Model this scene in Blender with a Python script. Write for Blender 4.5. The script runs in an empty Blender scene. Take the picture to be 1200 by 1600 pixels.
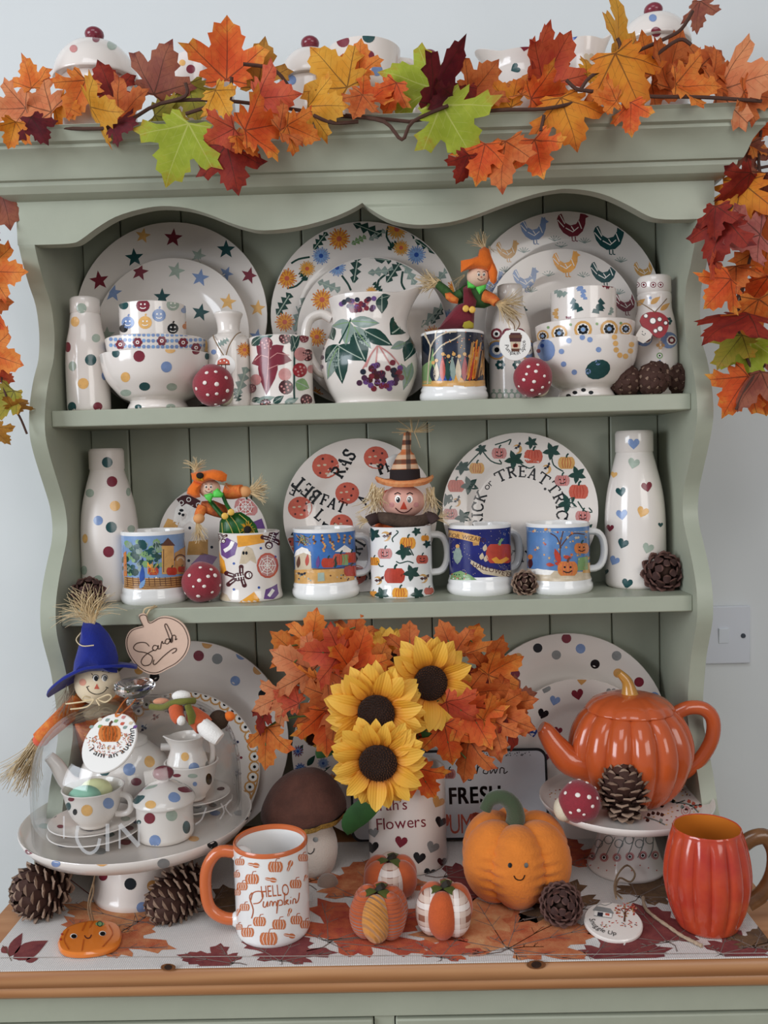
import bpy, bmesh, math, random
from mathutils import Vector, Matrix, Euler
from mathutils.geometry import tessellate_polygon
random.seed(7)
PI=math.pi; R=math.radians
scene=bpy.context.scene; COL=scene.collection
# ---------------------------------------------------------------- camera, world, light, exposure
F=1400.0; YAW,PITCH,ROLL=-0.01546,-0.05606,-0.02691
ZM=1.17                     # top face of the middle shelf
ZT=ZM+0.272                 # top face of the upper shelf
ZC=0.80                     # worktop
CAM=Vector((0.03442,-1.20944,0.19144+ZM))
_f=Vector((math.sin(YAW)*math.cos(PITCH),math.cos(YAW)*math.cos(PITCH),math.sin(PITCH)))
_r=Vector((math.cos(YAW),-math.sin(YAW),0)); _u=_r.cross(_f)
RT=_r*math.cos(ROLL)+_u*math.sin(ROLL); UP=-_r*math.sin(ROLL)+_u*math.cos(ROLL); FW=_f
cd=bpy.data.cameras.new('camera'); cam=bpy.data.objects.new('camera',cd); COL.objects.link(cam)
cd.sensor_fit='HORIZONTAL'; cd.sensor_width=36; cd.lens=36*F/1200; cd.clip_start=.02
cam.matrix_world=Matrix(((RT.x,UP.x,-FW.x,CAM.x),(RT.y,UP.y,-FW.y,CAM.y),(RT.z,UP.z,-FW.z,CAM.z),(0,0,0,1)))
scene.camera=cam
w=bpy.data.worlds.new('room_light'); scene.world=w; w.use_nodes=True
w.node_tree.nodes['Background'].inputs[0].default_value=(.88,.925,1,1)
w.node_tree.nodes['Background'].inputs[1].default_value=.29
def area(name,loc,target,size,power,col,sy=None):
    l=bpy.data.lights.new(name,'AREA'); l.energy=power; l.color=col; l.shape='RECTANGLE'; l.size=size; l.size_y=sy or size
    o=bpy.data.objects.new(name,l); COL.objects.link(o); o.location=loc
    o.rotation_euler=(Vector(target)-Vector(loc)).to_track_quat('-Z','Y').to_euler(); return o
area('window_light',(-2.8,-2.0,1.8),(0,0,1.2),1.7,82,(.865,.925,1),1.6)
area('overhead_fill_light',(-.3,-1.9,3.1),(0,-.1,1.0),1.3,17,(.95,.97,1),1.1)  # added overhead fill that brightens the worktop and other upward faces
area('front_fill_light',(1.5,-2.5,1.9),(0,0,1.2),1.4,22,(1,.97,.93),1.2)  # added fill from the front right, lifts the darker side; not a real window
scene.cycles.transparent_max_bounces=24
vs=scene.view_settings; vs.view_transform='Standard'; vs.look='None'; vs.gamma=1; vs.use_curve_mapping=False; vs.exposure=-0.09
# ---------------------------------------------------------------- pixel helpers (photo frame 1200x1600 -> real places)
def ray(px,py): return RT*((px-600)/F)-UP*((py-800)/F)+FW
def at(px,py,Y):
    d=ray(px,py); return CAM+d*((Y-CAM.y)/d.y)
def atz(px,py,Z):
    d=ray(px,py); return CAM+d*((Z-CAM.z)/d.z)
def atx(px,py,X):
    d=ray(px,py); return CAM+d*((X-CAM.x)/d.x)
def sc(Y): return (Y-CAM.y)/F            # metres per pixel at depth Y
def xpos(px,Y,z):                        # world x of the point at depth Y, height z seen in column px
    k=(px-600)/F; a=RT-FW*k; d=Vector((0,Y-CAM.y,z-CAM.z)); return CAM.x-(a.dot(d))/a.x
def K(x0,y0,s): return lambda x,y:(x0+x/s,y0+y/s)
# ---------------------------------------------------------------- materials
def lin(c): return c/12.92 if c<=.04045 else ((c+.055)/1.055)**2.4
def C(h):
    h=h.lstrip('#'); return tuple(lin(int(h[i:i+2],16)/255) for i in (0,2,4))+(1,)
MATS={}
def M(name,col='#ffffff',rough=.5,var=0,vs=25,bump=0,bs=120,coat=0,sheen=0,metal=0,spec=.5,col2=None,trans=0,ior=1.45,sss=0):
    if name in MATS: return MATS[name]
    m=bpy.data.materials.new(name); m.use_nodes=True; nt=m.node_tree; b=nt.nodes['Principled BSDF']
    b.inputs['Base Color'].default_value=C(col); b.inputs['Roughness'].default_value=rough; b.inputs['Metallic'].default_value=metal
    b.inputs['Specular IOR Level'].default_value=spec; b.inputs['Coat Weight'].default_value=coat; b.inputs['Coat Roughness'].default_value=.08
    b.inputs['Sheen Weight'].default_value=sheen; b.inputs['Transmission Weight'].default_value=trans; b.inputs['IOR'].default_value=ior
    if var or bump: tc=nt.nodes.new('ShaderNodeTexCoord')
    if var:
        n=nt.nodes.new('ShaderNodeTexNoise'); n.inputs['Scale'].default_value=vs; n.inputs['Detail'].default_value=4; n.inputs['Roughness'].default_value=.65
        nt.links.new(tc.outputs['Object'],n.inputs['Vector'])
        rp=nt.nodes.new('ShaderNodeValToRGB'); e=rp.color_ramp.elements; e[0].position=.3; e[1].position=.7
        c=C(col); c2=C(col2) if col2 else tuple(min(1,x*(1-var)) for x in c[:3])+(1,)
        e[0].color=c2; e[1].color=c if col2 else tuple(min(1,x*(1+var*.6)) for x in c[:3])+(1,)
        nt.links.new(n.outputs['Fac'],rp.inputs['Fac']); nt.links.new(rp.outputs['Color'],b.inputs['Base Color'])
    if bump:
        n=nt.nodes.new('ShaderNodeTexNoise'); n.inputs['Scale'].default_value=bs; n.inputs['Detail'].default_value=3
        nt.links.new(tc.outputs['Object'],n.inputs['Vector'])
        bp=nt.nodes.new('ShaderNodeBump'); bp.inputs['Strength'].default_value=bump; bp.inputs['Distance'].default_value=.002
        nt.links.new(n.outputs['Fac'],bp.inputs['Height']); nt.links.new(bp.outputs['Normal'],b.inputs['Normal'])
    MATS[name]=m; return m
CER=M('glazed_cream_ceramic','#e4dbd3',.13,var=.02,vs=8,coat=.3)
CERW=M('glazed_white_ceramic','#ebe9e6',.1,coat=.3)
CERM=M('satin_cream_ceramic','#e4dad2',.35,var=.02,vs=10)
PAINT={'g':'#1f4a4b','m':'#7b2b38','b':'#7c93bd','y':'#e3b06a','s':'#a4b1a2','k':'#14181c','o':'#cf9a5c','n':'#2b2f52','w':'#f4efe8',
 'O':'#d17c3e','r':'#b8412f','p':'#c65f4c','lg':'#7fa06a','dg':'#20423a','br':'#5f3a2a','pu':'#4b2a44','pk':'#c98a86','lp':'#a98bb0','tan':'#d3a15e','gr':'#8a9a92','bl':'#2d4f9a',
 'be':'#cdbba0','gy':'#8b8d8c','sk':'#7fa3cf','st':'#b98a55','nv':'#1b1f5e','oy':'#e9a13a','mb':'#4b2326','nt':'#232a38','fl':'#d9651c','rd':'#9a1f2a','vi':'#6d4a86'}
def P(k): return M('paint_'+PAINT[k][1:],PAINT[k],.22,var=.16,vs=90,coat=.2)
# ---------------------------------------------------------------- mesh builder
class G:
    def __init__(s): s.v=[]; s.f=[]; s.m=[]; s.mats=[]
    def mi(s,mat):
        if mat not in s.mats: s.mats.append(mat)
        return s.mats.index(mat)
    def add(s,vs,fs,mat):
        o=len(s.v); s.v+=[tuple(x) for x in vs]; k=s.mi(mat)
        for f in fs: s.f.append(tuple(i+o for i in f)); s.m.append(k)
    def lathe(s,prof,mat,seg=40,fn=None,axis=None):
        vs=[];fs=[];n=len(prof)
        for j in range(seg):
            a=2*PI*j/seg
            for (r,z) in prof:
                rr,zz=(r,z) if fn is None else fn(r,z,a)
                vs.append(Vector((rr*math.sin(a),-rr*math.cos(a),zz)))
        for j in range(seg):
            for i in range(n-1):
                a,b=j*n+i,((j+1)%seg)*n+i
                if prof[i][0]==0 and prof[i+1][0]==0: continue
                if prof[i][0]==0: fs.append((a,b+1,a+1))
                elif prof[i+1][0]==0: fs.append((a,b,a+1))
                else: fs.append((a,b,b+1,a+1))
        if axis is not None: vs=[axis@x for x in vs]
        s.add(vs,fs,mat); return s
    def tube(s,path,rad,mat,seg=8,closed=False,flat=1.0,up=None):
        path=[Vector(p) for p in path]; n=len(path); vs=[];fs=[]
        prev=None
        for i,p in enumerate(path):
            t=(path[(i+1)%n if closed else min(i+1,n-1)]-path[(i-1)%n if closed else max(i-1,0)])
            t=t.normalized() if t.length>1e-9 else Vector((0,0,1))
            if prev is None:
                a=Vector(up) if up else (Vector((0,0,1)) if abs(t.z)<.9 else Vector((1,0,0)))
            else: a=prev
            x=t.cross(a)
            if x.length<1e-6: x=t.orthogonal()
            x.normalize(); y=x.cross(t).normalized(); prev=y
            r=rad(i/(n-1) if n>1 else 0) if callable(rad) else rad
            for k in range(seg):
                an=2*PI*k/seg; vs.append(p+x*(r*math.cos(an))+y*(r*flat*math.sin(an)))
        m=n if closed else n-1
        for i in range(m):
            for k in range(seg):
                a=i*seg+k;b=i*seg+(k+1)%seg;c=((i+1)%n)*seg+(k+1)%seg;d=((i+1)%n)*seg+k
                fs.append((a,b,c,d))
        if not closed: fs.append(tuple(range(seg))[::-1]); fs.append(tuple((n-1)*seg+k for k in range(seg)))
        s.add(vs,fs,mat); return s
    def ball(s,c,r,mat,seg=16,rings=10,fn=None,mtx=None):
        if not hasattr(r,'__len__'): r=(r,r,r)
        c=Vector(c); vs=[];fs=[]
        for i in range(rings+1):
            ph=PI*i/rings-PI/2
            for j in range(seg):
                a=2*PI*j/seg
                p=Vector((math.cos(ph)*math.sin(a),-math.cos(ph)*math.cos(a),math.sin(ph)))
                if fn: p=fn(p)
                p=Vector((p.x*r[0],p.y*r[1],p.z*r[2]))
                if mtx is not None: p=mtx@p
                vs.append(c+p)
        for i in range(rings):
            for j in range(seg):
                a=i*seg+j;b=i*seg+(j+1)%seg
                if i==0: fs.append((a,b+seg,a+seg))
                elif i==rings-1: fs.append((a,b,a+seg))
                else: fs.append((a,b,b+seg,a+seg))
        s.add(vs,fs,mat); return s
    def box(s,lo,hi,mat):
        x0,y0,z0=lo;x1,y1,z1=hi
        s.add([(x0,y0,z0),(x1,y0,z0),(x1,y1,z0),(x0,y1,z0),(x0,y0,z1),(x1,y0,z1),(x1,y1,z1),(x0,y1,z1)],
              [(3,2,1,0),(4,5,6,7),(0,1,5,4),(1,2,6,5),(2,3,7,6),(3,0,4,7)],mat); return s
    def prism(s,poly,mat,fr,to):
        """extrude a 2D outline: fr(u,v) and to(u,v) give its two faces"""
        n=len(poly); vs=[fr(*p) for p in poly]+[to(*p) for p in poly]
        t=tessellate_polygon([[Vector((p[0],p[1],0)) for p in poly]])
        fs=[tuple(x) for x in t]+[tuple(i+n for i in x)[::-1] for x in t]+[(i,i+n,(i+1)%n+n,(i+1)%n) for i in range(n)]
        s.add(vs,fs,mat); return s
    def build(s,name,parent=None,smooth=True,loc=None,rot=None,bevel=0,ang=38,sub=0,fix=True):
        me=bpy.data.meshes.new(name); me.from_pydata(s.v,[],s.f)
        for m in s.mats: me.materials.append(m)
        me.polygons.foreach_set('material_index',s.m)
        if fix:
            bm=bmesh.new(); bm.from_mesh(me); bmesh.ops.recalc_face_normals(bm,faces=bm.faces); bm.to_mesh(me); bm.free()
        if smooth:
            me.polygons.foreach_set('use_smooth',[True]*len(me.polygons)); me.set_sharp_from_angle(angle=R(ang))
        me.update()
        o=bpy.data.objects.new(name,me); COL.objects.link(o)
        if parent is not None: o.parent=parent
        if loc is not None: o.location=loc
        if rot is not None: o.rotation_euler=rot
        if bevel:
            b=o.modifiers.new('bevel','BEVEL'); b.width=bevel; b.segments=2; b.limit_method='ANGLE'; b.angle_limit=R(40)
        if sub: x=o.modifiers.new('sub','SUBSURF'); x.levels=sub; x.render_levels=sub
        return o
def tag(o,label,cat,group=None,kind=None):
    o['label']=label
    if cat: o['category']=cat
    if group: o['group']=group
    if kind: o['kind']=kind
    return o
def thing(name,label,cat,loc,group=None,rot=None):
    o=bpy.data.objects.new(name,None); o.empty_display_size=.02; COL.objects.link(o); o.location=loc
    o.matrix_world=Matrix.Translation(loc)
    return tag(o,label,cat,group)
def shared(name,me,parent,mtx,mat=None):
    o=bpy.data.objects.new(name,me); COL.objects.link(o); o.parent=parent; o.matrix_local=mtx
    if mat is not None: o.material_slots[0].link='OBJECT'; o.material_slots[0].material=mat
    return o
def interp(tab,z):
    if z<=tab[0][1]: return tab[0][0]
    for (r0,z0),(r1,z1) in zip(tab,tab[1:]):
        if z<=z1: return r0+(r1-r0)*(z-z0)/(z1-z0) if z1>z0 else r1
    return tab[-1][0]
def smooth_prof(pts,n=4):
    """Catmull-Rom through a list of 2D/3D points"""
    out=[]; p=[Vector(q) for q in pts]
    for i in range(len(p)-1):
        a=p[max(i-1,0)];b=p[i];c=p[i+1];d=p[min(i+2,len(p)-1)]
        for k in range(n):
            t=k/n; out.append(.5*((2*b)+(c-a)*t+(2*a-5*b+4*c-d)*t*t+(3*b-a-3*c+d)*t**3))
    out.append(p[-1]); return [tuple(q) for q in out]
# ---------------------------------------------------------------- painted decoration laid on real surfaces
EPS=.00022; LAY=.00014
class Surf:
    L=.005; back=False
    def tri(s,g,st,tris,mat,lay):
        """st: list of surface coords; split long edges, lift onto the surface"""
        st=[tuple(p) for p in st]; L2=s.L*s.L
        for _ in range(6):
            mid={};out=[];ch=False
            def mp(a,b):
                k=(min(a,b),max(a,b))
                if k not in mid: st.append(((st[a][0]+st[b][0])/2,(st[a][1]+st[b][1])/2)); mid[k]=len(st)-1
                return mid[k]
            lg=lambda a,b:(st[a][0]-st[b][0])**2+(st[a][1]-st[b][1])**2>L2
            for a,b,c in tris:
                e=(lg(a,b),lg(b,c),lg(c,a))
                if not any(e): out.append((a,b,c)); continue
                ch=True
                while not e[0] or (e[2] and not e[1]): a,b,c=b,c,a; e=(e[1],e[2],e[0])
                m=mp(a,b)
                if e[1]:
                    n=mp(b,c)
                    if e[2]: q=mp(c,a); out+=[(a,m,q),(m,b,n),(q,n,c),(m,n,q)]
                    else: out+=[(m,b,n),(a,m,n),(a,n,c)]
                else: out+=[(a,m,c),(m,b,c)]
            tris=out
            if not ch: break
        off=EPS+LAY*lay
        g.add([s.pos(p[0],p[1],off) for p in st],tris,mat)
        if s.back: g.add([s.pos(p[0]+PI*s.R,p[1],off) for p in st],tris,mat)
    def poly(s,g,pts,mat,lay=0):
        if isinstance(mat,str): mat=P(mat)
        st=[s.inv(*p) for p in pts]
        t=tessellate_polygon([[Vector((a,b,0)) for a,b in st]])
        s.tri(g,st,[tuple(x) for x in t],mat,lay)
    def dot(s,g,x,y,r,mat,lay=0,ry=None,rot=0,n=14):
        c,sn=math.cos(R(rot)),math.sin(R(rot)); ry=ry or r
        pts=[(x+r*math.cos(a)*c-ry*math.sin(a)*sn,y+r*math.cos(a)*sn+ry*math.sin(a)*c) for a in (2*PI*i/n for i in range(n))]
        if isinstance(mat,str): mat=P(mat)
        s.tri(g,[s.inv(x,y)]+[s.inv(*p) for p in pts],[(0,i+1,(i+1)%n+1) for i in range(n)],mat,lay)
    def ring(s,g,x,y,r,w,mat,lay=0,n=20,a0=0,a1=360):
        s.stroke(g,[(x+r*math.cos(R(a0+(a1-a0)*i/n)),y+r*math.sin(R(a0+(a1-a0)*i/n))) for i in range(n+1)],w,mat,lay,cap=False)
    def star(s,g,x,y,r,mat,rot=0,lay=0):
        pts=[(x+(r if i%2==0 else r*.42)*math.sin(R(rot+36*i)),y-(r if i%2==0 else r*.42)*math.cos(R(rot+36*i))) for i in range(10)]
        if isinstance(mat,str): mat=P(mat)
        s.tri(g,[s.inv(x,y)]+[s.inv(*p) for p in pts],[(0,i+1,(i+1)%10+1) for i in range(10)],mat,lay)
    def heart(s,g,x,y,r,mat,rot=0,lay=0):
        h=[(0,.95),(-.55,.45),(-.92,.0),(-.98,-.4),(-.75,-.78),(-.38,-.82),(-.1,-.6),(0,-.38)]
        h=h+[(-a,b) for a,b in h[-2:0:-1]]
        c,sn=math.cos(R(rot)),math.sin(R(rot))
        s.poly(g,[(x+r*(a*c-b*sn),y+r*(a*sn+b*c)) for a,b in h],mat,lay)
    def shape(s,g,x,y,r,pts,mat,rot=0,lay=0,sx=1,sy=1):
        c,sn=math.cos(R(rot)),math.sin(R(rot))
        s.poly(g,[(x+r*(a*sx*c-b*sy*sn),y+r*(a*sx*sn+b*sy*c)) for a,b in pts],mat,lay)
    def leaf(s,g,x0,y0,x1,y1,w,mat,lay=0,vein=None):
        """pointed leaf from base to tip"""
        dx,dy=x1-x0,y1-y0; l=math.hypot(dx,dy) or 1; nx,ny=-dy/l,dx/l
        tt=[(0,0),(.12,.55),(.3,.95),(.45,1),(.65,.78),(.85,.35),(1,0)]
        pts=[(x0+dx*t+nx*w*v/2,y0+dy*t+ny*w*v/2) for t,v in tt]+[(x0+dx*t-nx*w*v/2,y0+dy*t-ny*w*v/2) for t,v in tt[-2:0:-1]]
        s.poly(g,pts,mat,lay)
        if vein: s.stroke(g,[(x0,y0),(x0+dx*.9,y0+dy*.9)],max(w*.07,.5),vein,lay+1)
    def saw(s,g,x0,y0,x1,y1,w,mat,lay=0,n=4,vein=None):
        """jagged dandelion leaf"""
        dx,dy=x1-x0,y1-y0; l=math.hypot(dx,dy) or 1; nx,ny=-dy/l,dx/l; a=[];b=[]
        for i in range(n):
            t=i/n; v=(.35+.65*math.sin(PI*(i+.8)/(n+.6)))*w/2
            a+=[(t+.02,.25*v),(t+.75/n,v)]
        a=[(0,0)]+a; up=[(x0+dx*t+nx*v,y0+dy*t+ny*v) for t,v in a]; dn=[(x0+dx*t-nx*v,y0+dy*t-ny*v) for t,v in a[1:]]
        s.poly(g,up+[(x1,y1)]+dn[::-1],mat,lay)
        if vein: s.stroke(g,[(x0,y0),(x0+dx*.92,y0+dy*.92)],max(w*.09,.6),vein,lay+1)
    def stroke(s,g,pts,w,mat,lay=0,cap=True,smooth=0):
        if isinstance(mat,str): mat=P(mat)
        if smooth: pts=smooth_prof(pts,smooth)
        n=len(pts); l=[];r=[]
        for i,p in enumerate(pts):
            a=pts[max(i-1,0)];b=pts[min(i+1,n-1)]
            if n>2 and pts[0]==pts[-1] and i in(0,n-1): a=pts[-2];b=pts[1]
            d=math.hypot(b[0]-a[0],b[1]-a[1]) or 1; nx,ny=-(b[1]-a[1])/d*w/2,(b[0]-a[0])/d*w/2
            l.append((p[0]+nx,p[1]+ny)); r.append((p[0]-nx,p[1]-ny))
        st=[s.inv(*p) for p in l+r]
        s.tri(g,st,[t for i in range(n-1) for t in((i,i+1,n+i+1),(i,n+i+1,n+i))],mat,lay)
    def glyphs(s,g,txt,h,mat,place,lay=0,gap=.14,font='sans',bold=0,wx=1):
        """place(u,v)->(px,py) for text coords in units of letter height"""
        if isinstance(mat,str): mat=P(mat)
        u=0
        for ch in txt:
            if ch==' ': u+=.42*wx; continue
            if font=='serif' and ch in SERIF:
                wd,sts=SERIF[ch]
                for q,ww in sts:
                    q=[place(u+a*wx,b) for a,b in q]; s.stroke(g,q,h*ww*(1+bold),mat,lay)
                u+=(wd+gap)*wx; continue
            v,t,wd=glyph(ch)
            st=[s.inv(*place(u+a*wx,b)) for a,b in v]
            s.tri(g,st,t,mat,lay)
            u+=(wd+gap)*wx
        return u
    def text(s,g,txt,x,y,h,mat,ang=0,lay=0,**k):
        c,sn=math.cos(R(ang)),math.sin(R(ang))
        return s.glyphs(g,txt,h,mat,lambda u,v:(x+h*(u*c+v*sn),y+h*(u*sn-v*c)),lay,**k)
    def arc(s,g,txt,cx,cy,rx,h,mat,a0,lay=0,ry=None,inside=False,rot=0,**k):
        """letters along a circle; a0 = start angle in degrees clockwise from the top; inside: tops point to the centre"""
        ry=ry or rx; c,sn=math.cos(R(rot)),math.sin(R(rot))
        def pl(u,v):
            if inside: a=R(a0)-u*h/rx; q=1-v*h/rx
            else: a=R(a0)+u*h/rx; q=1+v*h/rx
            x,y=rx*q*math.sin(a),-ry*q*math.cos(a)
            return cx+x*c-y*sn,cy+x*sn+y*c
        return s.glyphs(g,txt,h,mat,pl,lay,**k)
def _sf(*st): return [(list(q),.13) for q in st]
def _b(*st): return [(list(q),.09) for q in st]
SERIF={'T':(.75,_sf([(.37,1),(.37,0)])+_b([(0,.97),(.75,.97)],[(.02,1),(0,.75)],[(.73,1),(.75,.75)],[(.2,.03),(.55,.03)])),
'R':(.7,_sf([(.15,1),(.15,0)],[(.15,.97),(.45,.95),(.55,.8),(.5,.6),(.3,.5),(.15,.5)],[(.33,.5),(.68,.02)])+_b([(0,.97),(.2,.97)],[(0,.03),(.3,.03)])),
'I':(.3,_sf([(.15,1),(.15,0)])+_b([(0,.97),(.3,.97)],[(0,.03),(.3,.03)])),
'C':(.68,_sf([(.62,.75),(.5,.95),(.3,1),(.12,.85),(.05,.5),(.12,.15),(.3,0),(.5,.05),(.65,.25)])+_b([(.63,1),(.63,.68)])),
'K':(.7,_sf([(.15,1),(.15,0)],[(.6,1),(.17,.45)],[(.28,.57),(.68,.02)])+_b([(0,.97),(.3,.97)],[(0,.03),(.3,.03)],[(.48,.97),(.72,.97)])),
'E':(.6,_sf([(.15,1),(.15,0)])+_b([(0,.97),(.55,.97),(.56,.78)],[(0,.03),(.56,.03),(.6,.25)],[(.15,.52),(.42,.52)],[(.42,.62),(.42,.42)])),
'F':(.58,_sf([(.15,1),(.15,0)])+_b([(0,.97),(.55,.97),(.56,.75)],[(0,.03),(.32,.03)],[(.15,.52),(.42,.52)],[(.42,.62),(.42,.42)])),
'A':(.75,_sf([(.36,1),(.64,0)])+_b([(.36,1),(.1,0)],[(.2,.35),(.54,.35)],[(0,.03),(.22,.03)],[(.52,.03),(.76,.03)])),
'B':(.62,_sf([(.15,1),(.15,0)],[(.15,.97),(.42,.93),(.5,.77),(.42,.58),(.15,.53),(.45,.5),(.58,.27),(.45,.05),(.15,.03)])+_b([(0,.97),(.2,.97)],[(0,.03),(.2,.03)])),
'S':(.55,_sf([(.5,.78),(.38,.97),(.18,.97),(.07,.8),(.15,.6),(.42,.42),(.5,.22),(.4,.04),(.18,.03),(.05,.22)])+_b([(.5,1),(.5,.68)],[(.05,.34),(.05,0)])),
'P':(.62,[([(.15,1),(.15,0)],.2),([(.15,.95),(.45,.92),(.55,.72),(.45,.52),(.15,.48)],.16)]+_b([(0,.97),(.3,.97)],[(0,.03),(.35,.03)])),
'N':(.75,_sf([(.13,.97),(.62,.03)])+_b([(.13,1),(.13,0)],[(.62,1),(.62,0)],[(0,.97),(.2,.97)],[(0,.03),(.27,.03)],[(.5,.97),(.75,.97)])),
'L':(.58,_sf([(.15,1),(.15,0)])+_b([(0,.97),(.3,.97)],[(0,.03),(.55,.03),(.58,.28)]))}
GL={}
def glyph(ch):
    if ch in GL: return GL[ch]
    cu=bpy.data.curves.new('letter','FONT'); cu.body=ch; cu.resolution_u=3
    o=bpy.data.objects.new('letter',cu); COL.objects.link(o)
    dg=bpy.context.evaluated_depsgraph_get(); me=o.evaluated_get(dg).to_mesh(); me.calc_loop_triangles()
    k=1/.69; v=[(p.co.x*k,p.co.y*k) for p in me.vertices]; t=[tuple(x.vertices) for x in me.loop_triangles]
    x0=min(a for a,_ in v); x1=max(a for a,_ in v); v=[(a-x0,b) for a,b in v]
    o.evaluated_get(dg).to_mesh_clear(); bpy.data.objects.remove(o); bpy.data.curves.remove(cu)
    GL[ch]=(v,t,x1-x0); return GL[ch]
class LatheSurf(Surf):
    def __init__(s,org,tab,back=True,L=.005): s.o=Vector(org); s.t=tab; s.R=max(r for r,_ in tab); s.back=back; s.L=L
    def inv(s,px,py):
        d=ray(px,py); o=CAM-s.o; r=s.R; dx,dy=d.x,d.y; A=dx*dx+dy*dy; B=o.x*dx+o.y*dy; best=-B/A
        t=best
        for _ in range(5):
            q=B*B-A*(o.x*o.x+o.y*o.y-r*r); t=best-math.sqrt(q)/A if q>0 else best
            z=o.z+d.z*t; r=interp(s.t,z)
        p=o+d*t; return math.atan2(p.x,-p.y)*s.R,max(s.t[0][1],min(s.t[-1][1],p.z))
    def pos(s,a,z,off):
        r=interp(s.t,z)+off; th=a/s.R; return (r*math.sin(th),-r*math.cos(th),z)
class PlaneSurf(Surf):
    """local z is the painted side; h(r) is the relief of a dish"""
    def __init__(s,mtx,h=None,L=.012,rm=0): s.rm=rm; s.m=mtx; s.i=mtx.inverted(); s.h=h or (lambda r:0); s.L=L
    def inv(s,px,py):
        o=s.i@CAM; d=s.i.to_3x3()@ray(px,py); z=0
        for _ in range(4):
            t=(z-o.z)/d.z; p=o+d*t; z=s.h(math.hypot(p.x,p.y))
        q=math.hypot(p.x,p.y); k=s.rm/q if s.rm and q>s.rm else 1
        return p.x*k,p.y*k
    def pos(s,a,b,off): return (a,b,s.h(math.hypot(a,b))+off)
class BallSurf(Surf):
    """front of an ellipsoid (centre c, radii r, world-aligned), local coords relative to org"""
    def __init__(s,org,c,r,L=.004,fn=None): s.c=Vector(org)+Vector(c); s.lc=Vector(c); s.r=r; s.L=L
    def inv(s,px,py):
        o=CAM-s.c; d=ray(px,py); r=s.r
        O=Vector((o.x/r[0],o.y/r[1],o.z/r[2])); D=Vector((d.x/r[0],d.y/r[1],d.z/r[2]))
        A=D.dot(D);B=O.dot(D);q=B*B-A*(O.dot(O)-1); t=(-B-math.sqrt(max(q,0)))/A; p=O+D*t
        p.normalize(); return math.atan2(p.x,-p.y)*r[0],math.asin(max(-1,min(1,p.z)))*r[2]
    def pos(s,a,b,off):
        th=a/s.r[0]; ph=b/s.r[2]; p=Vector((math.cos(ph)*math.sin(th),-math.cos(ph)*math.cos(th),math.sin(ph)))
        return tuple(s.lc+Vector((p.x*(s.r[0]+off),p.y*(s.r[1]+off),p.z*(s.r[2]+off))))
# ---------------------------------------------------------------- room shell
WALL=M('painted_wall','#d3d6d6',.8,var=.03,vs=3,bump=.08,bs=90)
def struct(o): o['kind']='structure'; return o
YW=.175
struct(G().box((-2.2,YW,0),(2.2,YW+.1,2.6),WALL).build('wall_back',smooth=False))
struct(G().box((-2.2,-3.2,-.05),(2.2,YW+.1,0),M('floor_boards','#8d7a66',.6,var=.2,vs=4)).build('floor',smooth=False))
# ---------------------------------------------------------------- dresser hutch
GREEN=M('sage_painted_wood','#a3a795',.42,var=.05,vs=14,bump=.15,bs=60)
GREENB=GREEN
PINE=None
W=.43; BD=.1512; TH=.0216; OUT=.451
hut=thing('dresser_hutch','sage green painted dresser hutch with scalloped sides, arched frieze and two shelves','hutch',(0,.05,ZC))
HL=hut.location.copy()
def lg(g,dx=HL):  # world -> local of the hutch
    g.v=[(x-dx.x,y-dx.y,z-dx.z) for x,y,z in g.v]; return g
# back planks
seam=[143,203,297,390,482,574,669,762,855,953,1028]
for i in range(10):
    x0=xpos(seam[i],BD,ZM+.2) if i else -W; x1=xpos(seam[i+1],BD,ZM+.2) if i<9 else W
    o=lg(G().box((x0+.0007,BD,ZC),(x1-.0007,BD+.012,ZM+.61),GREENB)).build('plank',hut,bevel=.0022)
lg(G().box((-W,BD+.0125,ZC),(W,BD+.016,ZM+.6),M('dark_gap','#2a2c27',.9))).build('back_sheet',hut)
# wavy side boards: front outline from the photographed edge of the left board
edge=[(54,383),(60,410),(70,446),(80,478),(85,520),(84,560),(77,590),(72,622),(70,652),(71,680),(76,705),(84,733),(93,762),(101,790),(105,820),(104,845),(99,870),(93,900),(88,935),(87,965),(89,992),(95,1018),(102,1045),(107,1075)]
prof=[]
for px,py in edge:
    p=atx(px,py,-W); prof.append((p.y,p.z))
prof=[(min(a,.0),b) if False else (a,b) for a,b in prof]
lastz=prof[-1][1]; ya=prof[-1][0]
prof+= [(ya+.008,lastz-.04),(ya+.006,lastz-.075),(ya-.03,lastz-.13),(ya-.06,lastz-.19),(-.075,ZC+.06),(-.08,ZC)]
prof=smooth_prof(prof,3)
prof=[(prof[0][0],ZM+.60)]+prof
for sgn in (-1,1):
    poly=prof+[(BD+.016,ZC),(BD+.016,ZM+.60)]
    lg(G().prism(poly,GREEN,lambda u,v:(sgn*W,u,v),lambda u,v:(sgn*OUT,u,v))).build('side_board',hut,bevel=.0018)
for z,nm in ((ZT,'shelf'),(ZM,'shelf')):
    lg(G().box((-W,0,z-TH-.0005),(W,BD,z),GREEN)).build('shelf',hut,bevel=.0015)
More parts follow.
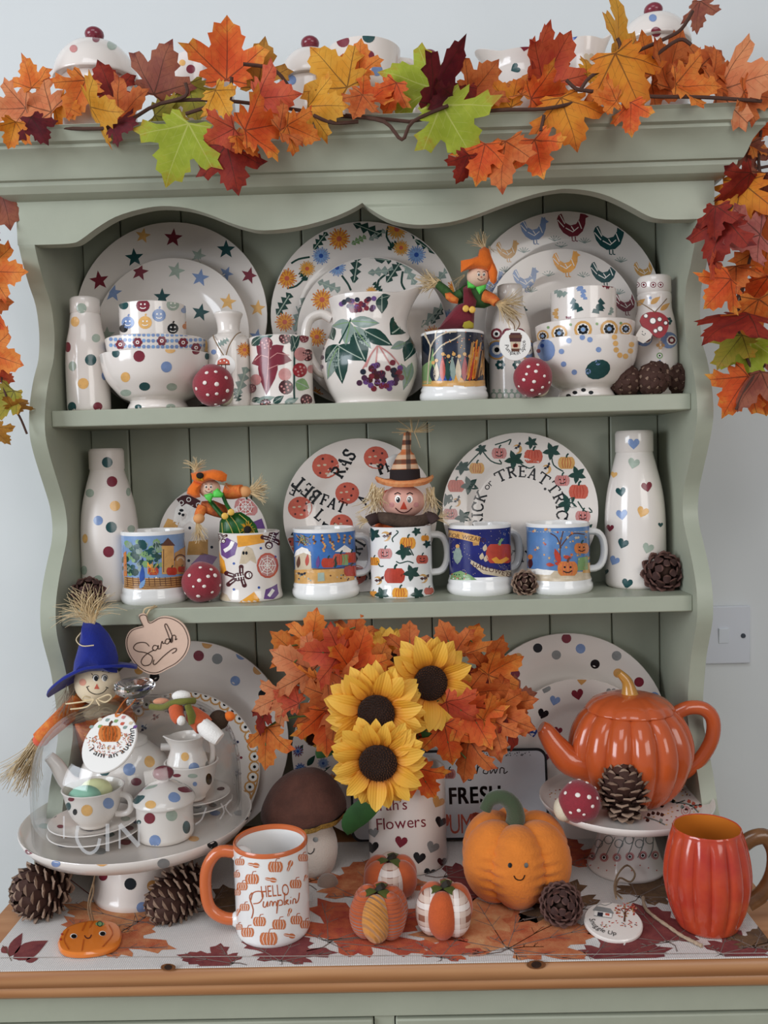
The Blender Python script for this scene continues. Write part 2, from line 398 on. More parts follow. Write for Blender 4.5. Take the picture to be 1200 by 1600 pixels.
# frieze with arched lower edge
YF=-.03
fr=[(30,383),(80,382),(113,380),(127,374),(150,357),(180,339),(218,327),(253,322),(292,325),(327,335),(357,347),(385,356),(413,360),(463,355),(513,342),(547,328),(566,317)]
fr2=[(566,317),(587,332),(613,345),(647,351),(680,350),(713,345),(748,334),(790,318),(833,304),(865,297),(890,295),(925,299),(955,308),(988,324),(1012,337),(1030,342),(1060,343),(1118,341)]
pl=[]
for q in (fr,fr2):
    for px,py in smooth_prof(q,3):
        p=at(px,py,YF); pl.append((p.x,p.z))
pl[0]=(-OUT-.001,pl[0][1]); pl[-1]=(OUT+.001,pl[-1][1])
zb=ZM+.542
pl=pl+[(OUT+.001,zb+.06),(-OUT-.001,zb+.06)]
lg(G().prism(pl,GREEN,lambda u,v:(u,YF,v),lambda u,v:(u,YF+.019,v))).build('frieze',hut,bevel=.0015)
# cornice moulding, mitred round three sides
zt=ZM+.614
cp=[(0,zb-.001),(.006,zb),(.016,zb+.004),(.022,zb+.012),(.023,zb+.017),(.028,zb+.018),(.031,zb+.024),(.036,zb+.037),(.043,zb+.046),(.0475,zb+.050),(.0475,zb+.054),(.053,zb+.056),(.055,zb+.062),(.058,zb+.069),(.062,zb+.0725),(.062,zt)]
vs=[];fs=[];n=len(cp)
for (sx,sy) in ((-1,1),(-1,-1),(1,-1),(1,1)):
    for d,z in cp: vs.append((sx*(OUT+d),(YF-d) if sy<0 else BD+.016,z))
for j in range(3):
    for i in range(n-1): a=j*n+i;b=a+n; fs.append((a,b,b+1,a+1))
vs+=[(-OUT,BD+.016,zt),(OUT,BD+.016,zt),(OUT,YF,zt),(-OUT,YF,zt)]
fs+=[(n-1,2*n-1,4*n+3,4*n),(2*n-1,3*n-1,4*n+2,4*n+3),(3*n-1,4*n-1,4*n+1,4*n+2),(4*n,4*n+3,4*n+2,4*n+1)]
g=G(); g.add(vs,fs,GREEN); lg(g).build('cornice',hut,ang=25)
ZTOP=zt
# ---------------------------------------------------------------- worktop and base
def pine(name,c1,c2):
    m=bpy.data.materials.new(name); m.use_nodes=True; nt=m.node_tree; b=nt.nodes['Principled BSDF']; b.inputs['Roughness'].default_value=.38
    tc=nt.nodes.new('ShaderNodeTexCoord'); mp=nt.nodes.new('ShaderNodeMapping'); mp.inputs['Scale'].default_value=(1.2,14,14)
    no=nt.nodes.new('ShaderNodeTexNoise'); no.inputs['Scale'].default_value=3; no.inputs['Detail'].default_value=6
    wv=nt.nodes.new('ShaderNodeTexWave'); wv.bands_direction='Z'; wv.inputs['Scale'].default_value=1.6; wv.inputs['Distortion'].default_value=5; wv.inputs['Detail'].default_value=3
    nt.links.new(tc.outputs['Object'],mp.inputs['Vector']); nt.links.new(mp.outputs['Vector'],no.inputs['Vector']); nt.links.new(mp.outputs['Vector'],wv.inputs['Vector'])
    mx=nt.nodes.new('ShaderNodeMath'); mx.operation='MULTIPLY_ADD'; mx.inputs[1].default_value=.35; nt.links.new(wv.outputs['Fac'],mx.inputs[0]); nt.links.new(no.outputs['Fac'],mx.inputs[2])
    rp=nt.nodes.new('ShaderNodeValToRGB'); rp.color_ramp.elements[0].position=.35; rp.color_ramp.elements[1].position=.95
    rp.color_ramp.elements[0].color=C(c1); rp.color_ramp.elements[1].color=C(c2)
    nt.links.new(mx.outputs[0],rp.inputs['Fac']); nt.links.new(rp.outputs['Color'],b.inputs['Base Color']); MATS[name]=m; return m
PINE=pine('oiled_pine','#bf8d62','#a06b42')
CW=.485; CF=-.240
top=thing('dresser_worktop','knotty pine worktop of the dresser','worktop',(0,-.05,ZC-.036))
def lt(g): return lg(g,top.location)
cprof=[(CF+.004,ZC),(CF,ZC-.003),(CF-.001,ZC-.009),(CF,ZC-.0185),(CF+.004,ZC-.0205),(CF+.0045,ZC-.0215),(CF+.0035,ZC-.023),(CF+.004,ZC-.031),(CF+.009,ZC-.036),(YW-.004,ZC-.036),(YW-.004,ZC)]
lt(G().prism(cprof,PINE,lambda u,v:(-CW,u,v),lambda u,v:(CW,u,v))).build('board',top,ang=60)
KNOT=M('dark_knot','#2e1a10',.5,var=.5,vs=200); KN2=M('knot_halo','#6e4324',.45,var=.3,vs=150)
for px,py,r in ((263,1511,7),(838,1507,9)):
    p=at(px,py,CF-.0012); k=sc(CF)
    g=G(); ps=PlaneSurf(Matrix.Translation(p)@Matrix.Rotation(PI/2,4,'X'))
    ps.dot(g,px,py,r*1.7,KN2,0,ry=r*.8); ps.dot(g,px,py,r*.9,KNOT,1,ry=r*.62)
    o=g.build('knot',top,fix=False); o.location=p-top.location; o.rotation_euler=(PI/2,0,0)
BASEY=CF+.022
base=thing('dresser_cabinet','sage green base cabinet of the dresser with two drawers','cabinet',(0,-.03,0))
def lb(g): return lg(g,base.location)
ZR=at(600,1588,BASEY).z
lb(G().box((-CW+.025,BASEY,ZR),(CW-.025,BASEY+.02,ZC-.036),GREEN)).build('top_rail',base,bevel=.001)
lb(G().box((-CW+.025,BASEY+.02,.05),(CW-.025,YW-.01,ZC-.036),GREEN)).build('carcass',base,bevel=.001)
xa,xb=xpos(585,BASEY,ZR),xpos(616,BASEY,ZR)
lb(G().box((xa,BASEY+.004,.08),(xb,BASEY+.02,ZR),GREEN)).build('stile',base)
for a,b in ((-CW+.03,xa-.0015),(xb+.0015,CW-.03)):
    lb(G().box((a,BASEY-.002,ZR-.16),(b,BASEY+.0195,ZR-.003),GREEN)).build('drawer',base,bevel=.002)
for a,b in ((-CW+.03,xa-.0015),(xb+.0015,CW-.03)):
    lb(G().box((a,BASEY-.002,.09),(b,BASEY+.0195,ZR-.164),GREEN)).build('cupboard_door',base,bevel=.002)
# ================================================================ pottery builders
kA=K(80,310,3);kB=K(380,310,3);kC=K(740,310,3);kD=K(100,660,3.3333);kE=K(430,640,3.3333);kF=K(680,640,3)
kG=K(0,900,2.857);kH=K(0,1120,2.857);kI=K(380,930,2.4);kJ=K(300,1180,2.609);kK=K(680,1130,2.308);kL=K(780,960,2.857)
def plate(name,label,cx,rpx,Y,zs,lean=6,deco=None,mat=CER,group=None,rimmat=None):
    """plate standing on its rim at depth Y (foot plane at centre), leaning back"""
    rad=rpx*sc(Y); q=rad/.14; a=R(lean); hr=.017*q
    cz=zs+rad*math.cos(a)-hr*math.sin(a)+.0005; x=xpos(cx,Y,cz)
    ft=[(0,.0045),(.55,.0045),(.62,.006),(.67,.0095),(.72,.0115),(.85,.0138),(.97,.0165),(1,.0172)]
    tab=[(h*q,r*rad) for r,h in ft]
    hf=lambda r: interp(tab,r)
    prof=[(r*rad,h*q) for r,h in ft]+[(rad*1.004,hr-.001),(rad*.995,hr-.0035*q)]+[(r*rad,(h-.0045)*q) for r,h in ft[::-1][1:-2]]+[(.55*rad,-.002*q),(.5*rad,-.002*q),(.5*rad,.0005),(0,.0005)]
    g=G(); up=Matrix.Rotation(PI/2,4,'X')
    # lathe axis is local z already
    vs=[];n=len(prof);seg=72
    g.lathe(prof,mat,seg)
    m=Matrix.Translation((x,Y,cz))@Matrix.Rotation(PI/2-a,4,'X')
    if deco: deco(PlaneSurf(m,hf,rm=rad*.99),g)
    if rimmat: pass
    o=g.build(name,fix=False,ang=50); o.matrix_world=m
    return tag(o,label,'plate',group)
def body(name,label,cat,cx,Y,zs,outer,deco=None,mat=CER,wall=.0035,parent=None,floor=.006,seg=56,back=True,group=None,part='body',L=.005,neckin=None,lip=None,solidtop=False):
    """hollow turned pot; outer=[(r,z)...] metres; returns (thing-or-parent, X)"""
    x=xpos(cx,Y,zs+outer[-1][1]*.5)
    org=(x,Y,zs)
    h=outer[-1][1]
    prof=[(0,.0008),(outer[0][0]-.002,.0008),(outer[0][0]-.0008,0)]+outer
    if solidtop: prof+= [(0,h)]
    else:
        r1=outer[-1][0]
        prof+=[(r1-wall*.3,h+wall*.25),(r1-wall*.8,h+wall*.15),(r1-wall,h-wall*.4)]+[(max(r-wall,.001),z) for r,z in outer[::-1] if floor<z<h-wall]+[(max(interp(outer,floor)-wall*1.5,.001),floor),(0,floor)]
    g=G(); g.lathe(prof,mat,seg)
    if deco: deco(LatheSurf(org,outer,back,L),g)
    if parent is None and part is None:
        o=g.build(name,fix=False,ang=45); o.location=org; tag(o,label,cat,group); return o,x
    t=parent or thing(name,label,cat,org,group)
    g.build(part,t,fix=False,ang=45)
    return t,x
def handle(t,r,z0,z1,phi,mat,rad=.0055,out=.026,flat=1.0,n=14,name='handle',bulge=.5,deco=None):
    """ear handle in the vertical plane at angle phi (0=+x, 90=away from camera)"""
    c,s=math.cos(R(phi)),math.sin(R(phi)); pts=[]
    for i in range(n+1):
        a=PI*i/n; q=math.sin(a)**bulge if bulge!=1 else math.sin(a)
        rr=r-.003+out*q; zz=(z0+z1)/2+(z1-z0)/2*math.cos(a)
        pts.append((rr*c,rr*s,zz))
    return G().tube(pts,rad,mat,10,flat=flat,up=(-s,c,0)).build(name,t)
def mugprof(r,h,style='ridge'):
    if style=='ridge': return [(r*1.0,0),(r*1.06,.03*h),(r*1.085,.07*h),(r*1.075,.115*h),(r*1.03,.15*h),(r*1.045,.18*h),(r*1.01,.215*h),(r*.99,.24*h),(r*.985,.3*h)]+[(r*.985,h*(.3+.1*i)) for i in range(1,7)]+[(r,h*.97),(r*1.0,h)]
    if style=='plain': return [(r*.98,0),(r*1.03,.02*h),(r*1.035,.05*h),(r*1.01,.1*h),(r*.99,.16*h)]+[(r*.985,h*(.2+.1*i)) for i in range(8)]+[(r,h)]
    return [(r*.9,0),(r*.97,.02*h),(r,.07*h)]+[(r,h*(.1+.1*i)) for i in range(9)]+[(r,h)]
def mug(name,label,cx,wpx,ytop,Y,zs,deco,style='ridge',phi=40,mat=CERW,hand=True,group=None,cat='mug',hm=None):
    r=wpx/2*sc(Y); h=at(cx,ytop,Y-r*.95).z-zs
    t,x=body(name,label,cat,cx,Y,zs,mugprof(r,h,style),deco,mat,parent=None,group=group)
    if hand: handle(t,r,h*.3,h*.86,phi,hm or mat,.0052,.027,1.25)
    return t,Vector((x,Y,zs)),r,h
def dots(lst,k,f=3,ky=1):
    def d(S,g):
        for e in lst: S.dot(g,*k(e[0],e[1]),e[2]/f,e[3],0,(e[4]/f if len(e)>4 else None))
    return d
def burst(S,g,x,y,r,c,c2='oy',lay=0,n=11):
    S.dot(g,x,y,r*.72,c,lay,n=12)
    for i in range(2*n):
        a=PI*i/n; q=r*(1.02 if i%2 else .88); S.stroke(g,[(x+r*.2*math.cos(a),y+r*.2*math.sin(a)),(x+q*math.cos(a),y+q*math.sin(a))],r*.13,c if i%2 else c2,lay+1+(i+1)%2)
    S.dot(g,x,y,r*.26,'p' if c2=='oy' else 'bl',lay+3,n=8)
def pump(S,g,x,y,r,c='p',lay=0,face=False,stem='dg',rot=0,ln='r'):
    for dx in (-.55,.55,-.3,.3,0): S.dot(g,x+dx*r,y,r*.5,c,lay,ry=r*.78,n=10)
    for dx in (-.5,-.17,.17,.5): S.stroke(g,[(x+dx*r*.8,y-r*.62),(x+dx*r*1.1,y),(x+dx*r*.8,y+r*.62)],r*.07,ln,lay+1)
    S.stroke(g,[(x,y-r*.65),(x+r*.05,y-r*.95),(x+r*.25,y-r*1.15)],r*.2,stem,lay+1)
    if face:
        S.dot(g,x-r*.3,y-r*.15,r*.12,'k',lay+2,n=6); S.dot(g,x+r*.3,y-r*.15,r*.12,'k',lay+2,n=6)
        S.stroke(g,[(x-r*.45,y+r*.25),(x-r*.15,y+r*.4),(x+r*.15,y+r*.4),(x+r*.45,y+r*.2)],r*.12,'k',lay+2)
def moon(S,g,x,y,r,c='tan',rot=0,lay=0):
    a=[(math.cos(R(t)),math.sin(R(t))) for t in range(50,311,26)]; b=[(.35+.75*math.cos(R(t)),.75*math.sin(R(t))) for t in range(290,69,-26)]
    S.shape(g,x,y,r,a+b,c,rot,lay)
BAT=[(-1,-.3),(-.5,-.35),(-.25,0),(-.12,-.25),(0,-.1),(.12,-.25),(.25,0),(.5,-.35),(1,-.3),(.7,.25),(.4,.1),(.15,.45),(0,.3),(-.15,.45),(-.4,.1),(-.7,.25)]
HEN=[(-1,-.5),(-.9,-.75),(-.72,-.85),(-.6,-.6),(-.5,-.3),(-.15,-.1),(.2,-.2),(.4,-.5),(.45,-.8),(.5,-1.02),(.62,-.92),(.72,-1),(.78,-.82),(1,-.66),(.8,-.56),(.78,-.2),(.62,.25),(.3,.55),(-.2,.6),(-.6,.35),(-.85,0)]
def hen(S,g,x,y,r,c,flip=1,lay=0,rot=0):
    S.shape(g,x,y,r,HEN,c,rot,lay,sx=flip)
    f=flip
    for q in ([(-.95,-.45),(-.55,0)],[(-.8,-.75),(-.5,-.2)],[(-.45,.05),(0,.3),(.35,0)],[(-.1,-.05),(.1,.25)],[(.35,-.4),(.55,.1)]):
        S.stroke(g,[(x+f*r*a,y+r*b) for a,b in q],r*.06,'w',lay+1)
    for dx in (-.05,.15): S.stroke(g,[(x+f*r*dx,y+r*.58),(x+f*r*(dx+.02),y+r*.85),(x+f*r*(dx+.16),y+r*.88)],r*.07,c,lay)
def tuft(S,g,x,y,r,c='gr'):
    for a in (-60,-35,-10,15,40,65): S.stroke(g,[(x,y),(x+r*math.sin(R(a)),y-r*math.cos(R(a))*.8)],r*.1,c)
# ================================================================ upper shelf: plates at the back
def d(S,g):
    for x,y,r,c,ro in ((430,175,38,'y',10),(572,185,46,'m',5),(390,278,46,'g',-5),(690,268,38,'s',20),(820,240,46,'g',0),(225,385,48,'m',-8),(820,352,36,'b',25),(928,362,42,'m',15),(968,515,40,'y',5),(150,540,40,'g',0),(965,650,40,'b',9),(240,860,40,'m',0),(560,960,40,'s',0),(850,880,44,'y',0)): S.star(g,*kA(x,y),r/3,c,ro)
plate('dinner_plate','large white plate with coloured stars behind the stacked polka dot bowl',272,147,.136,ZT,6,d,group='upper shelf plates')
def d(S,g):
    for x,y,r,c,ro in ((415,345,44,'m',10),(585,340,44,'s',15),(698,372,44,'b',10),(290,443,44,'b',5),(520,462,42,'g',0),(828,486,42,'y',8),(700,535,44,'g',12),(262,640,40,'s',0),(725,700,40,'y',0),(330,840,40,'m',0),(600,880,40,'g',0)): S.star(g,*kA(x,y),r/3,c,ro)
plate('side_plate','smaller star plate leaning in front of the large star plate',272,119,.115,ZT,6,d,group='upper shelf plates')
def d(S,g):
    for x,y,r,c in ((450,190,52,'O'),(205,375,48,'O'),(300,330,38,'tan'),(195,580,46,'O'),(720,145,50,'tan'),(740,232,38,'tan'),(150,760,44,'O'),(330,930,46,'O'),(1000,420,46,'O'),(1010,700,46,'O')): burst(S,g,*kB(x,y),r/3,c)
    for x,y,r in ((365,270,42),(812,265,45),(960,560,40)): burst(S,g,*kB(x,y),r/3,'b','sk')
    for a,b,c,e,w,m in ((515,115,650,170,60,'dg'),(330,240,392,158,50,'dg'),(508,215,575,178,40,'lg'),(158,548,222,445,62,'dg'),(240,625,290,465,62,'gr'),(805,195,918,245,55,'dg'),(590,195,665,150,40,'gr'),(880,420,960,330,50,'gr'),(200,700,260,640,50,'dg')): S.saw(g,*kB(a,b),*kB(c,e),w/3,m,vein='s')
    for q in ([(225,305),(260,285),(312,275)],[(680,130),(672,180),(700,225)],[(205,422),(250,410),(290,372)],[(790,150),(800,190)]): S.stroke(g,[kB(*p) for p in q],3,'dg',smooth=3)
    S.saw(g,*kB(680,240),*kB(720,205),14,'dg');S.saw(g,*kB(300,385),*kB(265,345),14,'dg')
plate('dinner_plate','large plate painted with dandelions behind the elderberry jug',570,143,.136,ZT,6,d,group='upper shelf plates')
def d(S,g):
    burst(S,g,*kB(440,325),14,'b','sk'); burst(S,g,*kB(370,475),17,'O'); burst(S,g,*kB(600,440),9,'tan'); burst(S,g,*kB(345,650),15,'O'); burst(S,g,*kB(890,640),15,'O')
    for a,b,c,e,w,m in ((518,398,535,265,58,'dg'),(588,248,695,295,58,'dg'),(345,385,455,432,52,'gr'),(585,350,705,335,50,'gr'),(672,395,742,288,58,'dg'),(752,290,805,405,52,'gr'),(835,605,948,492,55,'gr'),(880,590,945,505,40,'dg'),(300,600,330,540,45,'gr')): S.saw(g,*kB(a,b),*kB(c,e),w/3,m,vein='s')
    for q in ([(462,362),(490,400),(505,432)],[(628,430),(635,385),(680,348)],[(748,342),(742,395),(758,428)]): S.stroke(g,[kB(*p) for p in q],3.2,'dg',smooth=3)
    S.saw(g,*kB(650,440),*kB(612,395),13,'dg')
plate('side_plate','smaller dandelion plate leaning behind the elderberry jug spout',582,115,.115,ZT,6,d,group='upper shelf plates')
def d(S,g):
    for x,y,r,c,f in ((285,155,68,'b',1),(465,135,75,'m',1),(640,195,78,'g',1),(160,250,55,'tan',1),(800,340,50,'tan',1),(90,400,60,'b',1)): hen(S,g,*kC(x,y),r/3,c,f)
    for x,y in ((380,200),(520,210),(235,255),(150,345),(690,300),(410,230)): tuft(S,g,*kC(x,y),11)
plate('dinner_plate','large plate with painted hens and cockerels at the top',880,146,.136,ZT,6,d,group='upper shelf plates')
def d(S,g):
    for x,y,r,c,f in ((245,385,62,'b',1),(435,310,66,'oy',1),(615,355,68,'g',1),(715,495,60,'m',1),(200,560,55,'g',1)): hen(S,g,*kC(x,y),r/3,c,f)
    for x,y in ((350,365),(515,370),(270,440),(680,450)): tuft(S,g,*kC(x,y),11)
plate('side_plate','smaller plate with hens leaning behind the teal dotted bowl stack',876,117,.115,ZT,6,d,group='upper shelf plates')
# ================================================================ upper shelf: bottles, bowls, mugs
def bottleprof(r,h,neck=.6,nh=.15,lip=1.04):
    return smooth_prof([(r*.9,0),(r*.98,.02*h),(r,.08*h),(r*1.0,.3*h),(r*.98,.48*h),(r*.9,.62*h),(r*.76,.74*h),(r*neck*1.05,.84*h),(r*neck,.865*h)],3)+[(r*neck*lip,.872*h),(r*neck*lip,h*.985),(r*neck*.99,h)]
def bottle(name,label,cx,wpx,ytop,Y,zs,deco,mat=CER,neck=.6,group=None,prof=None,lip=1.04):
    r=wpx/2*sc(Y); h=at(cx,ytop,Y).z-zs
    o,x=body(name,label,'bottle',cx,Y,zs,(prof or bottleprof)(r,h,neck,lip=lip),deco,mat,part=None,wall=.004,group=group)
    return o
bottle('milk_bottle','small polka dot milk bottle at the end of the upper shelf',136,66,467,.05,ZT,dots([(142,515,24,'s'),(112,578,20,'y',24),(78,697,14,'m',24),(210,655,20,'s'),(185,757,27,'g'),(100,786,18,'s',23),(150,868,26,'y'),(98,978,20,'g',24),(218,975,22,'m',20),(262,560,10,'m',20),(250,830,14,'b',22)],kA),neck=.66)
def bowlprof(r,h,foot=.52):
    return smooth_prof([(r*foot,0),(r*(foot+.03),.03*h),(r*foot,.1*h),(r*(foot-.02),.16*h),(r*(foot+.12),.23*h),(r*.76,.36*h),(r*.9,.55*h),(r*.97,.78*h),(r,h)],3)
def bowl(name,label,cx,wpx,ytop,ybot,Y,zs,deco,group=None,h=None):
    r=wpx/2*sc(Y); h=h or at(cx,ytop,Y-r).z-zs
    o,x=body(name,label,'bowl',cx,Y,zs,bowlprof(r,h),deco,CER,part=None,wall=.004,group=group,floor=.018,L=.006)
    return Vector((x,Y,zs)),r,h
o,r,h=bowl('footed_bowl','white footed bowl with large polka dots holding a blue flowered bowl',246,170,545,638,.047,ZT,dots([(303,726,18,'g',20),(412,740,27,'m'),(558,712,24,'y',14),(678,716,18,'m',16),(540,790,26,'b'),(348,838,22,'y',24),(438,882,26,'g',20),(565,884,25,'s',18),(350,912,26,'s',16),(408,978,16,'g',12),(560,975,22,'s',12),(730,740,10,'g',16),(720,800,12,'b',18)],kA))
def d(S,g):
    for x in range(270,721,22):
        for y in (634,662,690): S.dot(g,*kA(x+(y%4)*5,y-8*math.sin((x-270)/460*PI)*-1-2),3.2,'b' if (x//22+y)%3 else 'sk',0,n=6)
    for x,y in ((325,685),(405,675),(518,668),(618,676),(678,700)):
        for a in range(0,360,60): S.dot(g,kA(x,y)[0]+4.5*math.cos(R(a)),kA(x,y)[1]+4.5*math.sin(R(a)),3.4,'m',1,n=8)
        S.dot(g,*kA(x,y),3,'w',2,n=8); S.dot(g,*kA(x,y),1.5,'rd',3,n=6)
zi=ZT+.022
o2,r2,h2=bowl('footed_bowl','blue bowl banded with dark red flowers nested in the polka dot bowl',245,152,521,548,.047,zi,d)
def d(S,g):
    for x,y,r,c in ((340,500,22,'g'),(430,502,32,'m'),(570,498,30,'s'),(505,548,32,'b'),(360,582,30,'b'),(440,582,32,'y'),(570,610,26,'k'),(622,525,14,'b'),(628,600,14,'O'),(340,610,20,'k')):
        px,py=kA(x,y); S.dot(g,px,py,r/3,c,0,ry=r/3*.95); S.stroke(g,[(px,py-r/3),(px+2,py-r/3-3)],2.4,c)
        if r>24:
            S.dot(g,px-3,py-2,1.5,'w',1,n=6);S.dot(g,px+3,py-2,1.5,'w',1,n=6);S.stroke(g,[(px-4.5,py+3),(px-2,py+4.6),(px+2,py+4.6),(px+4.5,py+3)],1.4,'w',1)
mug('beaker_mug','white mug with coloured pumpkin faces on top of the blue flowered bowl',240,101,470,.047,zi+.04,d,'tumbler',95,CER)
TOAD=M('crimson_felt','#8e1f2e',.75,var=.12,vs=300,bump=.5,bs=700,sheen=.3); TSP=M('white_felt','#efe6dd',.8,bump=.3,bs=600); TST=M('cream_felt','#d9cdb4',.85,bump=.4,bs=500)
def toadstool(label,cx,cy,rpx,Y,zs,spots,stemdir,group='spotted toadstools'):
    r=rpx*sc(Y); x=xpos(cx,Y,zs+r)
    t=thing('felt_toadstool',label,'ornament',(x,Y,zs),group)
    rr=(r,r*.92,r*1.02)
    g=G().ball((0,0,rr[2]),rr,TOAD,28,18,fn=lambda p:p*(1+.025*math.sin(p.x*5+p.z*3)))
    S=BallSurf((x,Y,zs),(0,0,rr[2]),(rr[0]*1.015,rr[1]*1.015,rr[2]*1.015))
    g.build('cap',t)
    for a,b,q in spots:
        st=S.inv(cx+a*rpx,cy+b*rpx); p=Vector(S.pos(*st,-.0004)); n=(p-Vector((0,0,rr[2]))).normalized()
        m=Matrix.Translation(p)@n.to_track_quat('Z','Y').to_matrix().to_4x4()
        if 'spot' not in MESH: 
            o=G().ball((0,0,0),(1,1,.35),TSP,10,6).build('spot'); MESH['spot']=o.data; bpy.data.objects.remove(o)
        k=q*rpx*sc(Y); shared('spot',MESH['spot'],t,m@Matrix.Diagonal((k,k*.9,k,1)))
    sx,sy=stemdir; c=Vector((sx*r*.75,sy*r*.5,r*.62))
    G().ball(c,(r*.5,r*.55,r*.6),TST,16,10).build('stem',t)
    return t
MESH={}
sp1=[(-.35,-.75,.1),(.1,-.8,.09),(-.45,-.25,.11),(.15,-.18,.12),(.62,-.5,.1),(-.87,.05,.1),(.15,.3,.09),(.68,.15,.11),(-.55,.75,.09),(.1,.82,.08),(-.3,.35,.09),(.5,.62,.1)]
toadstool('red spotted toadstool beside the white bottle with a mushroom tag',334,606,32,-.0,ZT,sp1,(.5,.8))
# small dandelion bottle with tag
def d(S,g):
    burst(S,g,*kA(905,710),12,'O'); S.saw(g,*kA(870,930),*kA(915,790),20,'gr',vein='s'); S.saw(g,*kA(860,890),*kA(880,950),16,'dg'); S.dot(g,*kA(762,720),4,'b',0); S.saw(g,*kA(780,690),*kA(830,660),12,'gr'); burst(S,g,*kA(770,900),9,'b','sk')
def vaseprof(r,h,neck,lip=1.04): return smooth_prof([(r*.95,0),(r,.03*h),(r,.4*h),(r,.65*h),(r*.96,.72*h),(r*.75,.765*h),(r*.55,.79*h),(r*.52,.85*h),(r*.58,.93*h),(r*.68,.985*h),(r*.67,h)],4)
bv=bottle('bud_vase','narrow white dandelion bottle wearing a mushroom tag on twine',359,66,490,.05,ZT,d,prof=vaseprof)
TWINE=M('jute_twine','#8e7458',.9,var=.2,vs=400,bump=.6,bs=900)
def cord(name,label,pts,rad=.0009,parent=None,n=4,mat=None,cat='cord'):
    g=G().tube(smooth_prof(pts,n),rad,mat or TWINE,6)
    o=g.build(name,parent)
    return o
SATIN=M('satin_white_ceramic','#e6e2dc',.42)
def disc_tag(name,label,cx,cy,rx,ry,Y,deco,strings,mat=CERW,th=.003,lean=0,roll=0,group=None,yaw=0,smat=None,cat='tag',nrm=None):
    mat=SATIN
    """round ceramic hanging disc; strings = list of photo polylines [(px,py,Y)..]"""
    p=at(cx,cy,Y); r=rx*sc(Y)
    m=Matrix.Translation(p)@Matrix.Rotation(R(yaw),4,'Z')@Matrix.Rotation(PI/2-R(lean),4,'X')
    if nrm:
        z_=Vector(nrm).normalized(); x_=UP.cross(z_).normalized(); m=Matrix.Translation(p)@Matrix((x_,z_.cross(x_),z_)).transposed().to_4x4()
    t=thing(name,label,cat,p,group); t.matrix_world=m
    g=G().lathe([(0,-th),(r*.93,-th),(r*.99,-th*.8),(r,-th*.4),(r*.98,-th*.05),(r*.94,0),(0,0)],mat,40)
    k=ry/rx
    S=PlaneSurf(m,L=.006); deco(S,g); g.build('disc',t,fix=False)
    mi=m.inverted()
    for st in strings:
        pts=[mi@at(a,b,y) for a,b,y in st]
        G().tube(smooth_prof(pts,4),.0008,smat or TWINE,6).build('string',t)
    return t
def d(S,g):
    x,y=kA(808,778)
    S.shape(g,x,y,10,[(-1,.0),(-.9,-.55),(-.4,-.9),(.3,-.95),(.85,-.6),(1,0)],'p'); S.stroke(g,[(x-10,y+.5),(x+10,y+.5)],1.4,'br',1)
    S.stroke(g,[(x-3,y),(x-3,y+8)],1.2,'br',1); S.stroke(g,[(x+3,y),(x+3.6,y+9)],1.2,'br',1)
    for a,b in ((-5,-5),(1,-6),(5,-3)): S.dot(g,x+a,y+b,1.4,'w',2,n=6)
disc_tag('mushroom_tag','tiny white tag printed with a red mushroom on the narrow bottle',352,571,16,16,.012,d,[[(350,556,.013),(343,545,.016),(335,530,.02),(333,524,.03)],[(353,556,.013),(358,540,.016),(368,524,.02),(376,519,.03)]],th=.0015)
# blackberry mug
def d(S,g):
    k=kB
    for a,b,c,e,w in ((122,700,108,922,92),(120,745,40,775,62),(128,740,228,760,66),(115,735,62,690,58),(130,730,190,690,58)): S.leaf(g,*k(a,b),*k(c,e),w/3,'m')
    for q in ([(122,660),(118,780),(110,900)],[(125,750),(160,725),(215,735)],[(120,745),(85,735),(55,760)],[(118,800),(165,780)]): S.stroke(g,[k(*p) for p in q],1.3,'pk',2)
    def berry(x,y,r,c):
        x,y=k(x,y); r=r/3; S.dot(g,x,y,r,c,1)
        for i in range(7): a=i*2.4; q=r*.75*math.sqrt((i+.5)/7); S.dot(g,x+q*math.cos(a),y+q*math.sin(a),r*.17,'pk',2,n=5)
    for x,y,r,c in ((108,680,30,'m'),(195,655,28,'mb'),(270,730,32,'pk'),(302,735,28,'mb'),(265,805,34,'rd'),(195,825,30,'pk'),(200,885,34,'mb'),(60,850,26,'pk'),(40,890,22,'m'),(295,945,28,'mb'),(105,965,26,'mb'),(285,655,22,'m'),(320,800,20,'pk')): berry(x,y,r,c)
    for a,b,c,e,w,m in ((40,690,90,645,40,'dg'),(140,640,60,650,30,'dg'),(230,640,245,710,40,'dg'),(225,720,265,635,34,'dg'),(245,860,310,890,60,'lg'),(60,955,150,930,34,'gr'),(140,960,190,925,34,'dg'),(190,965,260,935,34,'gr'),(40,950,80,935,26,'dg')): S.leaf(g,*k(a,b),*k(c,e),w/3,m,vein='s')
    S.stroke(g,[k(240,700),k(240,940)],3,'dg')
mug('mug','mug covered in blackberries and dark red bramble leaves',440,98,523,.05,ZT,d,'plain',60,CER)
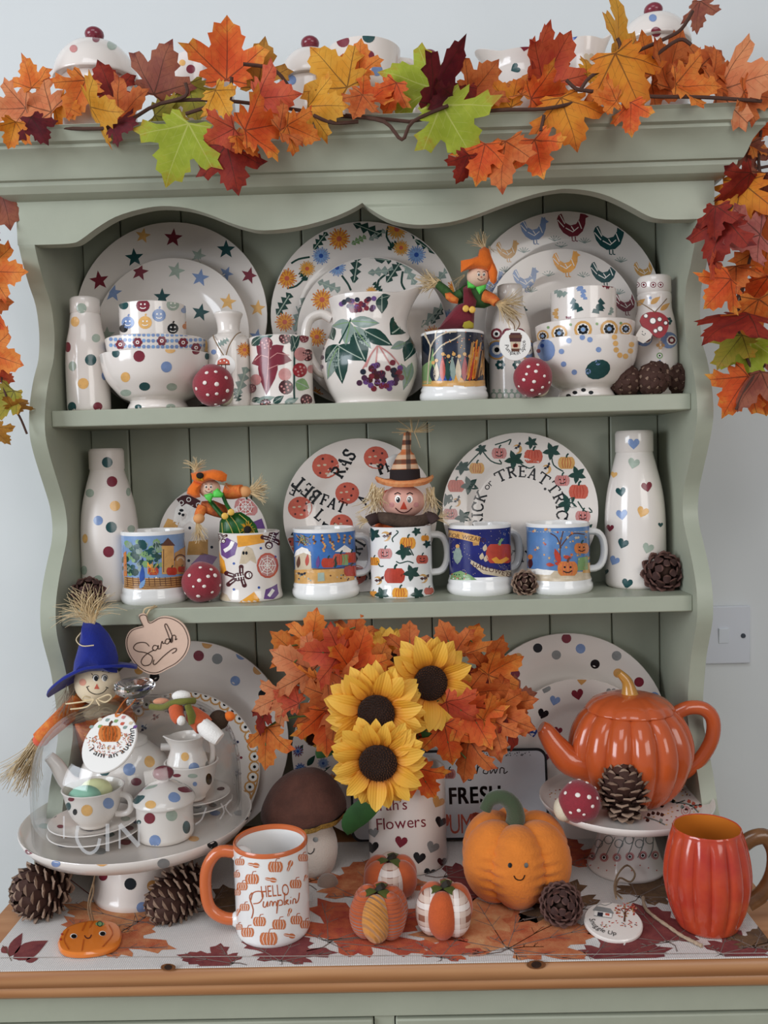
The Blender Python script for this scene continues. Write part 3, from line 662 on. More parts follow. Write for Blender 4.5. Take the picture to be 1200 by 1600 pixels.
# elderberry jug
def d(S,g):
    k=kB
    for a,b,c,e,w,m in ((640,560,415,590,0,'lg'),):
        pass
    L=[(500,580,415,600,40,'gr'),(505,575,640,585,48,'gr'),(500,580,480,690,56,'gr'),(520,600,600,705,48,'gr'),(565,618,700,690,62,'dg'),(520,625,575,770,75,'dg'),(445,690,570,760,62,'dg'),(445,685,385,770,60,'dg'),(450,700,465,870,62,'dg'),(445,700,395,850,50,'gr'),(395,600,425,665,50,'dg'),(760,560,690,640,85,'dg'),(780,540,740,620,60,'dg'),(800,650,755,765,58,'dg'),(790,625,815,700,40,'dg'),(760,675,690,705,34,'gr'),(740,775,770,880,40,'gr'),(790,770,750,900,40,'gr'),(650,455,650,540,50,'dg'),(640,470,690,455,30,'dg'),(790,440,725,540,58,'gr')]
    for a,b,c,e,w,m in L: S.leaf(g,*k(a,b),*k(c,e),w/3*1.15,m,vein='s' if m=='dg' else 'lg')
    S.stroke(g,[k(500,560),k(500,580),k(450,680)],2.2,'dg',1,smooth=3)
    rnd=random.Random(3)
    for q in ([(630,690),(600,730),(575,790)],[(630,690),(625,740),(620,800)],[(635,690),(660,730),(690,780)],[(640,695),(690,730),(730,780)],[(600,730),(560,800)]): S.stroke(g,[k(*p) for p in q],2.2,'pk',1,smooth=3)
    for i in range(46):
        x=560+175*rnd.random(); y=780+100*rnd.random()
        if abs(x-645)/95+abs(y-830)/75>1.15: continue
        S.dot(g,*k(x,y),14/3,rnd.choice(['pu','nt','m','vi','mb']),2,n=9)
    for x,y in ((562,813),(545,865),(600,800),(735,795),(700,770),(740,840),(612,892),(685,890),(575,850),(712,865)): S.dot(g,*k(x,y),14/3,rnd.choice(['pu','nt','m','vi']),2,n=9)
    for q in ([(470,480),(540,500)],[(500,470),(560,520)],[(600,470),(560,530)]): S.stroke(g,[k(*p) for p in q],2,'pk',1)
    for i in range(30): S.dot(g,*k(455+165*rnd.random(),468+70*rnd.random()*(1-.3*rnd.random())),12/3,rnd.choice(['pu','nt','m','vi']),2,n=9)
    for x,y in ((370,700),(368,745),(365,790)): S.dot(g,*k(x,y),4,'pu',2,n=8)
Yj=.062; rj=76*sc(Yj); hj=at(575,463,Yj-.02).z-ZT
jp=smooth_prof([(rj*.72,0),(rj*.74,.02*hj),(rj*.73,.04*hj),(rj*.85,.14*hj),(rj*.97,.3*hj),(rj*.995,.42*hj),(rj*.93,.55*hj),(rj*.8,.67*hj),(rj*.74,.76*hj),(rj*.75,.88*hj),(rj*.79,.97*hj),(rj*.8,hj)],3)
xj=xpos(577,Yj,ZT+hj*.5); jug=thing('jug','large white jug with purple elderberries and green leaves','jug',(xj,Yj,ZT))
def jugbody(g,prof,mat,h,lipdir,lipamt,lipup,wall=.004,seg=64,floor=.006):
    pr=[(0,.001),(prof[0][0]-.002,.001),(prof[0][0],0)]+prof+[(prof[-1][0]-wall*.5,h+.0008),(prof[-1][0]-wall,h-.001)]+[(max(r-wall,.001),z) for r,z in prof[::-1] if floor<z<h-wall]+[(interp(prof,floor)-wall*1.5,floor),(0,floor)]
    def fn(r,z,a):
        t=max(0,(z/h-.62)/.38); dd=(a-lipdir+PI)%(2*PI)-PI; e=math.exp(-(dd/.38)**2)*t**1.8
        return r*(1+lipamt*e),z+lipup*h*e
    g.lathe(pr,mat,seg,fn)
g=G(); jugbody(g,jp,CER,hj,PI/2-.15,.42,.08); d(LatheSurf((xj,Yj,ZT),jp,False),g); g.build('body',jug,fix=False,ang=60)
hp=[(-rj*.74,0,hj*.82),(-rj*.95,0,hj*.87),(-rj*1.2,0,hj*.82),(-rj*1.3,0,hj*.66),(-rj*1.22,0,hj*.48),(-rj*1.05,0,hj*.34),(-rj*.92,0,hj*.3)]
G().tube(smooth_prof(hp,4),.0068,CER,12,flat=1.5,up=(0,1,0)).build('handle',jug)
# autumn night mug
NIGHT=M('night_transfer','#222838',.2,var=.5,vs=60,coat=.3)
def band(S,g,x0,x1,yt,yb,mat,k,n=8,lay=0):
    """rectangular transfer between columns x0..x1 with top yt(x), bottom yb(x) in photo px"""
    top=[(x0+(x1-x0)*i/n) for i in range(n+1)]
    S.poly(g,[(x,yt) for x in top]+[(x,yb) for x in top[::-1]],mat,lay)
def wrap(S,g,z0,z1,mat,h):
    """transfer band right round the pot"""
    n=56; vs=[];fs=[]
    m=6
    for i in range(n):
        for j in range(m+1): vs.append(S.pos(2*PI*S.R*i/n,z0+(z1-z0)*j/m,EPS*.6))
    for i in range(n):
        for j in range(m): a=i*(m+1)+j;b=((i+1)%n)*(m+1)+j; fs.append((a,b,b+1,a+1))
    g.add(vs,fs,mat)
def d(S,g):
    k=kB; h=S.t[-1][1]; wrap(S,g,h*.26,h*.965,NIGHT,h)
    S.back=False
    rnd=random.Random(5)
    for i in range(6): S.stroke(g,[k(835+i*50,862+rnd.random()*8),k(885+i*50,862+rnd.random()*8)],9,'tan',1)
    S.poly(g,[k(835,875),k(835,800),k(880,760),k(890,700),k(900,800),k(880,870)],'lg',1)
    for q in ([(865,870),(872,760),(878,690),(850,640)],[(878,700),(900,660),(950,630),(1000,625)],[(900,660),(910,620),(960,612)],[(890,740),(930,690),(990,660),(1020,640)],[(872,680),(845,610)]): S.stroke(g,[k(*p) for p in q],2,'be',2,smooth=3)
    for i in range(26):
        x=1060+70*rnd.random(); S.stroke(g,[k(x-20*rnd.random(),850-60*rnd.random()),k(x+10,660+60*rnd.random())],1.8,rnd.choice(['fl','oy','r','st']),2)
    for x,c,hh in ((905,'be',90),(935,'r',120),(960,'dg',110),(985,'gr',120),(1010,'be',110),(1035,'rd',120),(1060,'r',110),(890,'nt',80),(1090,'br',100)):
        S.leaf(g,*k(x,858),*k(x+rnd.uniform(-8,8),858-hh),9,c,2); S.dot(g,*k(x+2,850-hh),3,'tan',3,n=7)
    S.shape(g,*k(950,845),14,[(-1,.4),(0,-1),(1,.4)],'bl',3); S.shape(g,*k(1010,850),12,[(-1,.3),(-.3,-.8),(1,.3)],'oy',3)
    for i in range(40): S.dot(g,*k(910+210*rnd.random(),620+150*rnd.random()),.9,rnd.choice(['oy','fl','be']),2,n=5)
mug('mug','mug with a dark autumn night picture and white foot under the red scarecrow',708,98,515,.05,ZT,d,'ridge',100)
# bottle behind the pumpkin spice tag
def eye(S,g,x,y,r,c='m',lay=0):
    S.dot(g,x,y,r,c,lay,n=12); S.dot(g,x,y,r*.6,'w',lay+1,n=10); S.dot(g,x,y,r*.32,'k',lay+2,n=8)
def d(S,g):
    k=kC
    for x in (108,160,215): eye(S,g,*k(x,635),9,'m')
    for x in (110,190,255): eye(S,g,*k(x,710),13,'b'); S.ring(g,*k(x,710),14,2.5,'tan',1)
    for x in (125,205):
        for a in range(0,360,60): S.dot(g,k(x,780)[0]+5*math.cos(R(a)),k(x,780)[1]+5*math.sin(R(a)),3,'g',0,n=7)
        S.dot(g,*k(x,780),2.4,'w',1,n=6)
    for x in range(95,240,28): S.ring(g,*k(x,925),5,2.4,'s'); S.dot(g,*k(x,900),2.5,'s',0,n=6)
bottle('milk_bottle','white folk pattern bottle behind the printed coffee cup tag',798,68,447,.078,ZT,d,neck=.55)
sp2=[(-.25,-.75,.1),(.25,-.85,.09),(-.5,-.05,.1),(.15,-.5,.1),(.6,-.25,.09),(.05,.05,.1),(-.75,.3,.08),(-.35,-.35,.08),(.5,.35,.09),(-.05,.5,.1),(.35,.7,.08),(-.4,.75,.09),(-.1,.88,.09),(.85,.1,.08)]
toadstool('red spotted toadstool in front of the teal dotted bowl',833,595,30,-.004,ZT,sp2,(.55,.75))
# bowls on the other side
def d(S,g):
    k=kC
    S.dot(g,*k(340,712),14,'b',0,ry=17); 
    for x,y in ((322,690),(305,715),(325,660)): S.dot(g,*k(x,y),3.4,'bl' if y<700 else 'm',1,n=8)
    for i in range(9): a=R(-60+i*42); S.dot(g,k(500,735)[0]+30*math.cos(a),k(500,735)[1]+28*math.sin(a),4.4,'b',0,n=9)
    S.dot(g,*k(582,802),20,'g',0,ry=15,rot=-20)
    for x,y in ((660,650),(665,680),(668,710),(685,735),(712,740),(735,715),(740,685)): S.dot(g,*k(x,y),4.4,'y',0,n=8)
    for x,y in ((475,910),(515,898),(550,910),(445,925)): S.dot(g,*k(x,y),4,'k',0,ry=3,n=8)
o,r,h=bowl('footed_bowl','white footed bowl with blue dot rings and a big teal spot',915,160,523,618,.047,ZT,d)
def d(S,g):
    k=kC
    for x,y,r in ((325,645,28),(402,632,38),(513,615,42),(635,612,42),(712,612,30)):
        r/=3; x,y=k(x,y); S.dot(g,x,y,r,'tan',0); S.dot(g,x,y,r*.72,'w',1,n=10)
        for a in range(0,360,45): S.dot(g,x+r*.42*math.cos(R(a)),y+r*.42*math.sin(R(a)),r*.2,'k',2,n=6)
        S.dot(g,x,y,r*.25,'sk',3,n=6)
    for x,y in ((350,605),(455,592),(578,588),(690,585)): S.dot(g,*k(x,y),2.4,'lg',0,n=6)
o2,r2,h2=bowl('footed_bowl','bowl ringed with orange and black flowers nested in the teal spot bowl',914,151,497,520,.047,zi,d)
def d(S,g):
    k=kC
    for x,y,r,c,ro,s in ((405,445,34,'gr',20,1),(500,420,32,'b',60,1),(515,455,24,'b',70,1),(628,408,28,'m',0,1),(478,505,38,'g',50,1),(590,510,40,'g',-60,1),(385,540,26,'tan',90,1),(645,530,20,'gr',-70,1),(445,560,14,'m',0,1)):
        x,y=k(x,y); S.shape(g,x,y,r/3,BAT,c,ro,0,sy=1.5); S.dot(g,x,y,r/3*.45,c,0,n=8)
mug('beaker_mug','white mug with blue and green leaf prints on top of the orange flowered bowl',912,99,447,.047,zi+.04,d,'tumbler',95,CER)
# folk bottle with mushroom charm
def d(S,g):
    k=kC
    for x in (766,798,842,876): S.dot(g,*k(x,405),4.6,'m',0,n=10); S.ring(g,*k(x,405),2.6,1.3,'w',1)
    for x,y in ((780,490),(850,480),(895,510)): S.leaf(g,*k(x-20,y+15),*k(x+25,y-20),8,'tan')
    S.dot(g,*k(828,466),2.4,'b',0,n=6)
    for x,y in ((800,655),(915,665)): S.dot(g,*k(x,y),13,'b',0); S.dot(g,*k(x+12,y),8,'w',1,n=9); S.dot(g,*k(x+12,y),6,'m',2,n=8); S.dot(g,*k(x+12,y),3,'w',3,n=6)
    for a in range(0,360,90): S.dot(g,k(876,688)[0]+4*math.cos(R(a)),k(876,688)[1]+4*math.sin(R(a)),3,'tan',0,n=7)
    eye(S,g,*k(872,737),5,'lg'); S.dot(g,*k(873,760),1.5,'b',0,n=5); S.dot(g,*k(873,772),1.2,'b',0,n=5)
    for a in range(0,360,60): S.dot(g,k(912,575)[0]+4*math.cos(R(a)),k(912,575)[1]+4*math.sin(R(a)),2.6,'g',0,n=6)
bottle('milk_bottle','white folk pattern bottle wearing a wooden mushroom charm',1023,68,434,.062,ZT,d,neck=.72)
# wooden mushroom charm
p=at(1020,512,.016); t=thing('mushroom_charm','flat red spotted mushroom charm with a smile hung on the folk bottle','ornament',p); m=Matrix.Translation(p)@Matrix.Rotation(PI/2,4,'X'); t.matrix_world=m; S=PlaneSurf(m)
def flatpart(t,S,name,pts,mat,z0,z1,extra=None,par=None):
    st=[S.inv(*q) for q in pts]
    g=G().prism(st,mat,lambda u,v:(u,v,z1),lambda u,v:(u,v,z0))
    if extra: extra(g)
    return g.build(name,par or t,bevel=0)
def ex(g):
    class Z: pass
    for x,y,r in ((838,575,13),(872,612,11),(870,568,9),(805,552,8),(898,585,8),(850,622,8)): S.dot(g,*kC(x,y),r/3+1.2,'mb',14,n=10); S.dot(g,*kC(x,y),r/3,'w',15,n=10)
flatpart(t,S,'stalk',[kC(*q) for q in((785,600),(760,640),(765,665),(795,680),(830,655),(840,630))],M('painted_cream_wood','#e8e0d6',.5),-.001,.0012,lambda g:(S.dot(g,*kC(790,625),1,'k',9,n=6),S.dot(g,*kC(803,635),1,'k',9,n=6),S.stroke(g,[kC(787,635),kC(795,642),kC(802,642)],.9,'k',9)))
flatpart(t,S,'cap',smooth_prof([kC(*q) for q in((778,575),(790,548),(825,533),(870,535),(905,560),(912,600),(895,640),(868,655),(840,640),(815,615),(790,600),(778,575))],3)[:-1],M('painted_red_wood','#9e2f36',.45),-.0005,.0018,ex)
for q in ([(850,533,.014),(800,500,.018),(760,480,.035)],[(850,533,.014),(880,500,.018),(905,470,.04)]): G().tube(smooth_prof([m.inverted()@at(*kC(a,b),y) for a,b,y in q],4),.0007,TWINE,6).build('string',t)
# coffee cup tag
def d(S,g):
    cx,cy=kC(195,685)
    S.arc(g,'Pumpkin Spice',cx,cy,16.3,6.2,'k',268,inside=True,gap=.13,wx=1.12)
    S.poly(g,[kC(*q) for q in((170,660),(222,660),(214,716),(178,716))],'w',0)
    S.poly(g,[kC(*q) for q in((168,655),(224,655),(222,672),(170,672))],'mb',1); S.poly(g,[kC(*q) for q in((166,640),(226,640),(226,656),(166,656))],'br',1); S.poly(g,[kC(*q) for q in((174,630),(218,630),(222,640),(170,640))],'mb',1)
    S.poly(g,[kC(*q) for q in((172,672),(220,672),(216,704),(176,704))],'be',1); S.poly(g,[kC(*q) for q in((176,704),(216,704),(214,718),(178,718))],'br',1); pump(S,g,*kC(196,690),4,'p',2)
disc_tag('coffee_cup_tag','round white tag with a takeaway cup and curved lettering reading Pumpkin Spice',*kC(195,686),24.5,24.5,-.006,d,[[(804,517,-.006),(803,507,0),(795,498,.03)],[(806,517,-.006),(812,506,0),(806,495,.03)]],th=.002)
# ================================================================ middle shelf
def Yb(px,py,z,r): return atz(px,py,z).y+r
def d(S,g):
    for x,y,r,c in ((470,740,0,'r'),): pass
    k=kD
    pump(S,g,*k(950,440),18,'pk',0)
    S.shape(g,*k(640,470),22,[(-1,.8),(-.8,-.3),(-.2,-1),(.5,-.8),(.9,.1),(.7,.9),(.2,.6),(-.3,1)],'w'); S.dot(g,*k(612,458),3.4,'k',1,ry=2.4);S.dot(g,*k(620,482),2.4,'k',1,n=8);S.dot(g,*k(602,475),2.4,'k',1,n=8)
    S.stroke(g,[k(600,420),k(640,400),k(700,430)],14,'mb',1,smooth=3)
    for x,y in ((612,418),(650,402),(700,430)): S.ring(g,*k(x,y),3.2,1.3,'w',3,n=10)
    S.poly(g,[k(*q) for q in((510,560),(540,500),(600,520),(580,580))],'tan'); S.poly(g,[k(*q) for q in((640,690),(650,620),(750,610),(750,690))],'tan')
    S.poly(g,[k(*q) for q in((980,520),(1030,500),(1050,560),(990,560))],'vi'); S.poly(g,[k(*q) for q in((660,740),(720,680),(800,700),(760,760))],'lp')
    for a in range(0,360,45): S.stroke(g,[k(945,440),(k(945,440)[0]+14*math.cos(R(a)),k(945,440)[1]+14*math.sin(R(a)))],1,'w',3)
    for q in (6,11): S.ring(g,*k(945,440),q,1,'w',3,n=8)
    for x,y in ((560,555),(655,550),(770,650),(650,720)): S.dot(g,*k(x,y),2.5,'nt',0,n=6)
plate('side_plate','small plate with ghost and cobweb biscuits behind the green scarecrow',335,86,.131,ZM,5,d,mat=CER)
def d(S,g):
    k=kE
    for x,y,r in ((262,295,70),(130,512,64),(375,435,62),(525,250,64),(345,600,60),(90,720,58),(420,860,56),(600,470,60),(560,700,56)):
        x,y=k(x,y); r/=3.333; S.dot(g,x,y,r,'p',0,ry=r*.92,n=20)
        for a,b,q in ((-.2,-.55,.1),(.5,-.35,.1),(.35,.2,.11),(-.4,.5,.09)): S.dot(g,x+a*r,y+b*r,r*q,'mb',1,n=7)
        for a,b in ((-.5,-.05),(.1,.55),(-.05,-.1)): S.dot(g,x+a*r,y+b*r,r*.14,'be',1,n=7,ry=r*.08)
    S.text(g,'RAS',*k(345,362),20,'k',-58,font='serif',gap=.1,bold=.45)
    S.text(g,'BET',*k(245,440),21,'k',-140,font='serif',gap=.1,bold=.45)
    S.text(g,'FAT',*k(230,490),17,'k',22,font='serif',gap=.15,bold=.45)
    S.text(g,'E',*k(120,405),15,'k',205,font='serif',bold=.4); S.text(g,'T',*k(260,570),20,'k',115,font='serif',bold=.4); S.text(g,'L',*k(200,560),18,'k',40,font='serif',bold=.4)
    S.text(g,'PEST',*k(545,340),16,'k',-20,font='serif',bold=.4); S.text(g,'A',*k(470,500),16,'k',-60,font='serif',bold=.4)
    S.text(g,'BRI',*k(415,800),18,'k',-60,font='serif',bold=.4); S.text(g,'SET',*k(450,890),17,'k',-10,font='serif',bold=.4); S.text(g,'K',*k(90,640),16,'k',120,font='serif',bold=.4)
plate('lettered_plate','plate with red pepper slices and scattered black capitals behind the plaid hat scarecrow',563,119,.128,ZM,5,d)
def d(S,g):
    k=kF; cx,cy=811,803
    S.arc(g,'TREAT',cx+1,cy,58,17,'k',-33,font='serif',gap=.16,bold=.25,wx=1.05)
    S.arc(g,'TRICK',cx+1,cy,58,17,'k',46,font='serif',gap=.16,bold=.25,wx=1.05); S.dot(g,*k(515,372),2.2,'k',0,n=7)
    S.arc(g,'or',cx+1,cy,62,11,'k',-54,gap=.1); S.arc(g,'TRICK',cx+1,cy,58,17,'k',-124,font='serif',gap=.12,bold=.25,wx=1.05)
    S.arc(g,'TREAT',cx+1,cy,58,17,'k',145,font='serif',gap=.16,bold=.25)
    for i,(x,y,r,c,fc) in enumerate(((98,358,38,'p',0),(195,275,34,'tan',0),(300,205,34,'pk',1),(460,220,42,'p',0),(615,250,38,'tan',0),(595,333,34,'pk',1),(672,385,44,'p',0),(692,500,34,'pk',1),(70,490,34,'pk',1),(90,620,34,'tan',0))): pump(S,g,*k(x,y),r/3,c,0,fc)
    for x,y,r in ((385,185,22),(522,280,22),(100,435,20),(690,620,20)): moon(S,g,*k(x,y),r/3,'tan',160); S.shape(g,*k(x+4,y-14),7,BAT,'nt',-50,1)
    lv=((125,270,40),(160,355,46),(215,185,30),(370,235,48),(450,155,32),(545,195,44),(620,440,48),(665,305,44),(130,505,42),(50,420,36),(710,560,36))
    for x,y,r in lv:
        for a in (20,100,170,250,320): S.leaf(g,*k(x,y),k(x,y)[0]+r/3*math.cos(R(a)),k(x,y)[1]+r/3*math.sin(R(a)),r/3*.55,'dg',1)
    for q in ([(215,185),(260,240),(310,255),(300,235)],[(280,165),(330,150),(355,140),(345,165)],[(400,255),(440,275),(465,265)],[(545,210),(555,260),(600,290)],[(668,430),(700,475),(735,480),(720,460)],[(60,440),(80,420),(75,400)],[(130,290),(170,240),(210,200)]): S.stroke(g,[k(*p) for p in q],2,'dg',0,smooth=3)
plate('lettered_plate','plate bordered with pumpkins and vines lettered TRICK or TREAT',811,120,.128,ZM,5,d)
bottle('milk_bottle','tall matt polka dot bottle beside the castle picture mug',171,89,702,.1,ZM,dots([(225,208,28,'g'),(250,308,28,'m'),(265,435,27,'y'),(178,511,25,'b'),(246,546,29,'g'),(232,674,29,'m'),(135,368,22,'s'),(335,362,12,'s',22),(110,605,14,'y',24),(350,555,20,'s'),(105,770,16,'s',24),(178,822,26,'s')],kD,3.333),CERM,neck=.58)
def d(S,g):
    k=kF
    for x,y,r,c,ro in ((930,160,28,'b',0),(930,252,28,'s',15),(838,305,16,'y',10),(870,385,24,'g',-8),(992,362,26,'m',-10),(875,492,27,'b',-5),(972,480,28,'y',20),(820,555,18,'m',5),(1056,540,12,'g',0),(880,628,26,'g',20),(997,650,27,'s',18),(840,708,24,'b',25),(800,760,14,'g',0),(900,815,26,'g',10),(1050,690,12,'y',0)): S.heart(g,*k(x,y),r/3,c,ro)
bottle('milk_bottle','tall glossy bottle dotted with small coloured hearts',992,93,674,.103,ZM,d,CER,neck=.6)
# picture mugs
def scene_mug(name,label,cx,wpx,ytop,ybot,deco,back,z0=.27,phi=38,style='ridge',hand=True,mat=CERW):
    def dd(S,g):
        h=S.t[-1][1]
        if back: wrap(S,g,h*z0,h*.955,back,h)
        S.back=False; deco(S,g)
    r=wpx/2*sc(.07); Y=min(Yb(cx,ybot,ZM,r),BD-r-.02)
    return mug(name,label,cx,wpx,ytop,Y,ZM,dd,style,phi,mat,hand)
def d(S,g):
    k=kD; rnd=random.Random(2)
    S.poly(g,[k(*q) for q in((312,860),(312,800),(640,790),(640,850),(560,862))],'st',1)
    for x,y,r in ((350,660,42),(385,640,40),(340,730,40),(390,720,44),(360,780,38),(490,670,36),(470,720,40),(500,640,28),(440,690,26)):
        for i in range(9): S.dot(g,*k(x+rnd.uniform(-r,r),y+rnd.uniform(-r,r)*.8),rnd.uniform(3,6),rnd.choice(['dg','lg','gr','g']),1+i%2,n=8)
    S.poly(g,[k(*q) for q in((510,790),(508,640),(540,605),(570,640),(575,790))],'tan',2); S.poly(g,[k(*q) for q in((503,642),(540,600),(578,642))],'br',3)
    S.poly(g,[k(*q) for q in((575,790),(575,680),(605,660),(640,640),(640,790))],'st',2); S.ring(g,*k(605,720),9,2.2,'br',3,a0=180,a1=360); S.ring(g,*k(605,720),5,2,'be',3,a0=180,a1=360)
    S.stroke(g,[k(518,660),k(518,780)],1.2,'br',3)
    for y in range(0,5): S.stroke(g,[k(320,808+y*11),k(640,800+y*11)],1,'br',2)
    for x in range(330,640,28): S.stroke(g,[k(x,806),k(x+4,852)],.9,'br',2)
    pump(S,g,*k(465,775),8,'r',3); pump(S,g,*k(560,775),8,'r',3); pump(S,g,*k(612,765),6,'r',3)
    S.leaf(g,*k(405,850),*k(410,740),8,'bl',3); S.shape(g,*k(408,735),5,[(-1,1),(0,-2),(1,1)],'nv',4)
    S.shape(g,*k(455,838),11,[(-1,.4),(-.6,-.4),(0,-.1),(.6,-1),(1,-.7),(.8,.3),(.3,.9),(-.5,.9)],'w',4); S.leaf(g,*k(395,865),*k(425,815),7,'sk',4)
    for i in range(14): S.stroke(g,[k(430+rnd.random()*60,790),k(425+rnd.random()*70,720+rnd.random()*30)],1.2,rnd.choice(['lg','oy','st']),3)
    S.poly(g,[k(*q) for q in((312,800),(312,680),(325,670),(330,800))],'O',2)
scene_mug('mug','mug with a castle and trees picture beside the tall matt bottle',241,98,832,946,d,M('sky_transfer','#7f9cc4',.2,var=.2,vs=20,coat=.3),phi=75)
def d(S,g):
    k=kD
    def man(x,y,s,ro):
        c,sn=math.cos(R(ro)),math.sin(R(ro)); q=lambda a,b:(x+s*(a*c-b*sn),y+s*(a*sn+b*c))
        for a,b,r in ((0,-1.05,.42),(0,0,.42)): S.dot(g,*q(a,b),r*s,'mb',1,n=12)
        for e in ([(-.9,-.5),(0,-.35),(.9,-.5)],[(0,0),(-.55,1)],[(0,0),(.55,1)],[(0,-.6),(0,.3)]): S.stroke(g,[q(*p) for p in e],s*.42,'mb',1)
        for e in ((-.9,-.5),(.9,-.5),(-.55,1),(.55,1)): S.dot(g,*q(*e),s*.24,'mb',1,n=10)
        S.dot(g,*q(0,-1.1),s*.26,'w',2,n=10); S.dot(g,*q(-.1,-1.15),s*.07,'mb',3,n=6); S.dot(g,*q(.1,-1.15),s*.07,'mb',3,n=6)
        for b in (-.45,-.2,.05): S.stroke(g,[q(-.3,b),q(.3,b)],s*.08,'w',2)
        S.stroke(g,[q(0,-.65),q(0,.3)],s*.08,'w',2)
        for e in (-1,1): S.stroke(g,[q(e*.25,.4),q(e*.45,.85)],s*.08,'w',2); S.stroke(g,[q(e*.4,-.45),q(e*.8,-.5)],s*.08,'w',2)
    man(*k(905,805),16,80); man(*k(1085,590),15,200); man(*k(815,590),9,150)
    S.dot(g,*k(1060,745),17,'p',0,ry=20); S.dot(g,*k(1060,745),14,'pk',1,ry=17)
    for a in range(0,360,45): S.stroke(g,[k(1058,745),(k(1058,745)[0]+13*math.cos(R(a)),k(1058,745)[1]+16*math.sin(R(a)))],1.2,'w',2)
    for q in (5,9,13): S.ring(g,*k(1058,745),q,1,'w',2,n=8)
    S.poly(g,[k(*q) for q in((905,650),(900,590),(1035,582),(1045,625))],'oy',0); S.poly(g,[k(*q) for q in((810,780),(805,660),(835,720),(850,790))],'oy',0); S.poly(g,[k(*q) for q in((910,938),(990,882),(1025,935))],'oy',0)
    for c,q in (('vi',((820,690),(815,630),(850,600),(905,630),(890,690),(850,710))),('vi',((1040,920),(1050,870),(1110,840),(1118,890),(1090,920)))): S.poly(g,[k(*p) for p in q],c,0)
    S.stroke(g,[k(835,670),k(865,650),k(880,620)],6,'w',1,smooth=3); S.stroke(g,[k(1065,905),k(1090,870)],5,'w',1)
    S.shape(g,*k(960,690),14,[(-1,1),(-.7,-.4),(-.2,-1),(.4,-.7),(.8,.3),(.9,1),(.2,.6),(-.3,1)],'be',0); S.dot(g,*k(935,680),2,'k',1,n=7,ry=3);S.dot(g,*k(950,680),2,'k',1,n=7,ry=3)
    S.shape(g,*k(840,915),9,[(-1,.6),(-.5,-1),(.3,-.6),(1,.5)],'be',0)
    for x,y in ((885,735),(1015,860),(1025,655),(1100,700),(885,870)): S.dot(g,*k(x,y),2.2,'bl',0,n=6)
scene_mug('mug','mug printed with skeleton biscuits and cobwebs under the green scarecrow',391,96,834,942,d,None,style='plain',phi=20,hand=False,mat=CER)
def d(S,g):
    k=kE; rnd=random.Random(8)
    S.poly(g,[k(*q) for q in((100,900),(100,835),(180,825),(300,830),(412,820),(412,885),(250,905))],'tan',1)
    S.poly(g,[k(*q) for q in((105,835),(105,745),(135,720),(185,740),(190,830))],'be',1); S.poly(g,[k(*q) for q in((100,770),(110,735),(140,715),(170,725),(190,760),(150,745))],'w',2)
    S.poly(g,[k(*q) for q in((310,740),(360,705),(400,735),(395,745))],'w',2)
    pump(S,g,*k(275,798),10,'r',3); pump(S,g,*k(340,780),12,'p',2); pump(S,g,*k(395,770),11,'r',2); pump(S,g,*k(395,840),11,'r',2)
    S.poly(g,[k(*q) for q in((345,810),(345,755),(380,755),(378,810))],'lg',3); S.poly(g,[k(*q) for q in((222,895),(222,850),(255,848),(258,892))],'s',3)
    for x,y0 in ((205,660),(245,655),(255,700),(285,655),(300,690),(330,650),(360,655),(390,660)):
        for i in range(5): S.dot(g,*k(x+rnd.uniform(-6,6),y0+i*9),1.9,rnd.choice(['st','br','O','tan']),3,n=6)
    for i in range(24): S.stroke(g,[k(105+rnd.random()*90,650+rnd.random()*60),k(105+rnd.random()*90,650+rnd.random()*60)],1.2,rnd.choice(['lg','st','dg','br']),2)
    for i in range(20): S.dot(g,*k(105+rnd.random()*300,845+rnd.random()*45),1.5,rnd.choice(['br','be','gr']),2,n=5)
    for x,y,c in ((220,800,'vi'),(120,800,'br'),(165,790,'r'),(310,800,'dg')): S.leaf(g,*k(x,y+25),*k(x+6,y-40),6,c,3)
    S.shape(g,*k(140,855),7,BAT,'nt',0,3); S.stroke(g,[k(195,830),k(320,826),k(410,800)],1.2,'br',4)
scene_mug('mug','mug with a blue harvest picture and hanging onions by the pumpkin mug',508,98,828,938,d,M('harvest_sky_transfer','#3f6fb0',.2,var=.3,vs=25,coat=.3),phi=15)
def d(S,g):
    k=kE
    for x,y,r,c,f in ((572,750,36,'pk',1),(690,695,40,'oy',0),(765,780,30,'p',1),(622,865,52,'r',0),(515,790,28,'oy',0),(650,958,40,'oy',0),(800,945,24,'p',0),(510,960,20,'oy',0),(780,670,20,'oy',0)): pump(S,g,*k(x,y),r/3.333,c,0,f)
    for x,y,r in ((575,660,26),(535,890,22),(770,880,24)): moon(S,g,*k(x,y),r/3.333,'tan',160); S.shape(g,*k(x+10,y-5),8,BAT,'mb',-25,1)
    for x,y,r in ((512,650,38),(670,740,46),(710,850,46),(555,960,40),(740,960,38),(735,635,26),(790,700,24)):
        for a in (20,100,170,250,320): S.leaf(g,*k(x,y),k(x,y)[0]+r/3.333*math.cos(R(a)),k(x,y)[1]+r/3.333*math.sin(R(a)),r/3.333*.6,'dg',1)
    for q in ([(615,690),(610,670),(640,640),(630,630)],[(630,790),(650,800),(690,790),(720,800)],[(530,780),(545,815),(565,815)],[(690,700),(720,760)]): S.stroke(g,[k(*p) for p in q],1.8,'dg',0,smooth=3)
mp=scene_mug('mug','white mug printed with pumpkins and vines holding the plaid hat scarecrow',627,98,825,936,d,None,style='plain',phi=12)
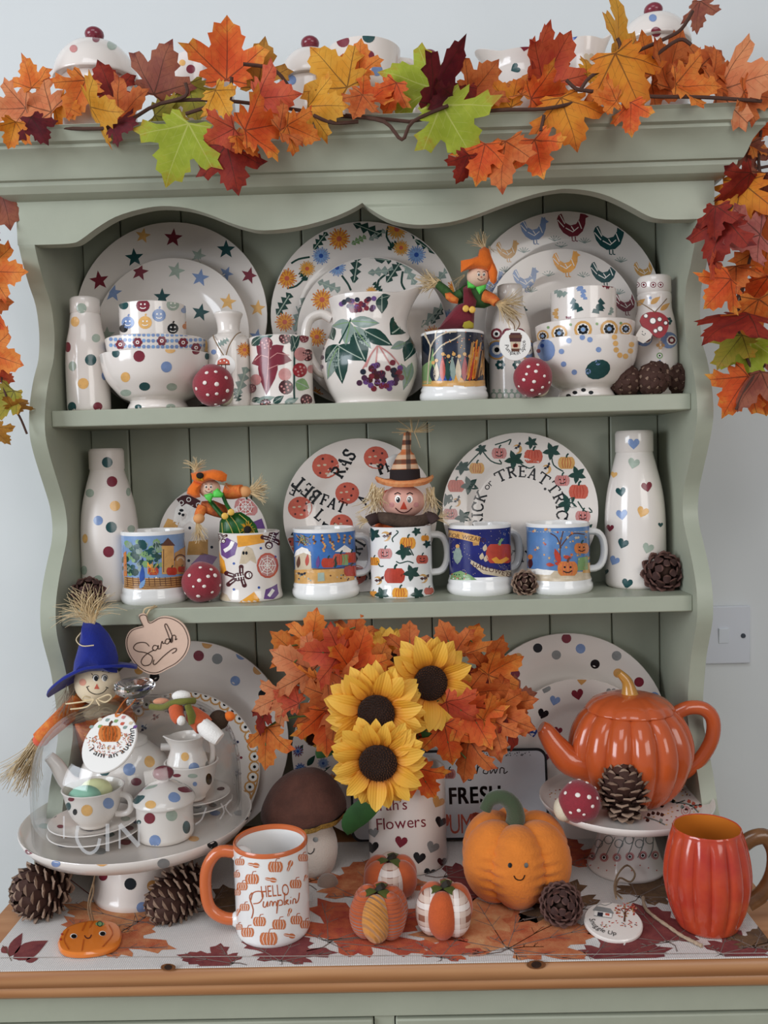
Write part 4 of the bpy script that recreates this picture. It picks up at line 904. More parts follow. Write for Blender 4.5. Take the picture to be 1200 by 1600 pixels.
def d(S,g):
    k=kF; rnd=random.Random(4)
    for i in range(110): S.dot(g,*k(70+285*rnd.random(),560+220*rnd.random()),.6,'be',1,n=4)
    S.stroke(g,[k(62,580),k(120,590),k(170,602),k(208,612)],11,'tan',2,smooth=3); S.poly(g,[k(*q) for q in((175,615),(210,605),(205,635),(178,638))],'st',1)
    S.text(g,'FOR WIZARD',*k(66,596),6.4,'mb',9,lay=3,gap=.12)
    pump(S,g,*k(300,675),20,'r',2,stem='lg'); S.poly(g,[k(*q) for q in((262,700),(285,690),(300,705),(330,690),(345,700),(310,722),(280,720))],'oy',4)
    for x in (275,325): S.shape(g,*k(x,668),4,[(-1,1),(0,-1),(1,1)],'oy',4)
    S.poly(g,[k(*q) for q in((165,720),(170,705),(235,740),(310,755),(355,752),(355,782),(300,782),(225,770))],'be',2); S.text(g,'HALLOWE\u2019EN',*k(174,738),7.6,'mb',15,lay=3,gap=.1)
    S.leaf(g,*k(105,725),*k(108,630),13,'gr',2); S.shape(g,*k(105,625),6,[(-1,1),(0,-2.6),(1,1)],'nv',3); S.dot(g,*k(106,640),3.2,'tan',3,n=8); S.stroke(g,[k(85,665),k(128,690)],3,'gr',3)
    S.poly(g,[k(*q) for q in((70,795),(75,770),(120,755),(165,775),(195,798))],'lg',1)
    for i in range(16): S.dot(g,*k(80+90*rnd.random(),770+24*rnd.random()),1.2,rnd.choice(['w','r','dg']),2,n=5)
    for x,y in ((230,650),(215,690),(235,700)): S.leaf(g,*k(x,y+14),*k(x+6,y-20),7,rnd.choice(['tan','be']),2)
scene_mug('mug','dark blue mug with wizard banner and the word HALLOWE\u2019EN',750,98,822,932,d,M('midnight_transfer','#20246a',.18,var=.25,vs=30,coat=.3),phi=28)
def d(S,g):
    k=kF; rnd=random.Random(6)
    S.poly(g,[k(*q) for q in((430,790),(430,740),(520,750),(640,760),(730,755),(730,790))],'be',1); S.poly(g,[k(*q) for q in((430,760),(480,745),(560,755),(540,775))],'w',2)
    pump(S,g,*k(685,650),11,'O',2,True,ln='p'); pump(S,g,*k(620,745),15,'O',3,True,ln='p',stem='br')
    S.poly(g,[k(*q) for q in((665,755),(668,695),(715,685),(715,750))],'lg',2); S.poly(g,[k(*q) for q in((690,765),(695,720),(728,715),(728,765))],'tan',2)
    for q in ([(590,760),(585,640),(600,570)],[(590,650),(570,600),(540,580)],[(590,640),(620,600),(650,580),(700,585)]): S.stroke(g,[k(*p) for p in q],1.6,'br',2,smooth=3)
    S.stroke(g,[k(440,570),k(580,572),k(720,570)],.8,'be',1)
    for i in range(46):
        x,y=k(440+285*rnd.random(),560+150*rnd.random()); S.star(g,x,y,rnd.uniform(1.5,3.6),rnd.choice(['O','r','tan','st','oy','be']),rnd.random()*70,2)
    for x,y in ((520,725),(560,720),(600,690)): S.leaf(g,*k(x,y),*k(x+40,y+4),6,'r',3)
    S.leaf(g,*k(445,745),*k(448,690),8,'mb',2); S.dot(g,*k(447,690),4,'O',3,n=8)
    S.leaf(g,*k(585,720),*k(560,650),9,'r',3)
scene_mug('mug','light blue mug with pumpkin lanterns beside the tall heart bottle',872,98,820,930,d,M('dusk_transfer','#5b82b4',.2,var=.25,vs=25,coat=.3),phi=8)
sp3=[(-.1,-.85,.09),(.45,-.75,.09),(-.65,-.45,.1),(.3,-.4,.1),(.65,-.45,.12),(-.15,-.2,.11),(.1,.1,.1),(-.45,.12,.07),(.5,.4,.09),(-.85,.45,.09),(-.2,.6,.11),(-.65,.92,.07),(.4,.9,.06),(.9,.05,.08)]
toadstool('red spotted toadstool standing between the castle mug and the skeleton biscuit mug',316,913,31.5,.045,ZM,sp3,(0,.9))
# ================================================================ pine cones
CONE=M('pine_cone_scale','#46291f',.7,var=.35,vs=120,bump=.4,bs=300); CONET=M('pine_cone_tip','#927865',.75,var=.3,vs=200); CORE=M('pine_cone_core','#3d261c',.85)
CONED=M('dark_cone_scale','#452a25',.7,var=.3,vs=120,bump=.4,bs=300)
def scale_mesh(key,curl,mat,tip):
    if key in MESH: return MESH[key]
    g=G(); n=5; vs=[];fs=[]
    for i in range(n+1):
        t=i/n; wd=.5*(.35+.75*math.sin(PI*min(t*.62+.12,1))) if t<1 else .18; z=curl*t*t
        for s in (-1,-.5,0,.5,1):
            vs.append((s*wd,t,z-.16*s*s*wd+(.06 if s==0 else 0)))
        for s in (-1,0,1): vs.append((s*wd*.9,t*.98,z-.16*s*s*wd-.09-.06*t))
    q=8
    for i in range(n):
        a=i*q;b=a+q
        for j in range(4): fs.append((a+j,a+j+1,b+j+1,b+j))
        for j in (5,6): fs.append((a+j+1,a+j,b+j,b+j+1))
        fs.append((a,b,b+5,a+5)); fs.append((a+4,a+7,b+7,b+4))
    a=n*q; fs.append((a,a+1,a+2,a+6,a+5)); fs.append((a+2,a+3,a+4,a+7,a+6))
    g.add(vs,fs,mat); k=g.mi(tip)
    for i,f in enumerate(g.f):
        if min(f)>=(n-1)*q: g.m[i]=k
    o=g.build('scale',fix=True); MESH[key]=o.data; bpy.data.objects.remove(o); return MESH[key]
def pinecone(label,cx,cy,lpx,wpx,Y,axis,closed=False,n=60,mat=CONE,tip=None,zs=None,group='pine cones'):
    """axis: direction of the cone tip in world; lpx length, wpx width in photo px"""
    k=sc(Y); l=lpx*k; w=wpx*k/2; c=at(cx,cy,Y)
    ax=Vector(axis).normalized()
    if zs is not None:
        e=math.sqrt((l/2*ax.z)**2+(w*w)*(1-ax.z**2)); c.z=max(c.z,zs+e*.93) if c.z<zs+e*.93 else c.z
        c.z=zs+e*.95
    t=thing('pine_cone',label,'pine cone',c,group); m=ax.to_track_quat('Z','Y').to_matrix().to_4x4(); t.matrix_world=Matrix.Translation(c)@m
    sm=scale_mesh('closed' if closed else 'open',-.25 if closed else .28,CONE,CONET)
    sm2=scale_mesh('dclosed' if closed else 'dopen',-.2 if closed else .25,CONED,M('dark_cone_tip','#5f4038',.75,var=.2,vs=150))
    sm=sm2 if mat is CONED else sm
    G().lathe([(0,-l*.46),(w*.45,-l*.4),(w*.62,-l*.15),(w*.5,l*.15),(w*.2,l*.4),(0,l*.46)],CORE,14).build('core',t)
    alpha=R(14) if closed else R(48); wd0=math.sqrt(4*PI*w*(l/2)/n)*(1.25 if closed else 1.2)
    for i in range(n):
        u=-.95+1.947*(1-(1-(i+.5)/n)**1.3); ps=math.asin(max(-1,min(1,u))); a=i*2.39996
        cp,sp=math.cos(ps),math.sin(ps); cp=max(cp,.04)
        P0=Vector((0,w*cp,l/2*sp)); ta=Vector((0,-w*sp,l/2*cp)).normalized(); nu=Vector((0,ta.z,-ta.y))
        al=alpha*(1-.55*max(u,0)-.75*max(u,0)**6); dr=ta*math.cos(al)+nu*math.sin(al); nn=nu*math.cos(al)-ta*math.sin(al)
        k2=.55+.45*math.sqrt(max(0,1-u*u)); wd=wd0*k2; ln=wd*(1.3 if closed else 1.15)
        st=P0-dr*ln*(.6 if closed else .9)
        q=Matrix(((wd,0,0,st.x),(0,dr.y*ln,nn.y*ln,st.y),(0,dr.z*ln,nn.z*ln,st.z),(0,0,0,1)))
        q=Matrix.Rotation(a,4,'Z')@q
        shared('scale',sm,t,q)
    return t
pinecone('closed brown pine cone nearest the teal spot bowl foot',977,598,56,50,.03,(-.5,-.3,.25),True,56,zs=ZT)
pinecone('closed brown pine cone in the middle of the upper shelf trio',1021,594,58,52,.022,(.5,-.55,.35),True,56,zs=ZT)
pinecone('closed brown pine cone nearest the hutch side on the upper shelf',1056,594,54,50,.045,(.75,-.35,.25),True,56,zs=ZT)
pinecone('small pine cone between the wizard mug and the lantern mug',820,910,36,37,.045,(.1,-.9,.25),False,46,CONE,zs=ZM)
pinecone('dark rosette pine cone beside the heart bottle',1035,897,50,60,.055,(.05,-.92,.35),False,56,CONED,zs=ZM)
pinecone('dark pine cone behind the straw tuft on the middle shelf',138,922,44,48,.03,(.1,-.5,.7),False,48,CONED,zs=ZM)
# ================================================================ small scarecrows
STRAW=M('raffia_straw','#cdb690',.8,var=.25,vs=150,bump=.3,bs=300); RAF=M('pale_raffia','#e0caa2',.8,var=.18,vs=150); SKIN=M('cream_cloth_face','#e3bfa6',.8,bump=.2,bs=800)
def felt(n,c,**k): return M('felt_'+n,c,.9,var=.1,vs=200,bump=.35,bs=500,sheen=.2,**k)
OFELT=felt('orange','#e56f1c'); LIME=M('lime_satin_ribbon','#58c94f',.5,var=.1,vs=100); REDF=felt('maroon','#6f1a28'); GRNS=M('green_shiny_stripe','#1d5a22',.35,var=.4,vs=60); PLOR=M('orange_check_cloth','#c9512a',.85,var=.45,vs=140,col2='#e08a3a'); GPL=M('green_check_cloth','#35562a',.85,var=.4,vs=140); YBUT=M('yellow_button','#dcae4a',.4)
def puff(t,name,pts,Y,depth,mat,k=None,n=5,par=None,back=.8,deco=None,flat=0):
    """soft stuffed piece with a photographed outline, its own depth and thickness (m)"""
    if k: pts=[k(*q) for q in pts]
    o=t.matrix_world.inverted() if t.parent is None else Matrix.Identity(4)
    w=[at(px,py,Y) for px,py in pts]; c=sum(w,Vector())/len(w); m=len(w); vs=[];fs=[]
    for side,dp in ((-1,depth),(1,depth*back)):
        b=len(vs)
        for i in range(n+1):
            s=1-i/n; hh=dp*math.sqrt(max(0,1-s*s)) if not flat else dp*min(1,(1-s)*4)
            for p in w: q=c+(p-c)*s; vs.append(o@Vector((q.x,Y+side*hh,q.z)))
        for i in range(n):
            for j in range(m): fs.append((b+i*m+j,b+i*m+(j+1)%m,b+(i+1)*m+(j+1)%m,b+(i+1)*m+j))
    g=G(); g.add(vs,fs,mat)
    bm=None
    ob=g.build(name,par or t)
    return ob
def loc(t): return t.matrix_world.inverted()
def blob(t,name,px,py,Y,rx,ry,dep,mat,seg=18,rings=12,k=None,deco=None,par=None):
    if k: px,py=k(px,py)
    c=at(px,py,Y); q=sc(Y); g=G().ball(tuple(c-t.location),(rx*q,dep*q,ry*q),mat,seg,rings)
    if deco: deco(BallSurf(t.location,c-t.location,(rx*q,dep*q,ry*q),L=.003),g)
    return g.build(name,par or t,fix=False if deco else True)
def limb(t,name,pts,rad,mat,k=None,seg=10,par=None,flat=1):
    w=[(at(*(k(a,b) if k else (a,b)),y)-t.location) for a,b,y in pts]
    q=sc(pts[0][2]); f=(lambda u:rad(u)*q) if callable(rad) else rad*q
    return G().tube(smooth_prof(w,4),f,mat,seg,flat=flat).build(name,par or t)
def straw(t,name,px,py,Y,ang,spread,length,n,mat=STRAW,w=.9,rnd=None,start=2,curl=.25,k=None,par=None,dy=.3):
    """bundle of raffia strands; ang in the picture, degrees clockwise from up"""
    if k: px,py=k(px,py)
    rnd=rnd or random.Random(int(px*7+py)); g=G(); q=sc(Y)
    for i in range(n):
        a=R(ang+rnd.uniform(-spread,spread)); l=length*rnd.uniform(.6,1.05); c=rnd.uniform(-curl,curl); yy=rnd.uniform(-dy,dy)
        pts=[]
        ox,oy=rnd.uniform(-start,start),rnd.uniform(-start,start)
        for j in range(5):
            u=j/4; aa=a+c*u*2; pts.append(at(px+ox*(1-u*.3)+l*u*math.sin(aa),py+oy*(1-u*.3)-l*u*math.cos(aa),Y+yy*l*u*q)-t.location)
        g.tube(pts,lambda u:w*q*(1-.45*u)*.6,mat,4,flat=.5)
    return g.build(name,par or t)
def face(S,g,x,y,s,nose='p',tri=False,brow=True,lip='mb'):
    """simple painted doll face centred x,y in px, s = half width"""
    for e in (-1,1):
        S.dot(g,x+e*.3*s,y-.12*s,.15*s,'w',0,ry=.2*s,n=12); S.dot(g,x+e*.28*s,y-.08*s,.1*s,'k',1,ry=.14*s,n=10); S.dot(g,x+e*.28*s-.03*s,y-.13*s,.035*s,'w',2,n=6)
        S.stroke(g,[(x+e*.15*s,y-.36*s),(x+e*.3*s,y-.44*s),(x+e*.46*s,y-.36*s)],.05*s,'k',1)
    if tri: S.shape(g,x,y+.22*s,.22*s,[(-.8,.8),(0,-1),(.8,.8)],nose,1)
    else: S.dot(g,x,y+.18*s,.09*s,nose,1,n=8)
    S.stroke(g,[(x-.42*s,y+.32*s),(x-.22*s,y+.5*s),(x,y+.56*s),(x+.22*s,y+.5*s),(x+.42*s,y+.32*s)],.05*s,lip,1,smooth=3)
# --- red scarecrow on the upper shelf
k=K(640,350,6)
t=thing('scarecrow_pick','small scarecrow in a maroon dress and orange hat on the upper shelf','scarecrow',at(733,505,.05))
puff(t,'dress',[(500,600),(560,560),(600,640),(640,720),(610,790),(600,980),(480,1000),(270,985),(340,880),(440,760),(500,740)],.05,.014,REDF,k)
puff(t,'shirt',[(430,640),(500,580),(540,570),(700,600),(780,650),(770,760),(700,790),(560,780),(480,760),(430,720)],.056,.012,GPL,k)
limb(t,'arm',[(480,660,.05),(400,690,.048),(330,620,.045),(255,560,.042)],lambda u:9-3*u,GPL,k); limb(t,'arm',[(700,680,.05),(770,700,.045),(815,740,.042)],lambda u:10-3*u,PLOR,k)
puff(t,'patch',[(330,650),(380,640),(460,700),(450,750),(390,740),(340,700)],.04,.006,PLOR,k)
straw(t,'straw_hand',265,560,.042,-82,36,34,60,k=k,w=2.3,start=5,mat=RAF); straw(t,'straw_hand',820,740,.042,112,38,46,70,k=k,w=2.1,start=3,mat=RAF)
blob(t,'head',645,490,.045,18,16,15,SKIN,k=k,deco=lambda S,g:face(S,g,*k(672,482),14))
puff(t,'hat',[(480,345),(560,330),(640,300),(655,240),(700,212),(745,235),(765,300),(795,380),(740,440),(690,425),(620,415),(540,430),(480,455)],.034,.01,OFELT,k); puff(t,'hat_flap',[(755,310),(800,380),(825,450),(815,540),(790,565),(755,540),(738,450)],.036,.008,OFELT,k)
straw(t,'hat_straw',700,225,.036,-28,40,30,34,k=k,w=1.9,mat=RAF); straw(t,'hat_straw',745,215,.034,135,20,18,8,k=k,w=1); straw(t,'hair',760,560,.044,190,10,14,8,k=k); straw(t,'hair',520,480,.046,230,14,30,10,k=k)
for q in ([(540,530),(600,570),(625,590),(600,605),(545,600)],[(625,590),(720,565),(715,600),(655,660),(620,600)]): puff(t,'bow',q,.026,.004,LIME,k)
for x,y in ((527,793),(588,803)):
    ob=blob(t,'button',x,y,.033,5.2,5.4,2,YBUT,k=k,seg=14,rings=8)
puff(t,'flower_patch',[(495,960),(510,920),(560,905),(600,930),(600,975),(520,985)],.036,.002,M('yellow_felt','#9a8a2a',.9),k)
limb(t,'stick',[(560,960,.055),(560,1150,.055)],2.2,M('wood_stick','#b08a5a',.8),k)
# --- green scarecrow on the middle shelf
k=K(240,700,6)
t=thing('scarecrow_pick','small scarecrow in a striped green dress and orange hat on the middle shelf','scarecrow',at(372,825,.06))
puff(t,'dress',[(620,690),(650,640),(740,610),(820,600),(900,650),(960,720),(985,800),(960,860),(640,860),(615,800)],.06,.016,GRNS,k)
for q in ([(680,670),(720,740),(760,850)],[(720,640),(780,720),(830,850)],[(800,620),(880,690),(950,800)],[(640,700),(650,850)]): limb(t,'piping',[(a,b,.0445) for a,b in q],.6,M('gold_thread','#c5b45a',.5),k,5)
puff(t,'shirt',[(450,500),(560,490),(680,540),(700,600),(640,660),(560,640),(450,600),(430,560)],.062,.012,M('plaid_orange_cloth','#d3722f',.85,var=.5,vs=120,col2='#7a2a2a'),k)
for q in ([(530,500,.045),(590,570,.042),(650,640,.042)],[(640,420,.045),(680,520,.045),(730,600,.042)]): limb(t,'strap',q,6,GRNS,k,8,flat=.5)
limb(t,'sleeve',[(660,400,.055),(740,415,.055),(830,400,.05)],lambda u:13-3*u,PLOR,k); limb(t,'sleeve',[(460,560,.055),(430,620,.05),(420,690,.046)],lambda u:9-2*u,PLOR,k)
blob(t,'cuff',855,410,.05,10,9,8,M('peach_cloth','#d99a62',.85),k=k); blob(t,'cuff',425,660,.045,9,8,8,M('peach_cloth'),k=k)
straw(t,'straw_hand',880,405,.05,82,38,34,70,k=k,w=2.1,start=3,mat=RAF); straw(t,'straw_hand',415,700,.045,170,22,32,50,k=k,w=2,start=3,mat=RAF)
blob(t,'head',525,380,.05,17,15,14,SKIN,k=k,deco=lambda S,g:face(S,g,*k(515,372),13))
puff(t,'hat',[(350,235),(420,225),(480,215),(560,200),(640,215),(690,250),(680,310),(640,320),(600,298),(520,305),(455,335),(390,320),(360,290)],.038,.011,OFELT,k); puff(t,'hat_flap',[(380,300),(455,335),(430,400),(440,460),(390,470),(310,430),(320,380)],.04,.009,OFELT,k)
straw(t,'hat_straw',390,225,.038,8,42,24,34,k=k,w=1.8,curl=.5,mat=RAF); straw(t,'hair',650,330,.045,120,20,16,8,k=k)
blob(t,'hat_flower',435,258,.026,6,5,3,M('black_felt','#17120f',.9),k=k); straw(t,'hat_petals',440,275,.027,180,80,7,14,M('yellow_petal','#e0a92a',.7),k=k,w=2)
for q in ([(470,440),(540,420),(565,440),(535,510),(490,480)],[(555,410),(600,375),(655,430),(640,465),(560,465)]): puff(t,'bow',q,.03,.004,LIME,k)
for x,y in ((668,638),(726,602)): blob(t,'button',x,y,.036,5.6,5.4,2.2,YBUT,k=k,seg=14,rings=8)
straw(t,'sunflower_petals',880,765,.043,0,180,13,26,M('yellow_petal'),k=k,w=2.2,curl=.1); blob(t,'sunflower_disc',880,765,.041,6,6,2.5,M('black_felt'),k=k)
limb(t,'stick',[(800,800,.065),(800,1050,.065)],2.2,M('wood_stick'),k)
# --- plaid hat scarecrow in the pumpkin mug
def plaid(name,c0,c1,c2,c3):
    m=bpy.data.materials.new(name); m.use_nodes=True; nt=m.node_tree; b=nt.nodes['Principled BSDF']; b.inputs['Roughness'].default_value=.85
    tc=nt.nodes.new('ShaderNodeTexCoord'); col=None
    prev=nt.nodes.new('ShaderNodeRGB'); prev.outputs[0].default_value=C(c0); pv=prev.outputs[0]
    for ax,sc_,cc,th in (('X',46,c1,.55),('Z',46,c2,.6),('X',23,c3,.88),('Z',23,c3,.88)):
        w_=nt.nodes.new('ShaderNodeTexWave'); w_.bands_direction=ax; w_.inputs['Scale'].default_value=sc_*.5
        nt.links.new(tc.outputs['Object'],w_.inputs['Vector'])
        g_=nt.nodes.new('ShaderNodeMath'); g_.operation='GREATER_THAN'; g_.inputs[1].default_value=th; nt.links.new(w_.outputs['Fac'],g_.inputs[0])
        f_=nt.nodes.new('ShaderNodeMath'); f_.operation='MULTIPLY'; f_.inputs[1].default_value=.75; nt.links.new(g_.outputs[0],f_.inputs[0])
        mx=nt.nodes.new('ShaderNodeMixRGB'); mx.inputs['Color2'].default_value=C(cc); nt.links.new(f_.outputs[0],mx.inputs['Fac']); nt.links.new(pv,mx.inputs['Color1']); pv=mx.outputs['Color']
    nt.links.new(pv,b.inputs['Base Color']); MATS[name]=m; return m
PLAID=plaid('plaid_hat_cloth','#c98a5e','#d06a34','#dcbfa0','#1e1a20')
k=K(540,650,6.667)
tm,om,rm_,hm_=mp
t=thing('scarecrow','scarecrow with tall plaid hat and triangle nose standing in the pumpkin mug','scarecrow',Vector((om.x,om.y,ZM+hm_-.004)))
Yc=om.y
blob(t,'torso',560,1240,Yc+.008,43,36,32,felt('deep_orange','#cf5a1f'),k=k)
blob(t,'head',600,890,Yc-.004,34,26,26,M('pink_cloth_face','#d9a393',.85,bump=.2,bs=800),k=k,seg=28,rings=18,deco=lambda S,g:(face(S,g,*k(605,890),31,'r',True),S.dot(g,*k(480,925),4,'pk',0),S.dot(g,*k(735,925),4,'pk',0)))
limb(t,'scarf',[(330,1055,Yc-.008),(430,1070,Yc-.02),(560,1095,Yc-.022),(720,1105,Yc-.024),(880,1060,Yc-.01)],lambda u:8+3*math.sin(PI*u),M('brown_fleece','#4b3a30',.95,var=.3,vs=120,bump=.6,bs=300),k,12)
limb(t,'arm',[(330,1060,Yc-.01),(270,1080,Yc-.02),(235,1100,Yc-.022)],9,M('dark_cloth','#3b2a28',.9),k); limb(t,'arm',[(850,1050,Yc-.01),(910,1070,Yc-.02),(935,1100,Yc-.022)],9,M('dark_cloth'),k)
straw(t,'straw_hand',235,1090,Yc-.022,-95,24,22,36,k=k,w=1.3,mat=RAF); straw(t,'straw_hand',950,1070,Yc-.022,75,40,22,30,k=k,w=1.3,mat=RAF)
straw(t,'hair',350,790,Yc-.008,195,20,44,46,k=k,w=2.2,start=8,mat=RAF); straw(t,'hair',300,720,Yc-.03,195,25,40,14,k=k,w=2.6,start=5,mat=RAF); straw(t,'hair',880,770,Yc-.008,172,12,40,40,k=k,w=2.2,start=7,mat=RAF); straw(t,'hair',815,800,Yc-.03,178,6,34,4,k=k,w=1.6)
q=sc(Yc); c=at(*k(620,700),Yc-.002)-t.location
PBRIM=M('orange_plaid_brim','#c9602c',.85,var=.5,vs=90,col2='#dca06a')
g=G().lathe([(.0,.004),(36*q,.001),(43*q,-.001),(46*q,.004),(44*q,.0075),(40*q,.004),(24*q,.006),(0,.007)],PBRIM,36,fn=lambda r,z,a:(r*(1+.02*math.sin(3*a)),z+.008*(r/(45*q))**2*abs(math.sin(a))**3-.004*(r/(45*q))**2)); g.v=[(x+c.x,y*.8+c.y,z+c.z) for x,y,z in g.v]; g.build('hat_brim',t)
g=G().lathe([(25*q,0),(24*q,.005),(23.5*q,.014),(23.5*q,.016)],M('dark_brown_felt','#241a1a',.9),30); g.v=[(x+c.x,y*.85+c.y,z+c.z+.004) for x,y,z in g.v]; g.build('hat_band',t)
cr=smooth_prof([(22.5*q,.014),(20*q,.024),(16*q,.036),(13.5*q,.041),(8.5*q,.045),(7.2*q,.05),(6.5*q,.06),(5.5*q,.07),(2*q,.073),(0,.0735)],3)
g=G().lathe(cr,PLAID,30,fn=lambda r,z,a:(r*(1+.05*math.sin(4*a+z*120)),z)); g.v=[(x+c.x+(z-.02)*.10,y*.85+c.y,z+c.z) for x,y,z in g.v]; g.build('hat_crown',t)
straw(t,'hat_straw',700,160,Yc-.002,-50,62,34,9,k=k,w=3,start=1,mat=RAF,curl=.1); straw(t,'hat_straw',720,165,Yc-.004,100,75,32,10,k=k,w=2.6,start=1,mat=RAF,curl=.1)
puff(t,'hat_patch',[(415,450),(500,400),(560,395),(500,560),(430,500)],Yc+.012,.003,M('white_patch_cloth','#c9c6c2',.8),k)
# ================================================================ worktop: runner
LIN=M('linen_runner','#d9d4d0',.9,var=.05,vs=300,bump=.5,bs=900)
def weave(m):
    nt=m.node_tree; b=nt.nodes['Principled BSDF']; tc=nt.nodes.new('ShaderNodeTexCoord'); hs=[]
    for ax in ('X','Y'):
        w_=nt.nodes.new('ShaderNodeTexWave'); w_.bands_direction=ax; w_.inputs['Scale'].default_value=130; w_.inputs['Distortion'].default_value=1; nt.links.new(tc.outputs['Object'],w_.inputs['Vector']); hs.append(w_)
    a=nt.nodes.new('ShaderNodeMath'); a.operation='MULTIPLY'; nt.links.new(hs[0].outputs['Fac'],a.inputs[0]); nt.links.new(hs[1].outputs['Fac'],a.inputs[1])
    bp=nt.nodes.new('ShaderNodeBump'); bp.inputs['Strength'].default_value=.6; bp.inputs['Distance'].default_value=.0008; nt.links.new(a.outputs[0],bp.inputs['Height']); nt.links.new(bp.outputs['Normal'],b.inputs['Normal'])
weave(LIN)
def PR(n,c,c2): return M('print_'+n,c,.9,var=.4,vs=55,col2=c2,bump=.4,bs=900)
PRO=PR('orange_leaf','#cf8a5c','#b0502f'); PRR=PR('red_leaf','#a23c34','#c9683f'); PRM=PR('maroon_leaf','#6b2a30','#8a4440'); PRB=PR('brown_leaf','#7a5a3c','#4e3a2c'); PRT=PR('tan_leaf','#d3a070','#c26f45'); PRG=PR('grey_vein','#8f7f76','#6b5a54')
MAPLE=[(0,0),(.10,-.03),(.22,-.12),(.34,-.10),(.32,.0),(.45,.02),(.40,.10),(.30,.16),(.42,.22),(.62,.24),(.60,.34),(.72,.44),(.58,.48),(.50,.56),(.40,.52),(.28,.46),(.24,.52),(.30,.66),(.22,.70),(.20,.82),(.10,.84),(0,1.0)]
MAPLE=MAPLE+[(-x,y) for x,y in MAPLE[-2:0:-1]]
ZR0=ZC+.0016; xl,xr=-.452,.447
g=G().box((xl,CF+.002,ZC+.0001),(xr,.085,ZR0),LIN)
S=PlaneSurf(Matrix.Translation((0,0,ZR0)),L=.02); S.pos_=S.pos
def rp(a,b,off): return (max(xl,min(xr,a)),max(CF+.003,min(.084,b)),ZR0+off)
S.pos=rp
def mleaf(x,y,s,ang,mat,lay=0,ky=.42,vein=PRG):
    """printed maple leaf lying on the cloth: base at px (x,y), size px, foreshortened"""
    c,sn=math.cos(R(ang)),math.sin(R(ang)); q=lambda a,b:(x+s*(a*c+b*sn),y+s*ky*(a*sn-b*c))
    S.poly(g,[q(a,b) for a,b in MAPLE],mat,lay)
    for a,b in ((0,.95),(.66,.43),(-.66,.43),(.32,-.08),(-.32,-.08)):
        S.stroke(g,[q(0,-.05),q(a*.5,b*.5),q(a*.95,b*.95)],1.1,vein,lay+1)
        for f in (.45,.7): S.stroke(g,[q(a*f,b*f),q(a*f*1.2+b*.12,b*f*1.2+.08)],.7,vein,lay+1); S.stroke(g,[q(a*f,b*f),q(a*f*1.2-b*.12,b*f*1.2+.08)],.7,vein,lay+1)
    S.stroke(g,[q(0,0),q(.05,-.15),q(.02,-.3)],1.5,vein,lay+1)
for a in ((150,1480,150,35,PRO),(210,1440,130,-60,PRT,1),(330,1420,110,70,PRB),(440,1500,110,15,PRM,1),(360,1505,90,-70,PRM),(520,1470,190,50,PRR),(560,1400,150,10,PRO,1),(690,1495,90,20,PRR,1),(790,1480,190,-15,PRT),(800,1480,160,60,PRO,1),(905,1420,130,-60,PRB,1),(930,1500,130,70,PRM),(1040,1470,150,-20,PRM,1),(1000,1400,120,40,PRB),(1130,1490,120,60,PRM),(1180,1480,80,10,PRB,1),(700,1370,120,100,PRM),(470,1380,120,-40,PRB),(880,1350,110,0,PRR)): mleaf(*a)
for a,b,c,d_,w_ in ((14,1495,35,1458,17),(20,1498,75,1470,26),(3,1480,12,1490,12),(40,1502,60,1498,9)): S.leaf(g,a,b,c,d_,w_,PRM,1)
S.stroke(g,[(18,1502),(10,1485),(4,1478)],1.3,PRB,2); S.stroke(g,[(140,1398),(110,1375),(95,1360)],1.4,PRM,2); S.stroke(g,[(0,1497),(600,1494),(1200,1490)],1,PR('hem','#c9c0b8','#b0a8a0'),3)
for i in range(9): S.stroke(g,[(505,1470),(480+i*18,1500-abs(i-4)*3-30)],.7,PRG,2)
o=g.build('table_runner',fix=False,smooth=False); tag(o,'pale linen table runner printed with autumn leaves on the worktop','table runner')
ZK=ZR0+.0006
# ================================================================ plates at the back of the worktop
def pd(L_,k,f): return lambda S,g:[S.dot(g,*k(e[0],e[1]),e[2]/f,e[3]) for e in L_]
plate('dinner_plate','large polka dot plate behind the glass dome',300,156,.133,ZC,7,pd([(925,300,24,'o'),(887,356,24,'m'),(970,370,24,'gy'),(1078,350,24,'b'),(1152,418,23,'o'),(1050,468,22,'b'),(1175,528,22,'k'),(760,345,22,'g'),(690,450,22,'k'),(1165,645,20,'m'),(620,420,20,'y'),(1190,760,20,'o')],kG,2.857))
def d(S,g):
    cx,cy,n=290,1190,42
    for i in range(n):
        a=2*PI*i/n; x,y=cx+108*math.sin(a),cy-108*math.cos(a); S.dot(g,x,y,9.5,'o',0,n=10); S.dot(g,x+.0,y,6.8,'w',1,n=10); S.dot(g,x,y,2.6,'k',2,n=7)
        if i%2==0:
            x,y=cx+84*math.sin(a),cy-84*math.cos(a)
            for j in range(3): S.dot(g,x+3*math.cos(j*2.1),y+3*math.sin(j*2.1),2.4,'m' if i%4 else 'n',0,n=6)
            S.stroke(g,[(x+8*math.cos(a),y+8*math.sin(a)),(x-8*math.cos(a),y-8*math.sin(a))],1,'n')
    S.ring(g,cx,cy,117,3,'o',0,n=60)
plate('side_plate','plate with an orange scalloped eye border behind the glass dome',290,121,.108,ZC,7,d)
def d(S,g):
    for x,y,c in ((205,585,'m'),(215,650,'bl'),(240,470,'O'),(200,400,'bl'),(330,690,'O'),(300,630,'b')): burst(S,g,*kI(x,y),9,c,'oy' if c=='O' else 'sk')
    for a,b,c,e in ((195,480,235,520),(200,600,225,560),(240,640,270,600),(230,700,330,640)): S.leaf(g,*kI(a,b),*kI(c,e),9,'dg')
plate('dinner_plate','floral plate mostly hidden behind the sunflower bouquet',588,132,.13,ZC,7,d)
